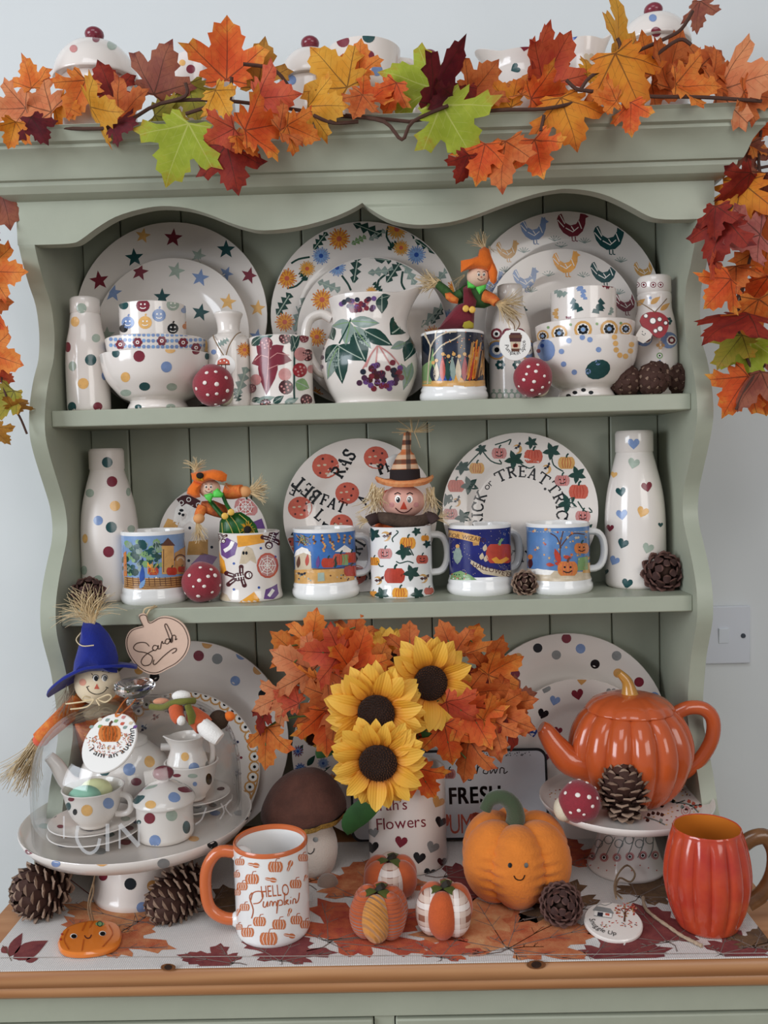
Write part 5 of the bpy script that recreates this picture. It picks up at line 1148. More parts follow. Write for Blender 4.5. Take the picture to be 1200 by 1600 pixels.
plate('dinner_plate','large polka dot plate behind the pumpkin teapot',886,155,.133,ZC,7,pd([(172,150,21,'k'),(300,107,22,'m'),(363,153,22,'b'),(255,181,21,'gy'),(428,222,21,'k'),(524,185,22,'gy'),(530,262,21,'o'),(624,302,22,'m'),(692,368,22,'b'),(72,265,21,'m'),(85,190,18,'o'),(10,315,16,'b'),(660,470,22,'k'),(690,560,20,'y')],kL,2.857))
def d(S,g):
    for x,y,r,c,ro in ((368,295,22,'o',5),(350,357,27,'m',-12),(207,333,22,'gy',20),(248,385,24,'b',15),(195,444,25,'k',20),(150,528,22,'bl',-10),(500,348,22,'gy',0),(262,520,20,'m',10),(200,640,24,'m',10)): S.heart(g,*kL(x,y),r/2.857,c,ro)
plate('side_plate','smaller heart plate leaning behind the pumpkin teapot spout',905,124,.108,ZC,7,d)
# ================================================================ left cake stand, dome and tea set
Ys=-.054; zp=at(217,1286,Ys).z; xs=xpos(217,Ys,zp); rp_=180*sc(Ys)
t=thing('cake_stand','white polka dot cake stand carrying the glass dome','cake stand',(xs,Ys,ZK)); hz=zp-ZK
ft=smooth_prof([(.061,0),(.0625,.006),(.060,.014),(.053,hz*.45),(.048,hz*.68),(.05,hz-.012)],3)
g=G().lathe([(0,.002),(.058,.002)]+ft+[(.0,hz-.012)],CER,48)
S=LatheSurf((xs,Ys,ZK),ft)
for x,y,r,c in ((460,712,20,'m'),(582,746,27,'k'),(682,755,26,'o'),(635,852,26,'b'),(600,685,14,'m'),(780,690,22,'gy')): S.dot(g,*kH(x,y),r/2.857,c)
g.build('pedestal',t,fix=False)
rim=[(rp_*.3,hz-.013),(rp_*.8,hz-.011),(rp_*.93,hz-.006),(rp_*.985,hz+.004),(rp_,hz+.0105),(rp_*.995,hz+.012)]
g=G().lathe([(0,hz-.0135)]+rim+[(rp_*.975,hz+.0105),(rp_*.95,hz+.003),(rp_*.9,hz),(0,hz)],CER,72)
S=LatheSurf((xs,Ys,ZK),rim[2:],back=False,L=.008)
for x,y,r,c in ((948,570,24,'k'),(730,655,28,'gy'),(455,645,28,'o'),(130,600,18,'m'),(102,518,14,'m'),(1093,450,14,'k'),(1120,345,16,'m'),(985,520,14,'k'),(1125,420,10,'k'),(250,655,20,'b')): S.dot(g,*kH(x,y),r/2.857,c,1,ry=r/2.857*.8)
S=PlaneSurf(Matrix.Translation((xs,Ys,zp)),L=.02,rm=rp_*.95); S.pos=lambda a,b,off:(a,b,hz+off)
for x,y,r,c in ((197,488,24,'s'),(235,385,24,'s'),(280,570,26,'n'),(445,600,30,'gy'),(865,545,24,'o'),(1070,430,26,'gy'),(560,560,26,'m'),(960,430,24,'b'),(980,300,20,'g')): S.dot(g,*kH(x,y),r/2.857,c,0,ry=r/2.857*.5)
g.build('plate',t,fix=False,ang=50)
zp+=.0003
def dotpot(lst,k=kH,f=2.857): return lambda S,g:[S.dot(g,*k(e[0],e[1]),e[2]/f,e[3],0,(e[4]/f if len(e)>4 else None)) for e in lst]
# teapot at the back
Yt=.008; rt=72*sc(Yt); x=xpos(196,Yt,zp+.05)
ht=at(196,1160,Yt).z-zp
tp=smooth_prof([(rt*.55,0),(rt*.6,.004),(rt*.85,.02),(rt*1.0,ht*.42),(rt*.9,ht*.72),(rt*.62,ht*.93),(rt*.5,ht)],4)
t,x=body('teapot','white polka dot teapot at the back inside the glass dome','teapot',196,Yt,zp,tp,dotpot([(466,237,26,'g',28),(577,235,28,'b'),(668,200,24,'y',26),(608,290,24,'m',18),(400,300,20,'m')]))
G().tube(smooth_prof([(-rt*.8,-.02,ht*.35),(-rt*1.1,-.03,ht*.5),(-rt*1.3,-.035,ht*.8),(-rt*1.45,-.038,ht*.95)],4),lambda u:.014-.007*u,CER,12).build('spout',t)
handle(t,rt*.85,ht*.25,ht*.9,5,CER,.0055,.03)
g=G().lathe([(rt*.52,ht),(rt*.5,ht+.005),(rt*.3,ht+.012),(.005,ht+.016),(.004,ht+.019),(.009,ht+.024),(.007,ht+.031),(0,ht+.033)],CER,32); g.build('lid',t)
# saucers + cup at the front
def saucer(label,cx,rpx,Y,z,deco,group='saucers under the dome'):
    r=rpx*sc(Y); x=xpos(cx,Y,z); pr=[(r*.35,0),(r*.45,.002),(r*.75,.006),(r*.97,.0115),(r,.0125)]
    g=G().lathe([(0,.001)]+pr+[(r*.985,.0135),(r*.72,.009),(r*.4,.004),(0,.0035)],CER,48)
    S=PlaneSurf(Matrix.Translation((x,Y,z)),lambda q:interp([(.0035,0),(.004,r*.4),(.009,r*.72),(.0135,r*.99)],q),L=.01,rm=r*.97)
    for e in deco: S.dot(g,*kH(e[0],e[1]),e[2]/2.857,e[3],0,ry=e[2]/2.857*.5)
    o=g.build('saucer',fix=False,ang=50); o.location=(x,Y,z); tag(o,label,'saucer',group); return x
Yc=-.105
saucer('lowest polka dot saucer under the teacup holding eggs',150,74,Yc,zp+.003,[(485,525,26,'g'),(290,530,22,'o'),(575,497,22,'m'),(610,470,16,'b')])
saucer('upper polka dot saucer directly under the teacup holding eggs',147,70,Yc,zp+.014,[(235,443,18,'gy'),(310,400,24,'g'),(560,455,22,'s'),(400,500,24,'n'),(270,490,16,'m')])
def cupprof(r,h): return smooth_prof([(r*.45,0),(r*.5,h*.05),(r*.52,h*.1),(r*.72,h*.3),(r*.86,h*.6),(r*.93,h*.85),(r*1.0,h)],3)
rc=49*sc(Yc); zc_=zp+.0195; hc=at(147,1247,Yc-rc).z-zc_
t,x=body('teacup','polka dot teacup with pastel eggs inside under the dome','teacup',147,Yc,zc_,cupprof(rc,hc),dotpot([(388,418,26,'y'),(484,386,25,'b'),(318,368,14,'m',10),(305,400,12,'g',18),(335,425,10,'k',14)]),wall=.003)
handle(t,rc*.82,hc*.3,hc*.82,-5,CER,.004,.02)
EGG=lambda n,c:M('egg_'+n,c,.35,var=.06,vs=60)
for px,py,c,n,lab in ((132,1241,'#8fc2a8','green','mint green egg lying in the teacup'),(150,1236,'#dfe0a8','yellow','pale yellow egg lying in the teacup behind the mint one')):
    p=at(px,py,Yc-.012 if n=='green' else Yc+.012); o=G().ball((0,0,0),(.021,.015,.015),EGG(n,c),18,12).build('egg'); o.location=(p.x,p.y,zc_+hc-.009); tag(o,lab,'egg','eggs in the teacup')
# sugar pot
rs=46*sc(-.13); Yp=max(atz(258,1325,zp).y+rs,-.15); x=xpos(258,Yp,zp+.02); hs=at(258,1268,Yp-rs).z-zp
pr=[(rs*.9,0),(rs*.97,.002),(rs,.006)]+[(rs,hs*(.15+.17*i)) for i in range(5)]+[(rs*1.02,hs)]
t,x=body('sugar_pot','white polka dot lidded pot with maroon knob under the dome','sugar pot',258,Yp,zp,pr,dotpot([(668,453,25,'m'),(766,440,26,'s'),(832,493,17,'g',29),(692,553,26,'b'),(865,545,10,'o',10),(620,470,10,'g')]))
ld=smooth_prof([(rs*1.09,hs),(rs*1.1,hs+.003),(rs*.95,hs+.0105),(rs*.6,hs+.02),(rs*.2,hs+.027),(rs*.1,hs+.029)],3)
g=G().lathe([(0,hs)]+ld+[(0,hs+.029)],CER,44); S=LatheSurf((x,Yp,zp),ld,back=True)
for e in [(606,370,20,'g'),(672,392,25,'y',18),(779,360,28,'b',22),(842,325,22,'m',16),(655,318,22,'s',10)]: S.dot(g,*kH(e[0],e[1]),e[2]/2.857,e[3],0,(e[4]/2.857 if len(e)>4 else None))
lid=g.build('lid',t,fix=False); G().ball((0,0,hs+.036),(.0135,.0125,.009),P('m'),18,12).build('knob',lid)
# stacked cup, creamer and saucers behind
Yq=-.018
saucer('lowest polka dot saucer under the stacked cup and creamer',303,62,Yq,zp+.003,[(950,395,18,'k'),(880,398,22,'n'),(1000,340,14,'gy')],'saucers behind the sugar pot')
saucer('upper polka dot saucer directly under the stacked cup',305,56,Yq,zp+.013,[(972,278,18,'o'),(985,320,18,'mb'),(905,345,16,'k')],'saucers behind the sugar pot')
rq=43*sc(Yq); zq=zp+.0185; hq=at(300,1203,Yq-rq).z-zq
t,x=body('teacup','polka dot teacup with a cream jug standing in it','teacup',300,Yq,zq,cupprof(rq,hq),dotpot([(932,278,14,'k',26),(860,264,22,'s',10),(790,262,18,'m',8),(870,300,10,'b')]),wall=.003)
zk=zq+.012; rk=34*sc(Yq); hk=at(292,1160,Yq-rk).z-zk
kp=smooth_prof([(rk*.7,0),(rk*.9,hk*.12),(rk*1.0,hk*.35),(rk*.9,hk*.6),(rk*.72,hk*.78),(rk*.78,hk*.93),(rk*.85,hk)],3)
xk=xpos(293,Yq,zk+.03); t=thing('cream_jug','small polka dot cream jug standing inside a teacup under the dome','cream jug',(xk,Yq,zk))
g=G(); jugbody(g,kp,CER,hk,-PI/2+.5,.3,.06,wall=.003,seg=40); S=LatheSurf((xk,Yq,zk),kp,False)
for e in [(826,178,18,'y',20),(866,228,24,'b'),(930,215,14,'gy',20),(788,262,20,'m',10)]: S.dot(g,*kH(e[0],e[1]),e[2]/2.857,e[3],0,(e[4]/2.857 if len(e)>4 else None))
g.build('body',t,fix=False,ang=60); handle(t,rk*.75,hk*.35,hk*.95,20,CER,.004,.016)
# glass dome
def thin_glass(name,tint,rough=.02,ior=1.5):
    m=bpy.data.materials.new(name); m.use_nodes=True; nt=m.node_tree; nt.nodes.clear()
    o=nt.nodes.new('ShaderNodeOutputMaterial'); mx=nt.nodes.new('ShaderNodeMixShader'); tr=nt.nodes.new('ShaderNodeBsdfTransparent'); gl=nt.nodes.new('ShaderNodeBsdfGlossy'); lw=nt.nodes.new('ShaderNodeLayerWeight'); pw=nt.nodes.new('ShaderNodeMath'); pw.operation='POWER'; pw.inputs[1].default_value=4.5; fr=nt.nodes.new('ShaderNodeMath'); fr.operation='MULTIPLY_ADD'; fr.inputs[1].default_value=.75; fr.inputs[2].default_value=.035; nt.links.new(lw.outputs['Facing'],pw.inputs[0]); nt.links.new(pw.outputs[0],fr.inputs[0])
    tr.inputs['Color'].default_value=tint; gl.inputs['Roughness'].default_value=rough
    nt.links.new(fr.outputs[0],mx.inputs[0]); nt.links.new(tr.outputs[0],mx.inputs[1]); nt.links.new(gl.outputs[0],mx.inputs[2]); nt.links.new(mx.outputs[0],o.inputs['Surface']); MATS[name]=m; return m
DG=thin_glass('dome_glass',(.985,.99,.99,1)); KG=M('solid_glass','#ffffff',.02,trans=1,ior=1.48)
ETCH=bpy.data.materials.new('etched_glass_lettering'); ETCH.use_nodes=True; _n=ETCH.node_tree; _t=_n.nodes.new('ShaderNodeBsdfTransparent'); _m=_n.nodes.new('ShaderNodeMixShader'); _m.inputs[0].default_value=.42
_n.links.new(_t.outputs[0],_m.inputs[1]); _n.links.new(_n.nodes['Principled BSDF'].outputs[0],_m.inputs[2]); _n.links.new(_m.outputs[0],_n.nodes['Material Output'].inputs['Surface']); _n.nodes['Principled BSDF'].inputs['Roughness'].default_value=.6
rd=162*sc(Ys); zdt=at(215,1098,Ys).z; hd=zdt-zp; xd=xpos(215,Ys,zp+.08)
t=thing('glass_dome','clear glass cake dome with round knob and faint etched lettering','cake dome',(xd,Ys,zp))
dp=smooth_prof([(rd,.0006),(rd,hd*.25),(rd*.995,hd*.45),(rd*.96,hd*.63),(rd*.86,hd*.79),(rd*.68,hd*.91),(rd*.4,hd*.98),(.012,hd)],4)
inn=[(max(r-.003,.001),z-(.0 if z<hd*.5 else .003*(z/hd))) for r,z in dp]
bell=G().lathe(dp+inn[::-1]+[dp[0]],DG,72)
G().lathe([(0,hd-.002),(.011,hd-.001),(.0105,hd+.006),(.016,hd+.010),(.0245,hd+.015),(.0275,hd+.021),(.025,hd+.027),(.016,hd+.031),(0,hd+.032)],KG,36).build('knob',t)
S=LatheSurf((xd,Ys,zp),[(rd+.0002,0),(rd+.0002,hd*.5)],back=False,L=.006); g=bell
for q,w_ in (([(100,1275),(100,1310)],2.5),([(122,1290),(120,1310),(130,1328),(142,1333),(152,1325),(156,1310)],5),([(168,1287),(168,1330)],6),([(187,1290),(187,1326)],3),([(187,1288),(217,1322)],7),([(217,1284),(217,1320)],3),([(322,1262),(315,1280),(305,1288)],2.5),([(345,1255),(350,1268),(343,1280)],2.5),([(360,1250),(352,1262),(362,1275)],2.5)): S.stroke(g,q,w_,ETCH,smooth=3 if len(q)>2 else 0)
g.build('bell',t,fix=False)
# autumn disc on the dome
def d(S,g):
    k=K(40,1080,6)
    S.arc(g,'I am an autumn',*k(785,415),40,9.5,'k',248,inside=True,gap=.16,rot=-18,ry=35,lay=3,wx=1.25)
    rnd=random.Random(9)
    for i in range(150):
        a=R(rnd.uniform(70,275)); q=rnd.uniform(18,37); x=k(785,415)[0]+q*math.cos(a-R(90)); y=k(785,415)[1]+q*.85*math.sin(a-R(90)); an=rnd.random()*PI
        if y<k(0,385)[1]: continue
        S.stroke(g,[(x,y),(x+3*math.cos(an),y+3*math.sin(an))],.9,rnd.choice(['p','st','br','pk','O']),1)
    pump(S,g,*k(790,400),17,'O',2,stem='br',ln='fl')
    for x,y,c in ((700,265,'be'),(770,270,'gr'),(850,280,'lg'),(920,245,'pk'),(910,305,'p'),(990,300,'be'),(620,335,'gr'),(700,330,'lg'),(935,340,'gr'),(1030,335,'vi'),(860,230,'O')): S.leaf(g,*k(x-22,y+10),*k(x+22,y-12),5,c,1)
disc_tag('autumn_disc','white disc with an orange pumpkin and curved autumn lettering hung on the dome',170,1160,50,50,-.175,d,[[(180,1117,-.172),(192,1098,-.13),(200,1090,-.08)],[(186,1118,-.172),(206,1100,-.12),(212,1092,-.075)]],th=.004,nrm=(-.3,-.72,.62),smat=M('orange_ribbon','#d9762c',.6),cat='disc')
# felt bird-like toy on the dome
k=K(200,1080,6)
t=thing('felt_gnome','little felt figure in orange with white feet draped over the dome','felt toy',at(297,1128,-.16))
WF=M('white_wool_felt','#ebe6e0',.95,bump=.5,bs=500); OF=felt('rust_orange','#c2562c'); OL=felt('olive','#6a6a26')
blob(t,'head',500,45,-.15,15,9,10,WF,k=k); limb(t,'scarf',[(215,145,-.15),(330,150,-.158),(420,110,-.165),(540,95,-.168),(620,90,-.16)],lambda u:5.5,OL,k); limb(t,'scarf_end',[(560,130,-.172),(590,210,-.176),(610,290,-.174)],lambda u:6+3*u,OL,k,flat=.5)
puff(t,'body',[(560,120),(640,150),(760,230),(790,270),(680,310),(660,400),(600,330),(540,250)],-.16,.016,OF,k); limb(t,'arm',[(450,160,-.165),(460,230,-.172),(490,270,-.174)],lambda u:12-2*u,OF,k); blob(t,'hand',497,275,-.178,7,8,7,WF,k=k)
limb(t,'leg',[(690,300,-.165),(760,370,-.172),(860,450,-.176)],lambda u:11+3*math.sin(PI*u),WF,k); blob(t,'hat_tip',310,95,-.15,13,5.5,6,felt('peach','#c98a6a'),k=k)
blob(t,'tail',850,270,-.15,16,16,12,M('dark_fur','#3b2a1c',.95,bump=.8,bs=300),k=k); blob(t,'acorn',950,235,-.15,9,8,8,OFELT,k=k)
# ================================================================ large blue hat scarecrow
k=K(0,1000,5.4545)
BLUE=felt('royal_blue','#0f2180'); t=thing('scarecrow','scarecrow doll in a royal blue hat beside the glass dome','scarecrow',Vector((at(150,1270,.105).x,.105,ZK)))
limb(t,'torso',[(840,530,.03),(830,700,.055),(800,1000,.095),(790,1400,.105)],lambda u:40-6*u,PLOR,k,16); 
for dx in (-.03,.03): G().tube([(dx,-.005,.06),(dx*1.3,-.01,.03),(dx*1.4,-.02,.012)],.014,felt('navy','#20244a'),10).build('leg',t)
limb(t,'sleeve',[(660,540,.02),(560,640,-.0),(460,730,-.03),(330,850,-.04)],lambda u:17-5*u,PLOR,k,12); blob(t,'cuff',350,850,-.04,13,11,11,felt('coral','#d95a3c'),k=k); limb(t,'sleeve',[(960,540,.03),(1060,620,.05),(1100,760,.07)],lambda u:15-3*u,PLOR,k,12)
straw(t,'straw_hand',320,880,-.042,204,24,84,150,k=k,w=2.1,start=9,curl=.12)
blob(t,'head',830,355,-.02,36,36,32,M('cream_doll_face','#e6d3b4',.85,bump=.2,bs=700),k=k,seg=28,rings=18,deco=lambda S,g:(
  [S.dot(g,*k(x,325),4.4,'w',0,ry=5.2) or S.dot(g,*k(x+4,328),3.2,'k',1,ry=4.2) or S.ring(g,*k(x,322),4.6,.9,'k',2,a0=170,a1=380) for x in (815,890)],
  S.stroke(g,[k(790,300),k(780,285)],.9,'k',1),S.stroke(g,[k(870,270),k(900,258),k(930,280)],.9,'k',1),S.shape(g,*k(825,398),5,[(-.8,.7),(0,-1),(.8,.7)],'p',1),
  S.stroke(g,[k(740,400),k(765,440),k(820,462),k(880,445),k(915,405)],1.1,'k',1,smooth=4),S.stroke(g,[k(735,402),k(760,392)],1,'k',1),S.stroke(g,[k(900,400),k(925,410)],1,'k',1),S.dot(g,*k(705,360),5.5,M('rosy_cheek','#dd9d86',.9),0)))
puff(t,'hat_crown',[(715,-170),(790,-165),(850,-140),(920,-60),(985,60),(1008,150),(1000,280),(930,265),(800,265),(700,290),(625,300),(640,180),(690,0)],-.03,.03,BLUE,k,n=6)
cb=at(*k(820,270),-.024)-t.location; q=sc(-.024)
def brimfn(r,z,a): 
    s=math.sin(a); u=r/(78*q); return r,z+.0-.030*u*u*max(-s,0)**1.2+.006*u*u*max(s,0)+.016*u*u*max(math.cos(a),0)
g=G().lathe([(20*q,.004),(36*q,.006),(55*q,.004),(78*q,-.002),(79*q,-.004),(78*q,-.006),(55*q,-.0),(36*q,.0),(20*q,0)],BLUE,48,fn=brimfn); g.v=[(x*(1.0 if x<0 else .82)+cb.x,y*.62+cb.y,z+cb.z+.002) for x,y,z in g.v]; g.build('hat_brim',t)
straw(t,'hat_straw',770,-150,-.035,-12,50,60,110,k=k,w=1.9,start=6,curl=.45,mat=RAF); limb(t,'hat_straw_loose',[(760,-120,-.036),(690,-60,-.04),(650,0,-.042),(700,50,-.064),(800,45,-.064)],.9,RAF,k,5)
straw(t,'hair',600,420,-.03,200,14,52,44,k=k,w=.8,start=8,mat=M('grey_raffia','#a08f7c',.8,var=.2,vs=150))
for q_ in ([(770,490,-.052),(720,480,-.056),(705,510,-.056),(800,505,-.054)],[(830,505,-.054),(920,465,-.056),(950,490,-.056),(900,530,-.056),(840,510,-.054)],[(800,510,-.055),(680,530,-.058),(560,545,-.058)],[(800,510,-.055),(740,570,-.06),(600,590,-.06)],[(820,510,-.055),(850,560,-.06)]): limb(t,'raffia_bow',q_,1.3,RAF,k,6)
puff(t,'collar',[(560,640),(700,560),(830,520),(1000,560),(1050,600),(900,640),(760,690),(620,720)],.012,.014,M('burlap_collar','#8d7d6a',.95,var=.3,vs=100),k)
# ================================================================ hanging name tag from the middle shelf
WOODT=M('pale_birch_ply','#d9b9a4',.6,var=.06,vs=30); BURN=M('burnt_line','#3a2418',.7)
p=at(246,1003,-.006); t=thing('pumpkin_name_tag','pumpkin shaped pale wooden tag with engraved handwriting hanging from the shelf','tag',p); m=Matrix.Translation(p)@Matrix.Rotation(PI/2,4,'X'); t.matrix_world=m; S=PlaneSurf(m,L=.02)
out=smooth_prof([kG(*q) for q in((640,222),(620,175),(650,168),(668,205),(720,180),(775,185),(825,220),(850,285),(835,345),(795,390),(750,415),(700,438),(650,430),(605,395),(570,340),(562,285),(585,240),(640,222))],4)[:-1]
st=[S.inv(*q) for q in out]; g=G().prism(st,WOODT,lambda u,v:(u,v,.0015),lambda u,v:(u,v,-.0015))
cx=sum(q[0] for q in out)/len(out); cy=sum(q[1] for q in out)/len(out)
S.stroke(g,[(cx+(a-cx)*.945,cy+(b-cy)*.945) for a,b in out]+[(cx+(out[0][0]-cx)*.945,cy+(out[0][1]-cy)*.945)],1,BURN,14)
for q in ([(668,312),(650,296),(615,298),(598,318),(615,334),(655,342),(682,362),(672,392),(645,398),(632,380),(650,352),(690,328)],[(706,312),(690,308),(682,322),(692,332),(704,322),(708,308),(708,324),(718,322)],[(718,322),(722,298),(726,290),(730,300),(740,296)],[(760,282),(745,280),(738,296),(748,302),(758,292),(762,278),(764,296),(772,290)],[(772,290),(768,262),(752,226),(742,212),(737,222),(748,250),(764,292),(768,272),(778,262),(786,270),(784,284),(792,278)],[(690,372),(685,388),(696,392),(730,358),(770,326),(788,322),(786,334),(770,344)]):
    S.stroke(g,[kG(*a) for a in q],1.3,BURN,14,smooth=4)
g.build('board',t,fix=False,smooth=False)
mi=m.inverted()
for q in ([(646,180,-.004),(640,165,-.005),(650,145,-.006),(680,138,-.002),(690,132,.01)],[(650,182,-.004),(662,160,-.006),(672,148,-.004),(700,135,.01)]): G().tube(smooth_prof([mi@at(*kG(a,b),y) for a,b,y in q],4),.0012,RAF,6).build('string',t)
# ================================================================ hello mug
ORIM=M('orange_glaze_plain','#c9693c',.2,coat=.3)
Yh=-.162; rh=59*sc(Yh); zh=ZK; hh=at(425,1337,Yh-rh).z-zh; xh=xpos(425,Yh,zh+hh*.5)
pr=[(rh*.93,0),(rh*.97,.002),(rh,.006)]+[(rh,hh*(.1+.1*i)) for i in range(9)]+[(rh,hh-.003)]
def d(S,g):
    k=kJ
    S.text(g,'HELLO',*k(284,580),18,M('mug_print_line','#b5613c',.3),-5,gap=.16,wx=.56)
    O2=M('mug_print_orange','#c9764c',.3); O1=M('mug_print_line','#b5613c',.3)
    for q in ([(245,560),(235,580),(250,630),(243,665)],[(240,590),(250,560),(280,555),(290,575),(275,600),(250,605)],[(292,595),(290,615),(300,618),(308,595),(308,618)],[(316,615),(320,595),(328,600),(328,615),(335,597),(343,600),(344,615)],[(350,590),(345,645),(352,595),(366,592),(368,608),(354,612)],[(378,560),(376,610),(392,588),(380,598),(395,608)],[(402,590),(401,606)],[(402,578),(403,580)],[(410,606),(413,586),(422,588),(422,603),(433,590),(437,560)]): S.stroke(g,[k(*a) for a in q],1.7,O1,1,smooth=3)
    for x,y,r,ty in ((195,435,19,0),(252,447,26,1),(340,455,30,0),(398,450,26,2),(452,418,20,0),(180,487,16,0),(245,505,28,0),(322,507,26,1),(422,525,24,0),(205,535,22,0),(215,620,20,0),(275,678,26,0),(355,690,28,0),(397,640,20,2),(425,672,24,0),(462,690,22,0),(227,722,26,0),(312,748,36,0),(398,735,26,1),(188,640,18,2),(462,500,16,2),(183,560,16,0),(190,700,16,0)):
        x,y=k(x,y); r/=2.609
        if ty==0:
            for dx in (-.6,.6,-.3,.3,0): S.dot(g,x+dx*r,y,r*.42,O2,0,ry=r*.75,n=9)
            for dx in (-.62,-.2,.2,.62): S.stroke(g,[(x+dx*r*.8,y-r*.6),(x+dx*r*1.1,y),(x+dx*r*.8,y+r*.6)],.8,'w',1)
            S.stroke(g,[(x,y-r*.7),(x+r*.15,y-r*1.1),(x+r*.6,y-r*1.15)],1.2,O1,1)
        else:
            an=0.2 if ty==1 else -1.2; c,sn=math.cos(an),math.sin(an)
            S.dot(g,x+r*.35*c,y+r*.35*sn,r*.55,O2,0,ry=r*.4,rot=math.degrees(an)); S.dot(g,x-r*.4*c,y-r*.4*sn,r*.6,O2,0,ry=r*.24,rot=math.degrees(an)); S.stroke(g,[(x-r*c,y-r*sn),(x+r*c,y+r*sn)],.9,'w',1)
t,_=body('mug','tall white mug reading HELLO Pumpkin with orange rim and handle','mug',425,Yh,zh,pr,d,CERW,wall=.0035)
G().lathe([(rh*1.004,hh-.004),(rh*1.006,hh-.0005),(rh*.98,hh+.0015),(rh*.93,hh+.0005),(rh*.915,hh-.004)],ORIM,56).build('rim',t)
a=R(192); hb=[]
hpts=[(380,1335),(345,1330),(325,1352),(321,1385),(328,1418),(350,1434),(378,1436)]
w_=[at(a_,b_,Yh-.004)-Vector((xh,Yh,zh)) for a_,b_ in hpts]
h_=G().tube(smooth_prof(w_,4),.0072,ORIM,12,flat=1.0).build('handle',t)
for i in (0,-1): G().ball(tuple(w_[i]+Vector((-.002,0,0))),(.0125,.0095,.0105),CERW,14,10).build('handle_joint',t)
# ================================================================ vase, sign, plush toys
Yv=.022; rv=62*sc(Yv); hv=at(636,1200,Yv).z-ZK
def d(S,g):
    k=kI
    S.text(g,'Sarah\u2019s',573,1268,17,'m',-3,gap=.1,wx=.95); S.text(g,'Flowers',589,1297,18,'m',-4,gap=.1,wx=.95)
    for x,y,c,r,ro in ((592,925,'m',24,10),(710,945,'gy',24,20),(740,850,'k',22,15),(490,890,'gy',20,-10),(730,775,'o',24,25),(485,945,'k',24,0),(660,985,'k',24,10),(590,1010,'k',22,0),(745,1000,'mb',18,0),(700,1045,'k',24,10)): S.heart(g,*k(x,y),r/2.4,c,ro)
body('vase','cream cylinder vase with painted hearts and burgundy lettering holding sunflowers','vase',636,Yv,ZK,[(rv*.95,0),(rv*.99,.002)]+[(rv,hv*(.05+.095*i)) for i in range(11)],d,CER,part=None,wall=.004,L=.006)
# tin sign
TIN=M('white_tin','#cfd2d6',.35,var=.04,vs=20); TINE=M('black_tin_edge','#15171b',.4,var=.3,vs=80)
Yg=.083; lean=R(8); p=at(702,1239,Yg); m=Matrix.Translation(p)@Matrix.Rotation(PI/2-lean,4,'X')
t=thing('tin_sign','white tin sign reading grown FRESH PUMPKINS with black rounded edge','sign',p); t.matrix_world=m
hw=157*sc(Yg); hh2=70*sc(Yg); cz=None
def rr_(w,h,r,n=6): return [(sx*(w-r)+r*math.cos(a),sy*(h-r)+r*math.sin(a)) for sx,sy,a0 in((1,1,0),(-1,1,90),(-1,-1,180),(1,-1,270)) for a in [R(a0+90*i/n) for i in range(n+1)]]
p.z=ZK+hh2*math.cos(lean)+.004; m=Matrix.Translation(p)@Matrix.Rotation(PI/2-lean,4,'X'); t.matrix_world=m; S=PlaneSurf(m,L=.03)
G().prism(rr_(hw,hh2,.014),TINE,lambda u,v:(u,v,0),lambda u,v:(u,v,-.003)).build('rim',t)
g=G().prism(rr_(hw-.0035,hh2-.0035,.012),TIN,lambda u,v:(u,v,.0008),lambda u,v:(u,v,0))
k=kI
[S.text(g,'FRESH',703+dx_,1256+dy_,25,'k',-2.5,lay=6,gap=.2,wx=.78) for dx_,dy_ in ((-.9,-.7),(.9,-.7),(-.9,.7),(.9,.7))]; S.text(g,'PUMPKINS',690,1303,30,'p',-2.5,lay=6,gap=.1,font='serif',wx=.62,bold=.5)
for q in ([(880,635),(875,670),(882,645),(895,640)],[(905,650),(900,665),(915,668),(918,650),(905,648)],[(925,648),(928,668),(940,652),(945,668),(955,645)],[(962,668),(965,648),(978,650),(978,668),(992,660)],[(852,650),(838,655),(845,668),(858,650),(856,690),(842,692)]): S.stroke(g,[k(*a) for a in q],1.6,'k',6,smooth=4)
rnd=random.Random(1)
for i in range(60): S.dot(g,*k(890+rnd.random()*190,588+rnd.random()*14),rnd.uniform(.4,1.1),'k',6,n=5)
pump(S,g,*k(772,670),10,'pk',6)
g.build('face',t,fix=False,smooth=False)
# brown mushroom plush
k=kJ; BRV=M('brown_plush','#5c382d',.95,var=.3,vs=40,bump=.5,bs=400,sheen=.12); CRV=M('cream_plush','#cfc2b6',.95,bump=.4,bs=400,sheen=.4); GOLD=M('gold_shag','#a8823a',.8,var=.5,vs=300,bump=1,bs=500)
Ym=-.005; t=thing('mushroom_plush','brown capped mushroom soft toy with a smiling face beside the vase','soft toy',Vector((at(488,1390,Ym).x,Ym,ZK)))
q=sc(Ym); c=at(474,1262,Ym)-t.location
g=G().lathe(smooth_prof([(0,62*q),(25*q,58*q),(48*q,42*q),(65*q,14*q),(69*q,-8*q),(62*q,-16*q)],4)+[(40*q,-14*q),(0,-10*q)],BRV,40,fn=lambda r,z,a:(r*(1-.03*abs(math.sin(4*a))),z)); g.v=[(x+c.x,y*.85+c.y,z+c.z+x*.12) for x,y,z in g.v]; g.build('cap',t)
g=G().lathe([(64*q,-13*q),(60*q,-22*q),(44*q,-24*q),(30*q,-20*q),(30*q,-12*q)],GOLD,40,fn=lambda r,z,a:(r*(1+.02*math.sin(23*a)),z+.001*math.sin(31*a))); g.v=[(x+c.x+.004,y*.85+c.y,z+c.z+x*.12) for x,y,z in g.v]; g.build('gold_trim',t)
cst=at(485,1325,Ym); S=BallSurf(t.location,cst-t.location,(44*q,36*q,58*q))
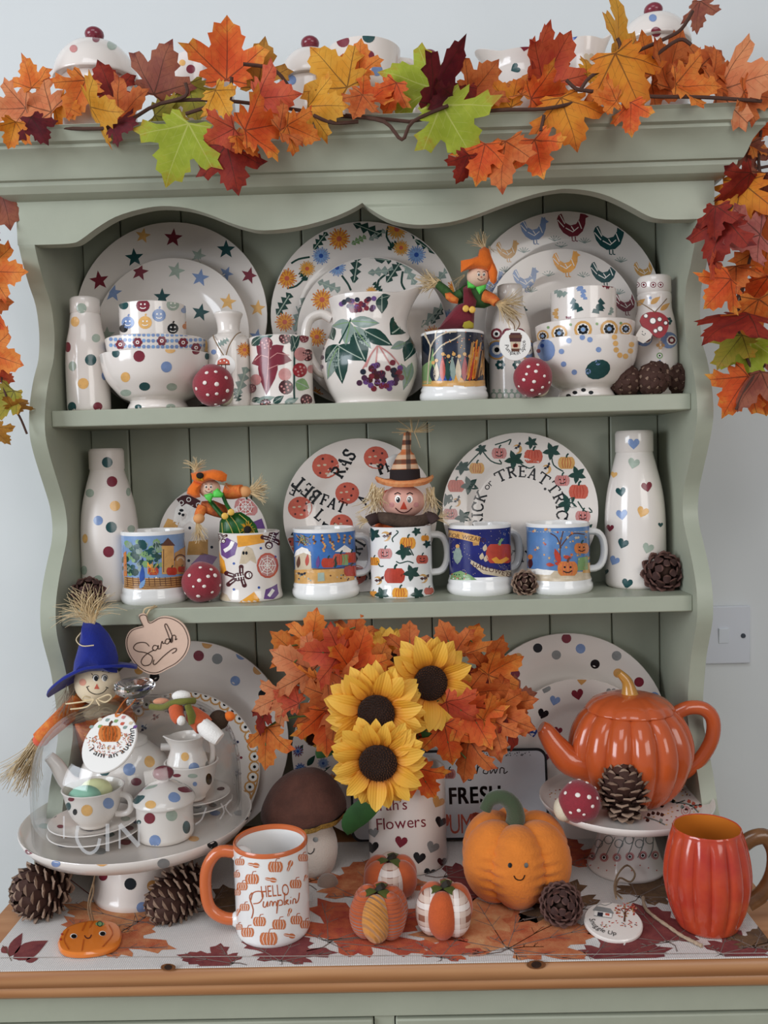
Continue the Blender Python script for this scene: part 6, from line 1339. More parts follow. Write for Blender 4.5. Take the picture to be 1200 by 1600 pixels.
g=G().ball(tuple(cst-t.location),(44*q,36*q,58*q),CRV,26,16); S.dot(g,493,1312,4,'k',3); S.dot(g,452,1312,4,'k',3); S.stroke(g,[(480,1332),(485,1334),(490,1330),(491,1325)],1.4,'k',3,smooth=3); g.build('stem',t,fix=False)
for px in (462,512): blob(t,'foot',px,1380,-.045,17,15,16,M('taupe_plush','#8a7466',.95,bump=.4,bs=400,sheen=.4))
# orange pumpkin plush
OV=M('orange_velour','#d97b28',.9,var=.12,vs=40,bump=.5,bs=300,sheen=.2); DGV=M('green_velour','#3d4a30',.9,bump=.4,bs=400,sheen=.4); EYE=M('black_bead','#0c0a0a',.15)
Yo=-.082; q=sc(Yo); ro=91*q; t=thing('pumpkin_plush','large orange velour pumpkin soft toy with a smile','soft toy',Vector((xpos(806,Yo,ZK+.06),Yo,ZK)))
co=Vector((0,0,61*q))
NL=6
for i in range(NL):
    a=2*PI*i/NL-R(4); dx,dy=math.sin(a),-math.cos(a)
    wr=.56
    mt=Matrix.Rotation(a,4,'Z')
    def pf(p,i=i):
        return p*(1+.11*max(0,abs(p.x)-.35)*math.sin(p.z*26+i+2*p.y)*(1-p.z*p.z))
    g=G().ball((dx*ro*.43,dy*ro*.43,61*q),(ro*.53,ro*.57,64*q),OV,40,64,fn=pf,mtx=mt)
    ob=g.build('segment',t)
    if i==0: face_o=ob
S=BallSurf(t.location,(math.sin(-R(4))*ro*.43,-math.cos(R(4))*ro*.43,61*q),(ro*.53,ro*.57,64*q)); g=G()
for x in (797,822): S.dot(g,x,1352,3.2,EYE,4,ry=4)
S.stroke(g,[(803,1368),(806,1373),(812,1375),(817,1373),(820,1367)],1.6,EYE,4,smooth=3); g.build('face',t,fix=False)
limb(t,'stem',[(803,1295,Yo-.002),(806,1274,Yo-.01),(799,1255,Yo-.014),(782,1245,Yo-.016),(766,1250,Yo-.018),(758,1265,Yo-.018)],lambda u:16-7*u if u<.85 else 9.5,DGV,None,14)
# small fabric pumpkins
CORD=M('orange_corduroy','#b9562a',.95,var=.15,vs=60,sheen=.4); 
def ribm(name,c,axis,sc_,dist=.002):
    m=M(name,c,.95,var=.15,vs=60,sheen=.3); nt=m.node_tree; b=nt.nodes['Principled BSDF']; tc=nt.nodes.new('ShaderNodeTexCoord'); w_=nt.nodes.new('ShaderNodeTexWave'); w_.bands_direction=axis; w_.inputs['Scale'].default_value=sc_; w_.inputs['Distortion'].default_value=.6
    nt.links.new(tc.outputs['Object'],w_.inputs['Vector']); bp=nt.nodes.new('ShaderNodeBump'); bp.inputs['Distance'].default_value=dist; bp.inputs['Strength'].default_value=.9; nt.links.new(w_.outputs['Fac'],bp.inputs['Height']); nt.links.new(bp.outputs['Normal'],b.inputs['Normal']); return m
CORDX=ribm('corduroy_rust','#b9562a','Z',75); KNIT=ribm('mustard_cord','#d08a3e','DIAGONAL',60,.003); CHEK=plaid('brown_white_check','#8a5540','#d9c3b4','#d9c3b4','#f0e6de'); FOR=felt('bright_rust','#bf5524'); LEAFG=M('olive_leather_leaf','#4f5a2a',.45,var=.2,vs=80)
def fabpump(label,cx,cy,rx,ry,Y,mats,rot=0):
    q=sc(Y); r=rx*q; h=ry*q; t=thing('fabric_pumpkin',label,'fabric pumpkin',Vector((xpos(cx,Y,ZK+h),Y,ZK)),'three small fabric pumpkins'); n=len(mats)
    for i,mm in enumerate(mats):
        a=2*PI*i/n+R(rot); g=G().ball((math.sin(a)*r*.45,-math.cos(a)*r*.45,h),(r*.52,r*.55,h),mm,18,14,mtx=Matrix.Rotation(a,4,'Z')); g.build('segment',t)
    for a in (-60,40,160): 
        g=G(); v=[(0,0,0),(.007,-.008,.002),(.006,-.018,.0),(0,-.026,-.005),(-.006,-.018,0),(-.007,-.008,.002),(0,-.012,.004)]
        g.add([Matrix.Rotation(R(a),4,'Z')@Vector(x)+Vector((0,0,h*1.94)) for x in v],[(0,1,6),(1,2,6),(2,3,6),(3,4,6),(4,5,6),(5,0,6)],LEAFG); g.build('leaf',t)
    G().tube([(0,0,h*1.85),(.002,0,h*2.02),(.006,-.002,h*2.15)],lambda u:.0055-.0015*u,M('dark_stem','#2a241c',.7),8).build('stem',t)
    return t
fabpump('rust and check fabric pumpkin behind the other two small ones',610,1368,46,30,-.08,[CHEK,CORD,CORD,CHEK,CORD,CORD])
fabpump('small corduroy pumpkin with a mustard front segment',592,1425,49,38,-.178,[KNIT,CORDX,CORDX,FOR,CORDX,CORDX],-8)
fabpump('small fabric pumpkin with check segments beside the corduroy pumpkin',694,1420,48,38,-.174,[FOR,CHEK,CORD,CHEK,CORD,CHEK],-10)
# ================================================================ right cake stand and pumpkin teapot
Yr=-.012; zq2=at(977,1251,Yr).z; xq=xpos(977,Yr,zq2); rq2=135*sc(Yr); hz=zq2-ZK
t=thing('cake_stand','white cake stand with leaf and berry pattern carrying the pumpkin teapot','cake stand',(xq,Yr,ZK))
ft=smooth_prof([(60*sc(Yr),0),(61*sc(Yr),.004),(56*sc(Yr),.012),(45*sc(Yr),hz*.45),(38*sc(Yr),hz*.75),(37*sc(Yr),hz-.01)],3)
g=G().lathe([(0,.002),(ft[0][0]-.002,.001)]+ft+[(0,hz-.01)],CER,48); S=LatheSurf((xq,Yr,ZK),ft,L=.006)
GRL=M('grey_line_paint','#6f7772',.3)
for i in range(6): S.ring(g,935+i*16,1318-(i%2)*6,6.5,1.3,GRL,n=12); S.stroke(g,[(928+i*17,1340),(935+i*17,1325),(946+i*15,1308)],1.3,GRL)
for i in range(6): eye(S,g,924+i*20,1338+2*math.sin(i),7,'pk'); S.ring(g,924+i*20,1338+2*math.sin(i),4,1,'m',3,n=10)
for i in range(9): S.dot(g,922+i*13,1352+(i%3)*4,1.2,'p',0,n=5)
g.build('pedestal',t,fix=False)
rim=[(rq2*.3,hz-.011),(rq2*.85,hz-.009),(rq2*.96,hz-.003),(rq2,hz+.005),(rq2*.995,hz+.007)]
g=G().lathe([(0,hz-.0115)]+rim+[(rq2*.975,hz+.006),(rq2*.945,hz+.001),(rq2*.9,hz),(0,hz)],CER,72)
S=PlaneSurf(Matrix.Translation((xq,Yr,zq2)),L=.02,rm=rq2*.93); S.pos=lambda a,b,off:(a,b,hz+off)
k=kL; rnd=random.Random(12)
for q in ([(650,905),(700,920),(740,940)],[(720,830),(790,840),(850,850),(890,885)],[(790,845),(830,830)],[(850,855),(905,850)]): S.stroke(g,[k(*a) for a in q],2,GRL,smooth=3)
for x,y,c in ((670,895,'k'),(690,888,'k'),(712,890,'k'),(730,895,'k'),(665,920,'k'),(725,920,'gr'),(740,835,'mb'),(760,830,'k'),(780,835,'k'),(730,855,'k'),(850,835,'p'),(870,845,'p'),(880,860,'p'),(840,870,'pk'),(820,860,'gr'),(900,855,'p')): S.leaf(g,*k(x,y+8),*k(x-6,y-10),6,c)
for i in range(60):
    x,y=k(640+280*rnd.random(),770+170*rnd.random()); S.dot(g,x,y,rnd.uniform(1,2.4),rnd.choice(['p','o','m','y']),0,n=6,ry=1)
S.ring(g,*k(833,878),7,1.2,'pk',n=12); S.ring(g,*k(833,878),3.5,1.2,'pk',n=10)
for i in range(30):
    x,y=k(215+100*rnd.random(),780+90*rnd.random()); S.dot(g,x,y,1.5,rnd.choice(['p','o','gr']),0,n=5,ry=.8)
g.build('plate',t,fix=False,ang=50)
zq2+=.0004
TER=M('pumpkin_orange_glaze','#c0572c',.16,var=.08,vs=12,coat=.4); GST=M('golden_glaze','#b98339',.2,var=.2,vs=40,coat=.3)
Yt=-.004; q=sc(Yt); t=thing('pumpkin_teapot','orange pumpkin shaped teapot with golden stem knob','teapot',Vector((xpos(985,Yt,zq2+.06),Yt,zq2)))
NR=14
def ribs(amt): return lambda r,z,a:(r*(1-amt*(1-abs(math.cos(NR*a/2)))**1.6),z)
h=at(985,1105,Yt).z-zq2; rb=96*q
bp_=smooth_prof([(rb*.5,0),(rb*.62,.004),(rb*.86,h*.22),(rb*1.0,h*.5),(rb*.97,h*.72),(rb*.84,h*.9),(rb*.68,h*1.0)],4)
G().lathe([(0,.001)]+bp_+[(0,h)],TER,112,fn=ribs(.1)).build('body',t)
ldp=smooth_prof([(rb*.72,h*.985),(rb*.71,h*1.01),(rb*.6,h*1.08),(rb*.35,h*1.14),(rb*.12,h*1.15),(0,h*1.15)],4)
lid=G().lathe([(0,h*.98)]+ldp,TER,98,fn=ribs(.045)).build('lid',t)
G().tube(smooth_prof([(0,0,h*1.13),(-.001,0,h*1.2),(-.004,0,h*1.29),(-.014,0,h*1.38)],4),lambda u:.0135-.0085*u**.7,GST,12).build('stem_knob',lid)
o_=t.location
G().tube(smooth_prof([at(*p,y)-o_ for p,y in (((925,1195),Yt-.01),((890,1188),Yt-.012),((868,1165),Yt-.014),((852,1142),Yt-.014),((845,1136),Yt-.014))],4),lambda u:(.0265-.018*u**.75),TER,16).build('spout',t)
G().tube(smooth_prof([at(*p,Yt)-o_ for p in ((1050,1118),(1075,1106),(1100,1108),(1114,1125),(1112,1155),(1095,1185),(1072,1205),(1050,1215))],4),.0085,TER,12,flat=1.15).build('handle',t)
sp4=[(-.05,-.85,.1),(-.45,-.6,.1),(.35,-.6,.1),(-.7,-.1,.1),(-.1,0,.13),(.45,.1,.12),(.75,-.35,.09),(-.05,.75,.1),(.62,.55,.1),(-.45,.85,.09),(.2,.95,.08),(.85,.15,.09)]
toadstool('dark red spotted toadstool beside the upright pine cone on the cake stand',906,1242,33,-.082,zq2,sp4,(-1.0,.3))
pinecone('open pine cone standing upright on the patterned cake stand',975,1243,92,72,-.075,(-.08,0,1),False,80,CONE,zs=zq2)
# ribbed orange mug
Yw=-.168; q=sc(Yw); hw_=at(1105,1322,Yw-.05).z-ZK; NR2=14
wp=smooth_prof([(42*q,0),(48*q,.003),(60*q,hw_*.22),(67*q,hw_*.45),(66*q,hw_*.65),(60*q,hw_*.85),(54*q,hw_*.97),(53*q,hw_)],4)
xw=xpos(1105,Yw,ZK+hw_/2); t=thing('ribbed_mug','tall ribbed orange pumpkin mug with brown handle','mug',(xw,Yw,ZK))
ROR=M('red_orange_glaze','#c8532e',.18,var=.25,vs=14,col2='#b0342a',coat=.4); INO=M('amber_glaze_inside','#c9752a',.2,coat=.3)
fn2=lambda r,z,a:(r*(1-.09*(1-abs(math.cos(NR2*a/2)))**1.8*min(1,z/.02)*min(1,max(0,(hw_+.004-z)/.02))),z)
G().lathe([(0,.002)]+wp+[(51.5*q,hw_+.0018),(50*q,hw_+.001)],ROR,112,fn=fn2).build('body',t)
G().lathe([(50*q,hw_+.001),(50*q,hw_*.95),(55*q,hw_*.8),(58*q,hw_*.5),(40*q,.012),(0,.01)],INO,56).build('lining',t)
BRH=M('brown_horn_glaze','#7a5230',.25,var=.35,vs=40,coat=.3); o_=t.location
G().tube(smooth_prof([at(a_,b_,Yw)-o_ for a_,b_ in ((1155,1325),(1175,1310),(1197,1308),(1210,1330),(1208,1365),(1192,1395),(1168,1412))],4),.0075,BRH,12,flat=1.3).build('handle',t)
# ================================================================ worktop cones, ornaments, cords
pinecone('large open pine cone at the worktop end beside the polka dot stand',66,1395,92,88,-.115,(-.75,-.55,.1),False,84,CONE,zs=ZK)
pinecone('large open pine cone leaning beside the orange handled mug',279,1402,108,76,-.125,(-.6,-.5,-.3),False,90,CONE,zs=ZK)
pinecone('dark pine cone in front of the pumpkin soft toy',877,1415,70,62,-.158,(-.1,-.75,.35),False,74,CONED,zs=ZK)
# pumpkin ceramic ornament
OC=M('orange_ceramic','#dc7a2c',.15,coat=.4,var=.05,vs=20); p=atz(140,1464,ZK+.006); t=thing('pumpkin_ornament','flat orange ceramic pumpkin with smiling face lying on the runner','ornament',p); m=Matrix.Translation((p.x,p.y,ZK+.0005)); t.matrix_world=m
S=PlaneSurf(Matrix.Translation((p.x,p.y,ZK+.0075)),L=.02); S.pos=lambda a,b,off:(a,b,.007+off)
out=smooth_prof([(90,1470),(98,1452),(115,1442),(140,1437),(165,1437),(183,1442),(190,1455),(186,1472),(170,1482),(140,1488),(110,1488),(94,1482),(90,1470)],3)[:-1]
st=[S.inv(*q_) for q_ in out]; cx=sum(a for a,_ in st)/len(st); cy=sum(b for _,b in st)/len(st)
g=G(); rings=[(.97,0),(1,.002),(1,.0045),(.95,.0065),(.85,.007),(0,.007)]; n=len(st); vs=[(cx+(a-cx)*f,cy+(b-cy)*f,z) for f,z in rings for a,b in st]
g.add(vs,[(j*n+i,j*n+(i+1)%n,(j+1)*n+(i+1)%n,(j+1)*n+i) for j in range(len(rings)-1) for i in range(n)],OC)
LNE=M('orange_groove','#b5561c',.3)
for q_ in ([(107,1452),(100,1468),(108,1484)],[(135,1440),(128,1455)],[(145,1440),(140,1450)],[(131,1468),(128,1486)],[(170,1445),(176,1460),(160,1480)]): S.stroke(g,q_,1.6,LNE,2,smooth=3)
for x in (115,160): S.dot(g,x,1463 if x<130 else 1459,5.6,'w',1,ry=4); S.dot(g,x+.5,1463.5 if x<130 else 1459.5,4.4,EYE,2,ry=3.3)
S.stroke(g,[(132,1462),(135,1466),(140,1466),(143,1461)],1.6,'mb',2,smooth=3); S.dot(g,156,1444,7,'lg',1,ry=3.4); S.ring(g,156,1444,4,1.2,'dg',2,n=10); S.dot(g,97,1460,2,'r',1,n=6); S.dot(g,95,1468,2,'r',1,n=6)
g.build('body',t,fix=False)
mi=m.inverted()
for q_ in ([(142,1438,-.15),(138,1420,-.152),(140,1400,-.15),(147,1375,-.142),(149,1362,-.13)],[(146,1438,-.15),(141,1415,-.156),(146,1395,-.15),(146,1378,-.143)]): G().tube(smooth_prof([mi@at(a_,b_,y_) for a_,b_,y_ in q_],4),.0011,TWINE,6).build('string',t)
# snuggle disc
p=atz(958,1440,ZK+.008); m=Matrix.Translation((p.x,p.y,ZK+.009))@Matrix.Rotation(R(10),4,'X')
t=thing('snuggle_disc','white disc painted with a house and tree reading Snuggle Up','disc',p); t.matrix_world=m
k=K(880,1380,5); S=PlaneSurf(m,L=.02); r_=46*sc(p.y)
g=G().lathe([(0,-.006),(r_*.95,-.006),(r_,-.004),(r_,-.0015),(r_*.96,0),(0,0)],CER,44)
S.poly(g,[k(*a) for a in((235,205),(260,180),(370,200),(395,235),(390,240),(232,215))],'gy',1); S.poly(g,[k(*a) for a in((245,215),(385,240),(378,275),(240,255))],'w',1); S.stroke(g,[k(*a) for a in((240,255),(378,275),(385,238))],1,'gy',2)
S.poly(g,[k(*a) for a in((270,228),(312,232),(308,265),(265,258))],'nt',2); S.poly(g,[k(*a) for a in((330,235),(362,240),(360,258),(328,252))],'p',2); S.stroke(g,[k(258,178),k(290,165),k(330,175),k(380,155)],.8,'gy',1,smooth=3)
S.poly(g,[k(*a) for a in((470,300),(478,230),(490,230),(485,305))],'br',2)
rnd=random.Random(3)
for i in range(70):
    a=rnd.random()*2*PI; q_=math.sqrt(rnd.random()); S.dot(g,*k(490+85*q_*math.cos(a),215+60*q_*math.sin(a)),1.7,rnd.choice(['p','r','st','pk']),1,n=6,ry=1.1)
for i in range(40): S.dot(g,*k(290+290*rnd.random(),290+45*rnd.random()+20*rnd.random()),1.3,rnd.choice(['p','st','gy','r']),1,n=5,ry=.9)
for q_ in ([(480,240),(450,200)],[(482,240),(520,195)],[(482,235),(485,190)]): S.stroke(g,[k(*a) for a in q_],1,'br',2)
S.arc(g,'Snuggle Up',*k(392,285),38.5,9.5,'k',258,inside=True,gap=.14,lay=3,ry=24,rot=9,wx=.98)
g.build('disc',t,fix=False)
mi=m.inverted()
G().tube(smooth_prof([mi@at(*q_) for q_ in ((963,1404,-.165),(960,1385,-.12),(966,1365,-.09),(980,1352,-.07),(992,1365,-.075),(985,1378,-.085),(968,1372,-.09),(962,1392,-.12),(972,1404,-.16))],4),.0012,TWINE,6).build('string',t)
w_=[atz(a_,b_,ZK+.0022) for a_,b_ in ((1005,1402),(1008,1418),(1022,1432),(1045,1448),(1065,1462),(1085,1472),(1097,1478))]
o=G().tube(smooth_prof(w_,5),lambda u:.0021+.0003*math.sin(60*u),M('pale_jute_cord','#b39b82',.9,var=.2,vs=300,bump=.6,bs=700),8).build('jute_cord'); tag(o,'pale twisted jute cord lying on the runner by the ribbed mug','cord')
# ================================================================ light switch
SW=M('switch_plastic','#cbced4',.35); a_=at(1090,948,YW); b_=at(1170,1035,YW); x1=at(1170,990,YW).x; z1=at(1130,946,YW).z; z0=at(1130,1036,YW).z
t=thing('light_switch','grey white single light switch on the wall beside the hutch','light switch',(x1-(z1-z0)/2,YW,z0)); s_=(z1-z0)
G().box((-s_/2,-.007,0),(s_/2,-.0005,s_),SW).build('plate',t,bevel=.002)
c=at(1128,992,YW); cx_=c.x-t.location.x; cz_=c.z-t.location.z
g=G().box((cx_-.008,-.011,cz_-.012),(cx_+.008,-.006,cz_+.012),M('switch_rocker','#d3d8de',.3)); g.v=[(x,y+(.003 if z<cz_ else 0),z) for x,y,z in g.v]; g.build('rocker',t,bevel=.001)
c=at(1158.5,992,YW)-t.location; G().lathe([(0,.002),(.0032,.002),(.0038,0)],M('steel_screw','#4b5058',.35,metal=.8),16,axis=Matrix.Translation((c.x,-.007,c.z))@Matrix.Rotation(PI/2,4,'X')).build('screw',t)
# ================================================================ artificial maple leaves
def leafmat(name,c0,c1,edge=None,vein='#3a2418',vs=6):
    m=bpy.data.materials.new('leaf_'+name); m.use_nodes=True; nt=m.node_tree; N=nt.nodes.new; Lk=nt.links.new
    b=nt.nodes['Principled BSDF']; b.inputs['Roughness'].default_value=.62; b.inputs['Specular IOR Level'].default_value=.3
    tc=N('ShaderNodeTexCoord'); sx=N('ShaderNodeSeparateXYZ'); Lk(tc.outputs['Object'],sx.inputs[0])
    def math_(op,a,b_=None,c=None):
        n=N('ShaderNodeMath'); n.operation=op
        for i,v in enumerate((a,b_,c)):
            if v is None: continue
            if isinstance(v,(int,float)): n.inputs[i].default_value=v
            else: Lk(v,n.inputs[i])
        return n.outputs[0]
    X=math_('ABSOLUTE',sx.outputs[0]); Y=math_('SUBTRACT',sx.outputs[1],.02)
    vm=None
    for ang in (90,38,-14):
        dx,dy=math.cos(R(ang)),math.sin(R(ang))
        cr=math_('ABSOLUTE',math_('SUBTRACT',math_('MULTIPLY',X,dy),math_('MULTIPLY',Y,dx)))
        al=math_('ADD',math_('MULTIPLY',X,dx),math_('MULTIPLY',Y,dy))
        wd=math_('SUBTRACT',.011,math_('MULTIPLY',al,.008))
        v=math_('MULTIPLY',math_('LESS_THAN',cr,wd),math_('GREATER_THAN',al,0))
        # side veins: slanted stripes near the rib
        q=math_('SUBTRACT',al,math_('MULTIPLY',cr,.9)); st=math_('LESS_THAN',math_('FRACT',math_('MULTIPLY',q,7.0)),.07)
        near=math_('MULTIPLY',math_('LESS_THAN',cr,.17),math_('GREATER_THAN',al,.06))
        v=math_('MAXIMUM',v,math_('MULTIPLY',math_('MULTIPLY',st,near),.45))
        vm=v if vm is None else math_('MAXIMUM',vm,v)
    no=N('ShaderNodeTexNoise'); no.inputs['Scale'].default_value=vs; no.inputs['Detail'].default_value=5; no.inputs['Roughness'].default_value=.6
    oi=N('ShaderNodeObjectInfo'); av=N('ShaderNodeVectorMath'); av.operation='ADD'; Lk(tc.outputs['Object'],av.inputs[0]); Lk(oi.outputs['Random'],av.inputs[1]); Lk(av.outputs[0],no.inputs['Vector'])
    rd=N('ShaderNodeVectorMath'); rd.operation='DISTANCE'; rd.inputs[1].default_value=(0,.3,0); Lk(tc.outputs['Object'],rd.inputs[0])
    f=math_('ADD',math_('MULTIPLY',no.outputs['Fac'],1.1),math_('MULTIPLY',math_('SUBTRACT',rd.outputs['Value'],.35),.9))
    rp=N('ShaderNodeValToRGB'); e=rp.color_ramp.elements; e[0].position=.35; e[1].position=.68; e[0].color=C(c0); e[1].color=C(c1)
    if edge: x=rp.color_ramp.elements.new(.95); x.color=C(edge)
    Lk(f,rp.inputs['Fac'])
    mx=N('ShaderNodeMixRGB'); mx.inputs['Color2'].default_value=C(vein); Lk(math_('MULTIPLY',vm,.7),mx.inputs['Fac']); Lk(rp.outputs['Color'],mx.inputs['Color1']); Lk(mx.outputs['Color'],b.inputs['Base Color'])
    bp=N('ShaderNodeBump'); bp.inputs['Strength'].default_value=.35; bp.inputs['Distance'].default_value=.02; bp.invert=True; Lk(vm,bp.inputs['Height']); Lk(bp.outputs['Normal'],b.inputs['Normal'])
    # thin cloth leaves let some light through
    tl=N('ShaderNodeBsdfTranslucent'); Lk(mx.outputs['Color'],tl.inputs['Color']); ms=N('ShaderNodeMixShader'); ms.inputs[0].default_value=.3
    Lk(b.outputs[0],ms.inputs[1]); Lk(tl.outputs[0],ms.inputs[2]); Lk(ms.outputs[0],nt.nodes['Material Output'].inputs['Surface'])
    MATS['leaf_'+name]=m; return m
LM={'o':leafmat('orange','#d96a28','#e48a3c','#d05c22'),'or':leafmat('orange_red','#d4501f','#e06a2c','#e6a040'),'dr':leafmat('dark_red','#7f2019','#983020','#651a18'),'g':leafmat('gold','#dc9628','#e2a63c','#d07a22'),
'go':leafmat('golden_orange','#df8f2a','#d87a22','#c4601c'),'l':leafmat('lime','#97a52c','#a9b43a','#b08f2c',vein='#c2c46a'),'ol':leafmat('olive','#8f8a2c','#a08f34','#b5822c'),'bu':leafmat('burgundy','#5a1622','#6f1f26','#4b1018'),
'pe':leafmat('peach','#d67c50','#de9262','#ca6c40'),'br':leafmat('brown_pink','#8a4a3c','#9c5c44','#7a3a30'),'sa':leafmat('salmon_red','#c8503a','#d4643f','#b53c2a'),'ru':leafmat('rust','#c05a28','#d0743a','#a8481f'),'oc':leafmat('ochre','#a8702a','#b98232','#8e5a22'),'pk':leafmat('dusty_pink','#b5605a','#c2766a','#9a4a44')}
from mathutils.geometry import delaunay_2d_cdt
LEAFV=[]
def leaf_mesh(i):
    rnd=random.Random(100+i); v=[Vector(p) for p in MAPLE]
    # a little individual outline
    v=[Vector((p.x*(1+rnd.uniform(-.05,.05)),p.y*(1+rnd.uniform(-.03,.03)))) for p in v]; n=len(v); pts=list(v)
    for a in range(-5,6):
        for b in range(0,8): 
            q=Vector((a*.12+.03*(b%2),b*.12+.02))
            pts.append(q)
    for t in (.15,.3,.45,.6,.75,.9): pts.append(Vector((0,t)))
    r=delaunay_2d_cdt(pts,[(k,(k+1)%n) for k in range(n)],[],1,1e-5)
    fold=rnd.uniform(.1,.45); curl=rnd.uniform(-.35,.35); tw=rnd.uniform(-.4,.4); wv=rnd.uniform(.02,.05); ph=rnd.random()*6; side=rnd.uniform(-.3,.3)
    vs=[]
    for p in r[0]:
        x,y=p.x,p.y; z=fold*abs(x)*(1 if i%2 else -1)*.6+curl*(y-.3)**2+tw*x*(y-.3)+wv*math.sin(9*x+ph)*math.cos(7*y+ph)+side*x*x
        vs.append((x,y,z))
    me=bpy.data.meshes.new('leaf'); me.from_pydata(vs,[],[tuple(f) for f in r[2]]); me.materials.append(LM['o']); me.polygons.foreach_set('use_smooth',[True]*len(me.polygons)); me.update(); return me
LEAFV=[leaf_mesh(i) for i in range(10)]
STEM=M('brown_wrapped_wire','#4b2f24',.8,var=.2,vs=200)
LR=random.Random(21); TILT=1.0
def leaf(t,px,py,Y,size,ang,col,tilt=None,roll=None,var=None,wx=1.0,stem=True,bend=0):
    """maple leaf centred at photo px,py at depth Y; ang = tip direction clockwise from up"""
    s=size*.8*sc(Y); tx=R(LR.uniform(-28,28)*TILT if tilt is None else tilt); ty=R(LR.uniform(-30,30)*TILT if roll is None else roll)
    m=Matrix.Translation(at(px,py,Y)-t.location)@Matrix.Rotation(PI/2,4,'X')@Matrix.Rotation(R(-ang),4,'Z')@Matrix.Rotation(tx,4,'X')@Matrix.Rotation(ty,4,'Y')@Matrix.Diagonal((s*1.0*wx,s,s,1))@Matrix.Translation((0,-.42,0))
    me=LEAFV[LR.randrange(len(LEAFV)) if var is None else var]
    o=shared('leaf',me,t,m,LM[col])
    return o
def vine(t,pts,rad=.0022,name='vine'):
    return G().tube(smooth_prof([at(a,b,y)-t.location for a,b,y in pts],4),rad,STEM,7).build(name,t)
# ================================================================ pottery on top of the cornice
zt_=ZTOP+.0005
def on_top(px,Y): return xpos(px,Y,zt_)
def dcol(lst): return lambda S,g:[S.dot(g,e[0],e[1],e[2],e[3]) for e in lst]
def jar(label,cx,wpx,ylid,ytop,Y,deco,knob=True,cat='jar'):
    r=wpx/2*sc(Y); h=at(cx,ylid,Y-r).z-zt_
    pr=smooth_prof([(r*.7,0),(r*.9,h*.2),(r*.97,h*.5),(r*.9,h*.85),(r*.86,h)],3)
    t,x=body('sugar_jar',label,cat,cx,Y,zt_,pr,dcol(deco))
    hl=at(cx,ytop,Y).z-zt_-h; q=sc(Y)
    ld=smooth_prof([(r*1.04,h-.001),(r*1.05,h+.003),(r*.92,h+hl*.35),(r*.6,h+hl*.62),(r*.2,h+hl*.72),(.005,h+hl*.74)],3)
    g=G().lathe([(0,h-.001)]+ld+[(0,h+hl*.74)],CER,40); S=LatheSurf((x,Y,zt_),ld)
    for e in deco:
        if len(e)>4: S.dot(g,e[0],e[1],e[2],e[3],1)
    l=g.build('lid',t,fix=False); G().ball((0,0,h+hl*.87),(.0125,.0125,.0095),P('m'),16,10).build('knob',l)
    return t
jar('polka dot lidded sugar jar at the end of the dresser top',153,122,100,43,.0,[(180,91,8,'k'),(130,88,7,'s'),(183,112,8,'pk'),(115,76,6,'pk',1),(175,70,8,'s',1),(150,60,6,'m',1)])
t,x=body('cream_pot','low polka dot pot behind the orange maple leaf','pot',318,.02,zt_,[(.03,0),(.04,.02),(.043,.05),(.038,at(318,98,.02).z-zt_)],dcol([(298,108,7,'m'),(325,128,7,'b'),(285,98,5,'y')]))
jar('polka dot lidded pot with maroon knob behind the golden leaf',488,92,108,59,.03,[(468,103,7,'g'),(455,125,8,'b'),(500,120,7,'y')])
r=58*sc(.02); h=at(570,55,.02-r).z-zt_
t,x=body('polka_jug','polka dot jug showing its rim above the golden leaf','jug',570,.02,zt_,smooth_prof([(r*.8,0),(r*1.1,h*.3),(r*1.12,h*.5),(r*.95,h*.75),(r*.97,h)],3),dcol([(536,64,10,'m'),(576,57,10,'g'),(577,87,8,'m'),(589,110,9,'b'),(545,100,8,'y')]))
handle(t,r*1.0,h*.35,h*.92,8,CER,.006,.028)
jar('small polka dot pot with a maroon knob behind the lime leaf',672,60,112,84,.04,[(660,110,6,'b'),(690,118,6,'y')])
# heart jugs
def hjug(label,cx,wpx,ytop,Y,hearts,lipdir):
    r=wpx/2*sc(Y); h=at(cx,ytop,Y-r).z-zt_; kp=smooth_prof([(r*.75,0),(r*1.0,h*.25),(r*1.05,h*.45),(r*.9,h*.68),(r*.84,h*.85),(r*.95,h)],3); x=xpos(cx,Y,zt_+h/2)
    t=thing('heart_jug',label,'jug',(x,Y,zt_)); g=G(); jugbody(g,kp,CER,h,lipdir,.4,.1); S=LatheSurf((x,Y,zt_),kp,False)
    for a in hearts: S.heart(g,*a)
    g.build('body',t,fix=False,ang=60); handle(t,r*.9,h*.35,h*.9,0 if lipdir<0 else 180,CER,.006,.026); return t
hjug('white jug with small coloured hearts and a spout behind the red leaf',815,110,72,.02,[(778,66,5,'o',0),(820,72,9,'m',10),(762,89,8,'s',5),(805,107,8,'g',60),(850,110,8,'b',0)],-PI/2+.25)
hjug('second heart jug partly hidden beside the tall golden leaf',908,72,55,.045,[(895,57,8,'bl',0),(942,92,7,'k',0),(920,90,8,'be',0)],PI/2)
r=52*sc(.03)
jar('heart patterned lidded pot behind the rust leaves',1022,104,48,8,.03,[(1025,50,8,'m',1),(1020,28,6,'b',1),(1045,80,8,'b'),(1000,85,8,'s')])
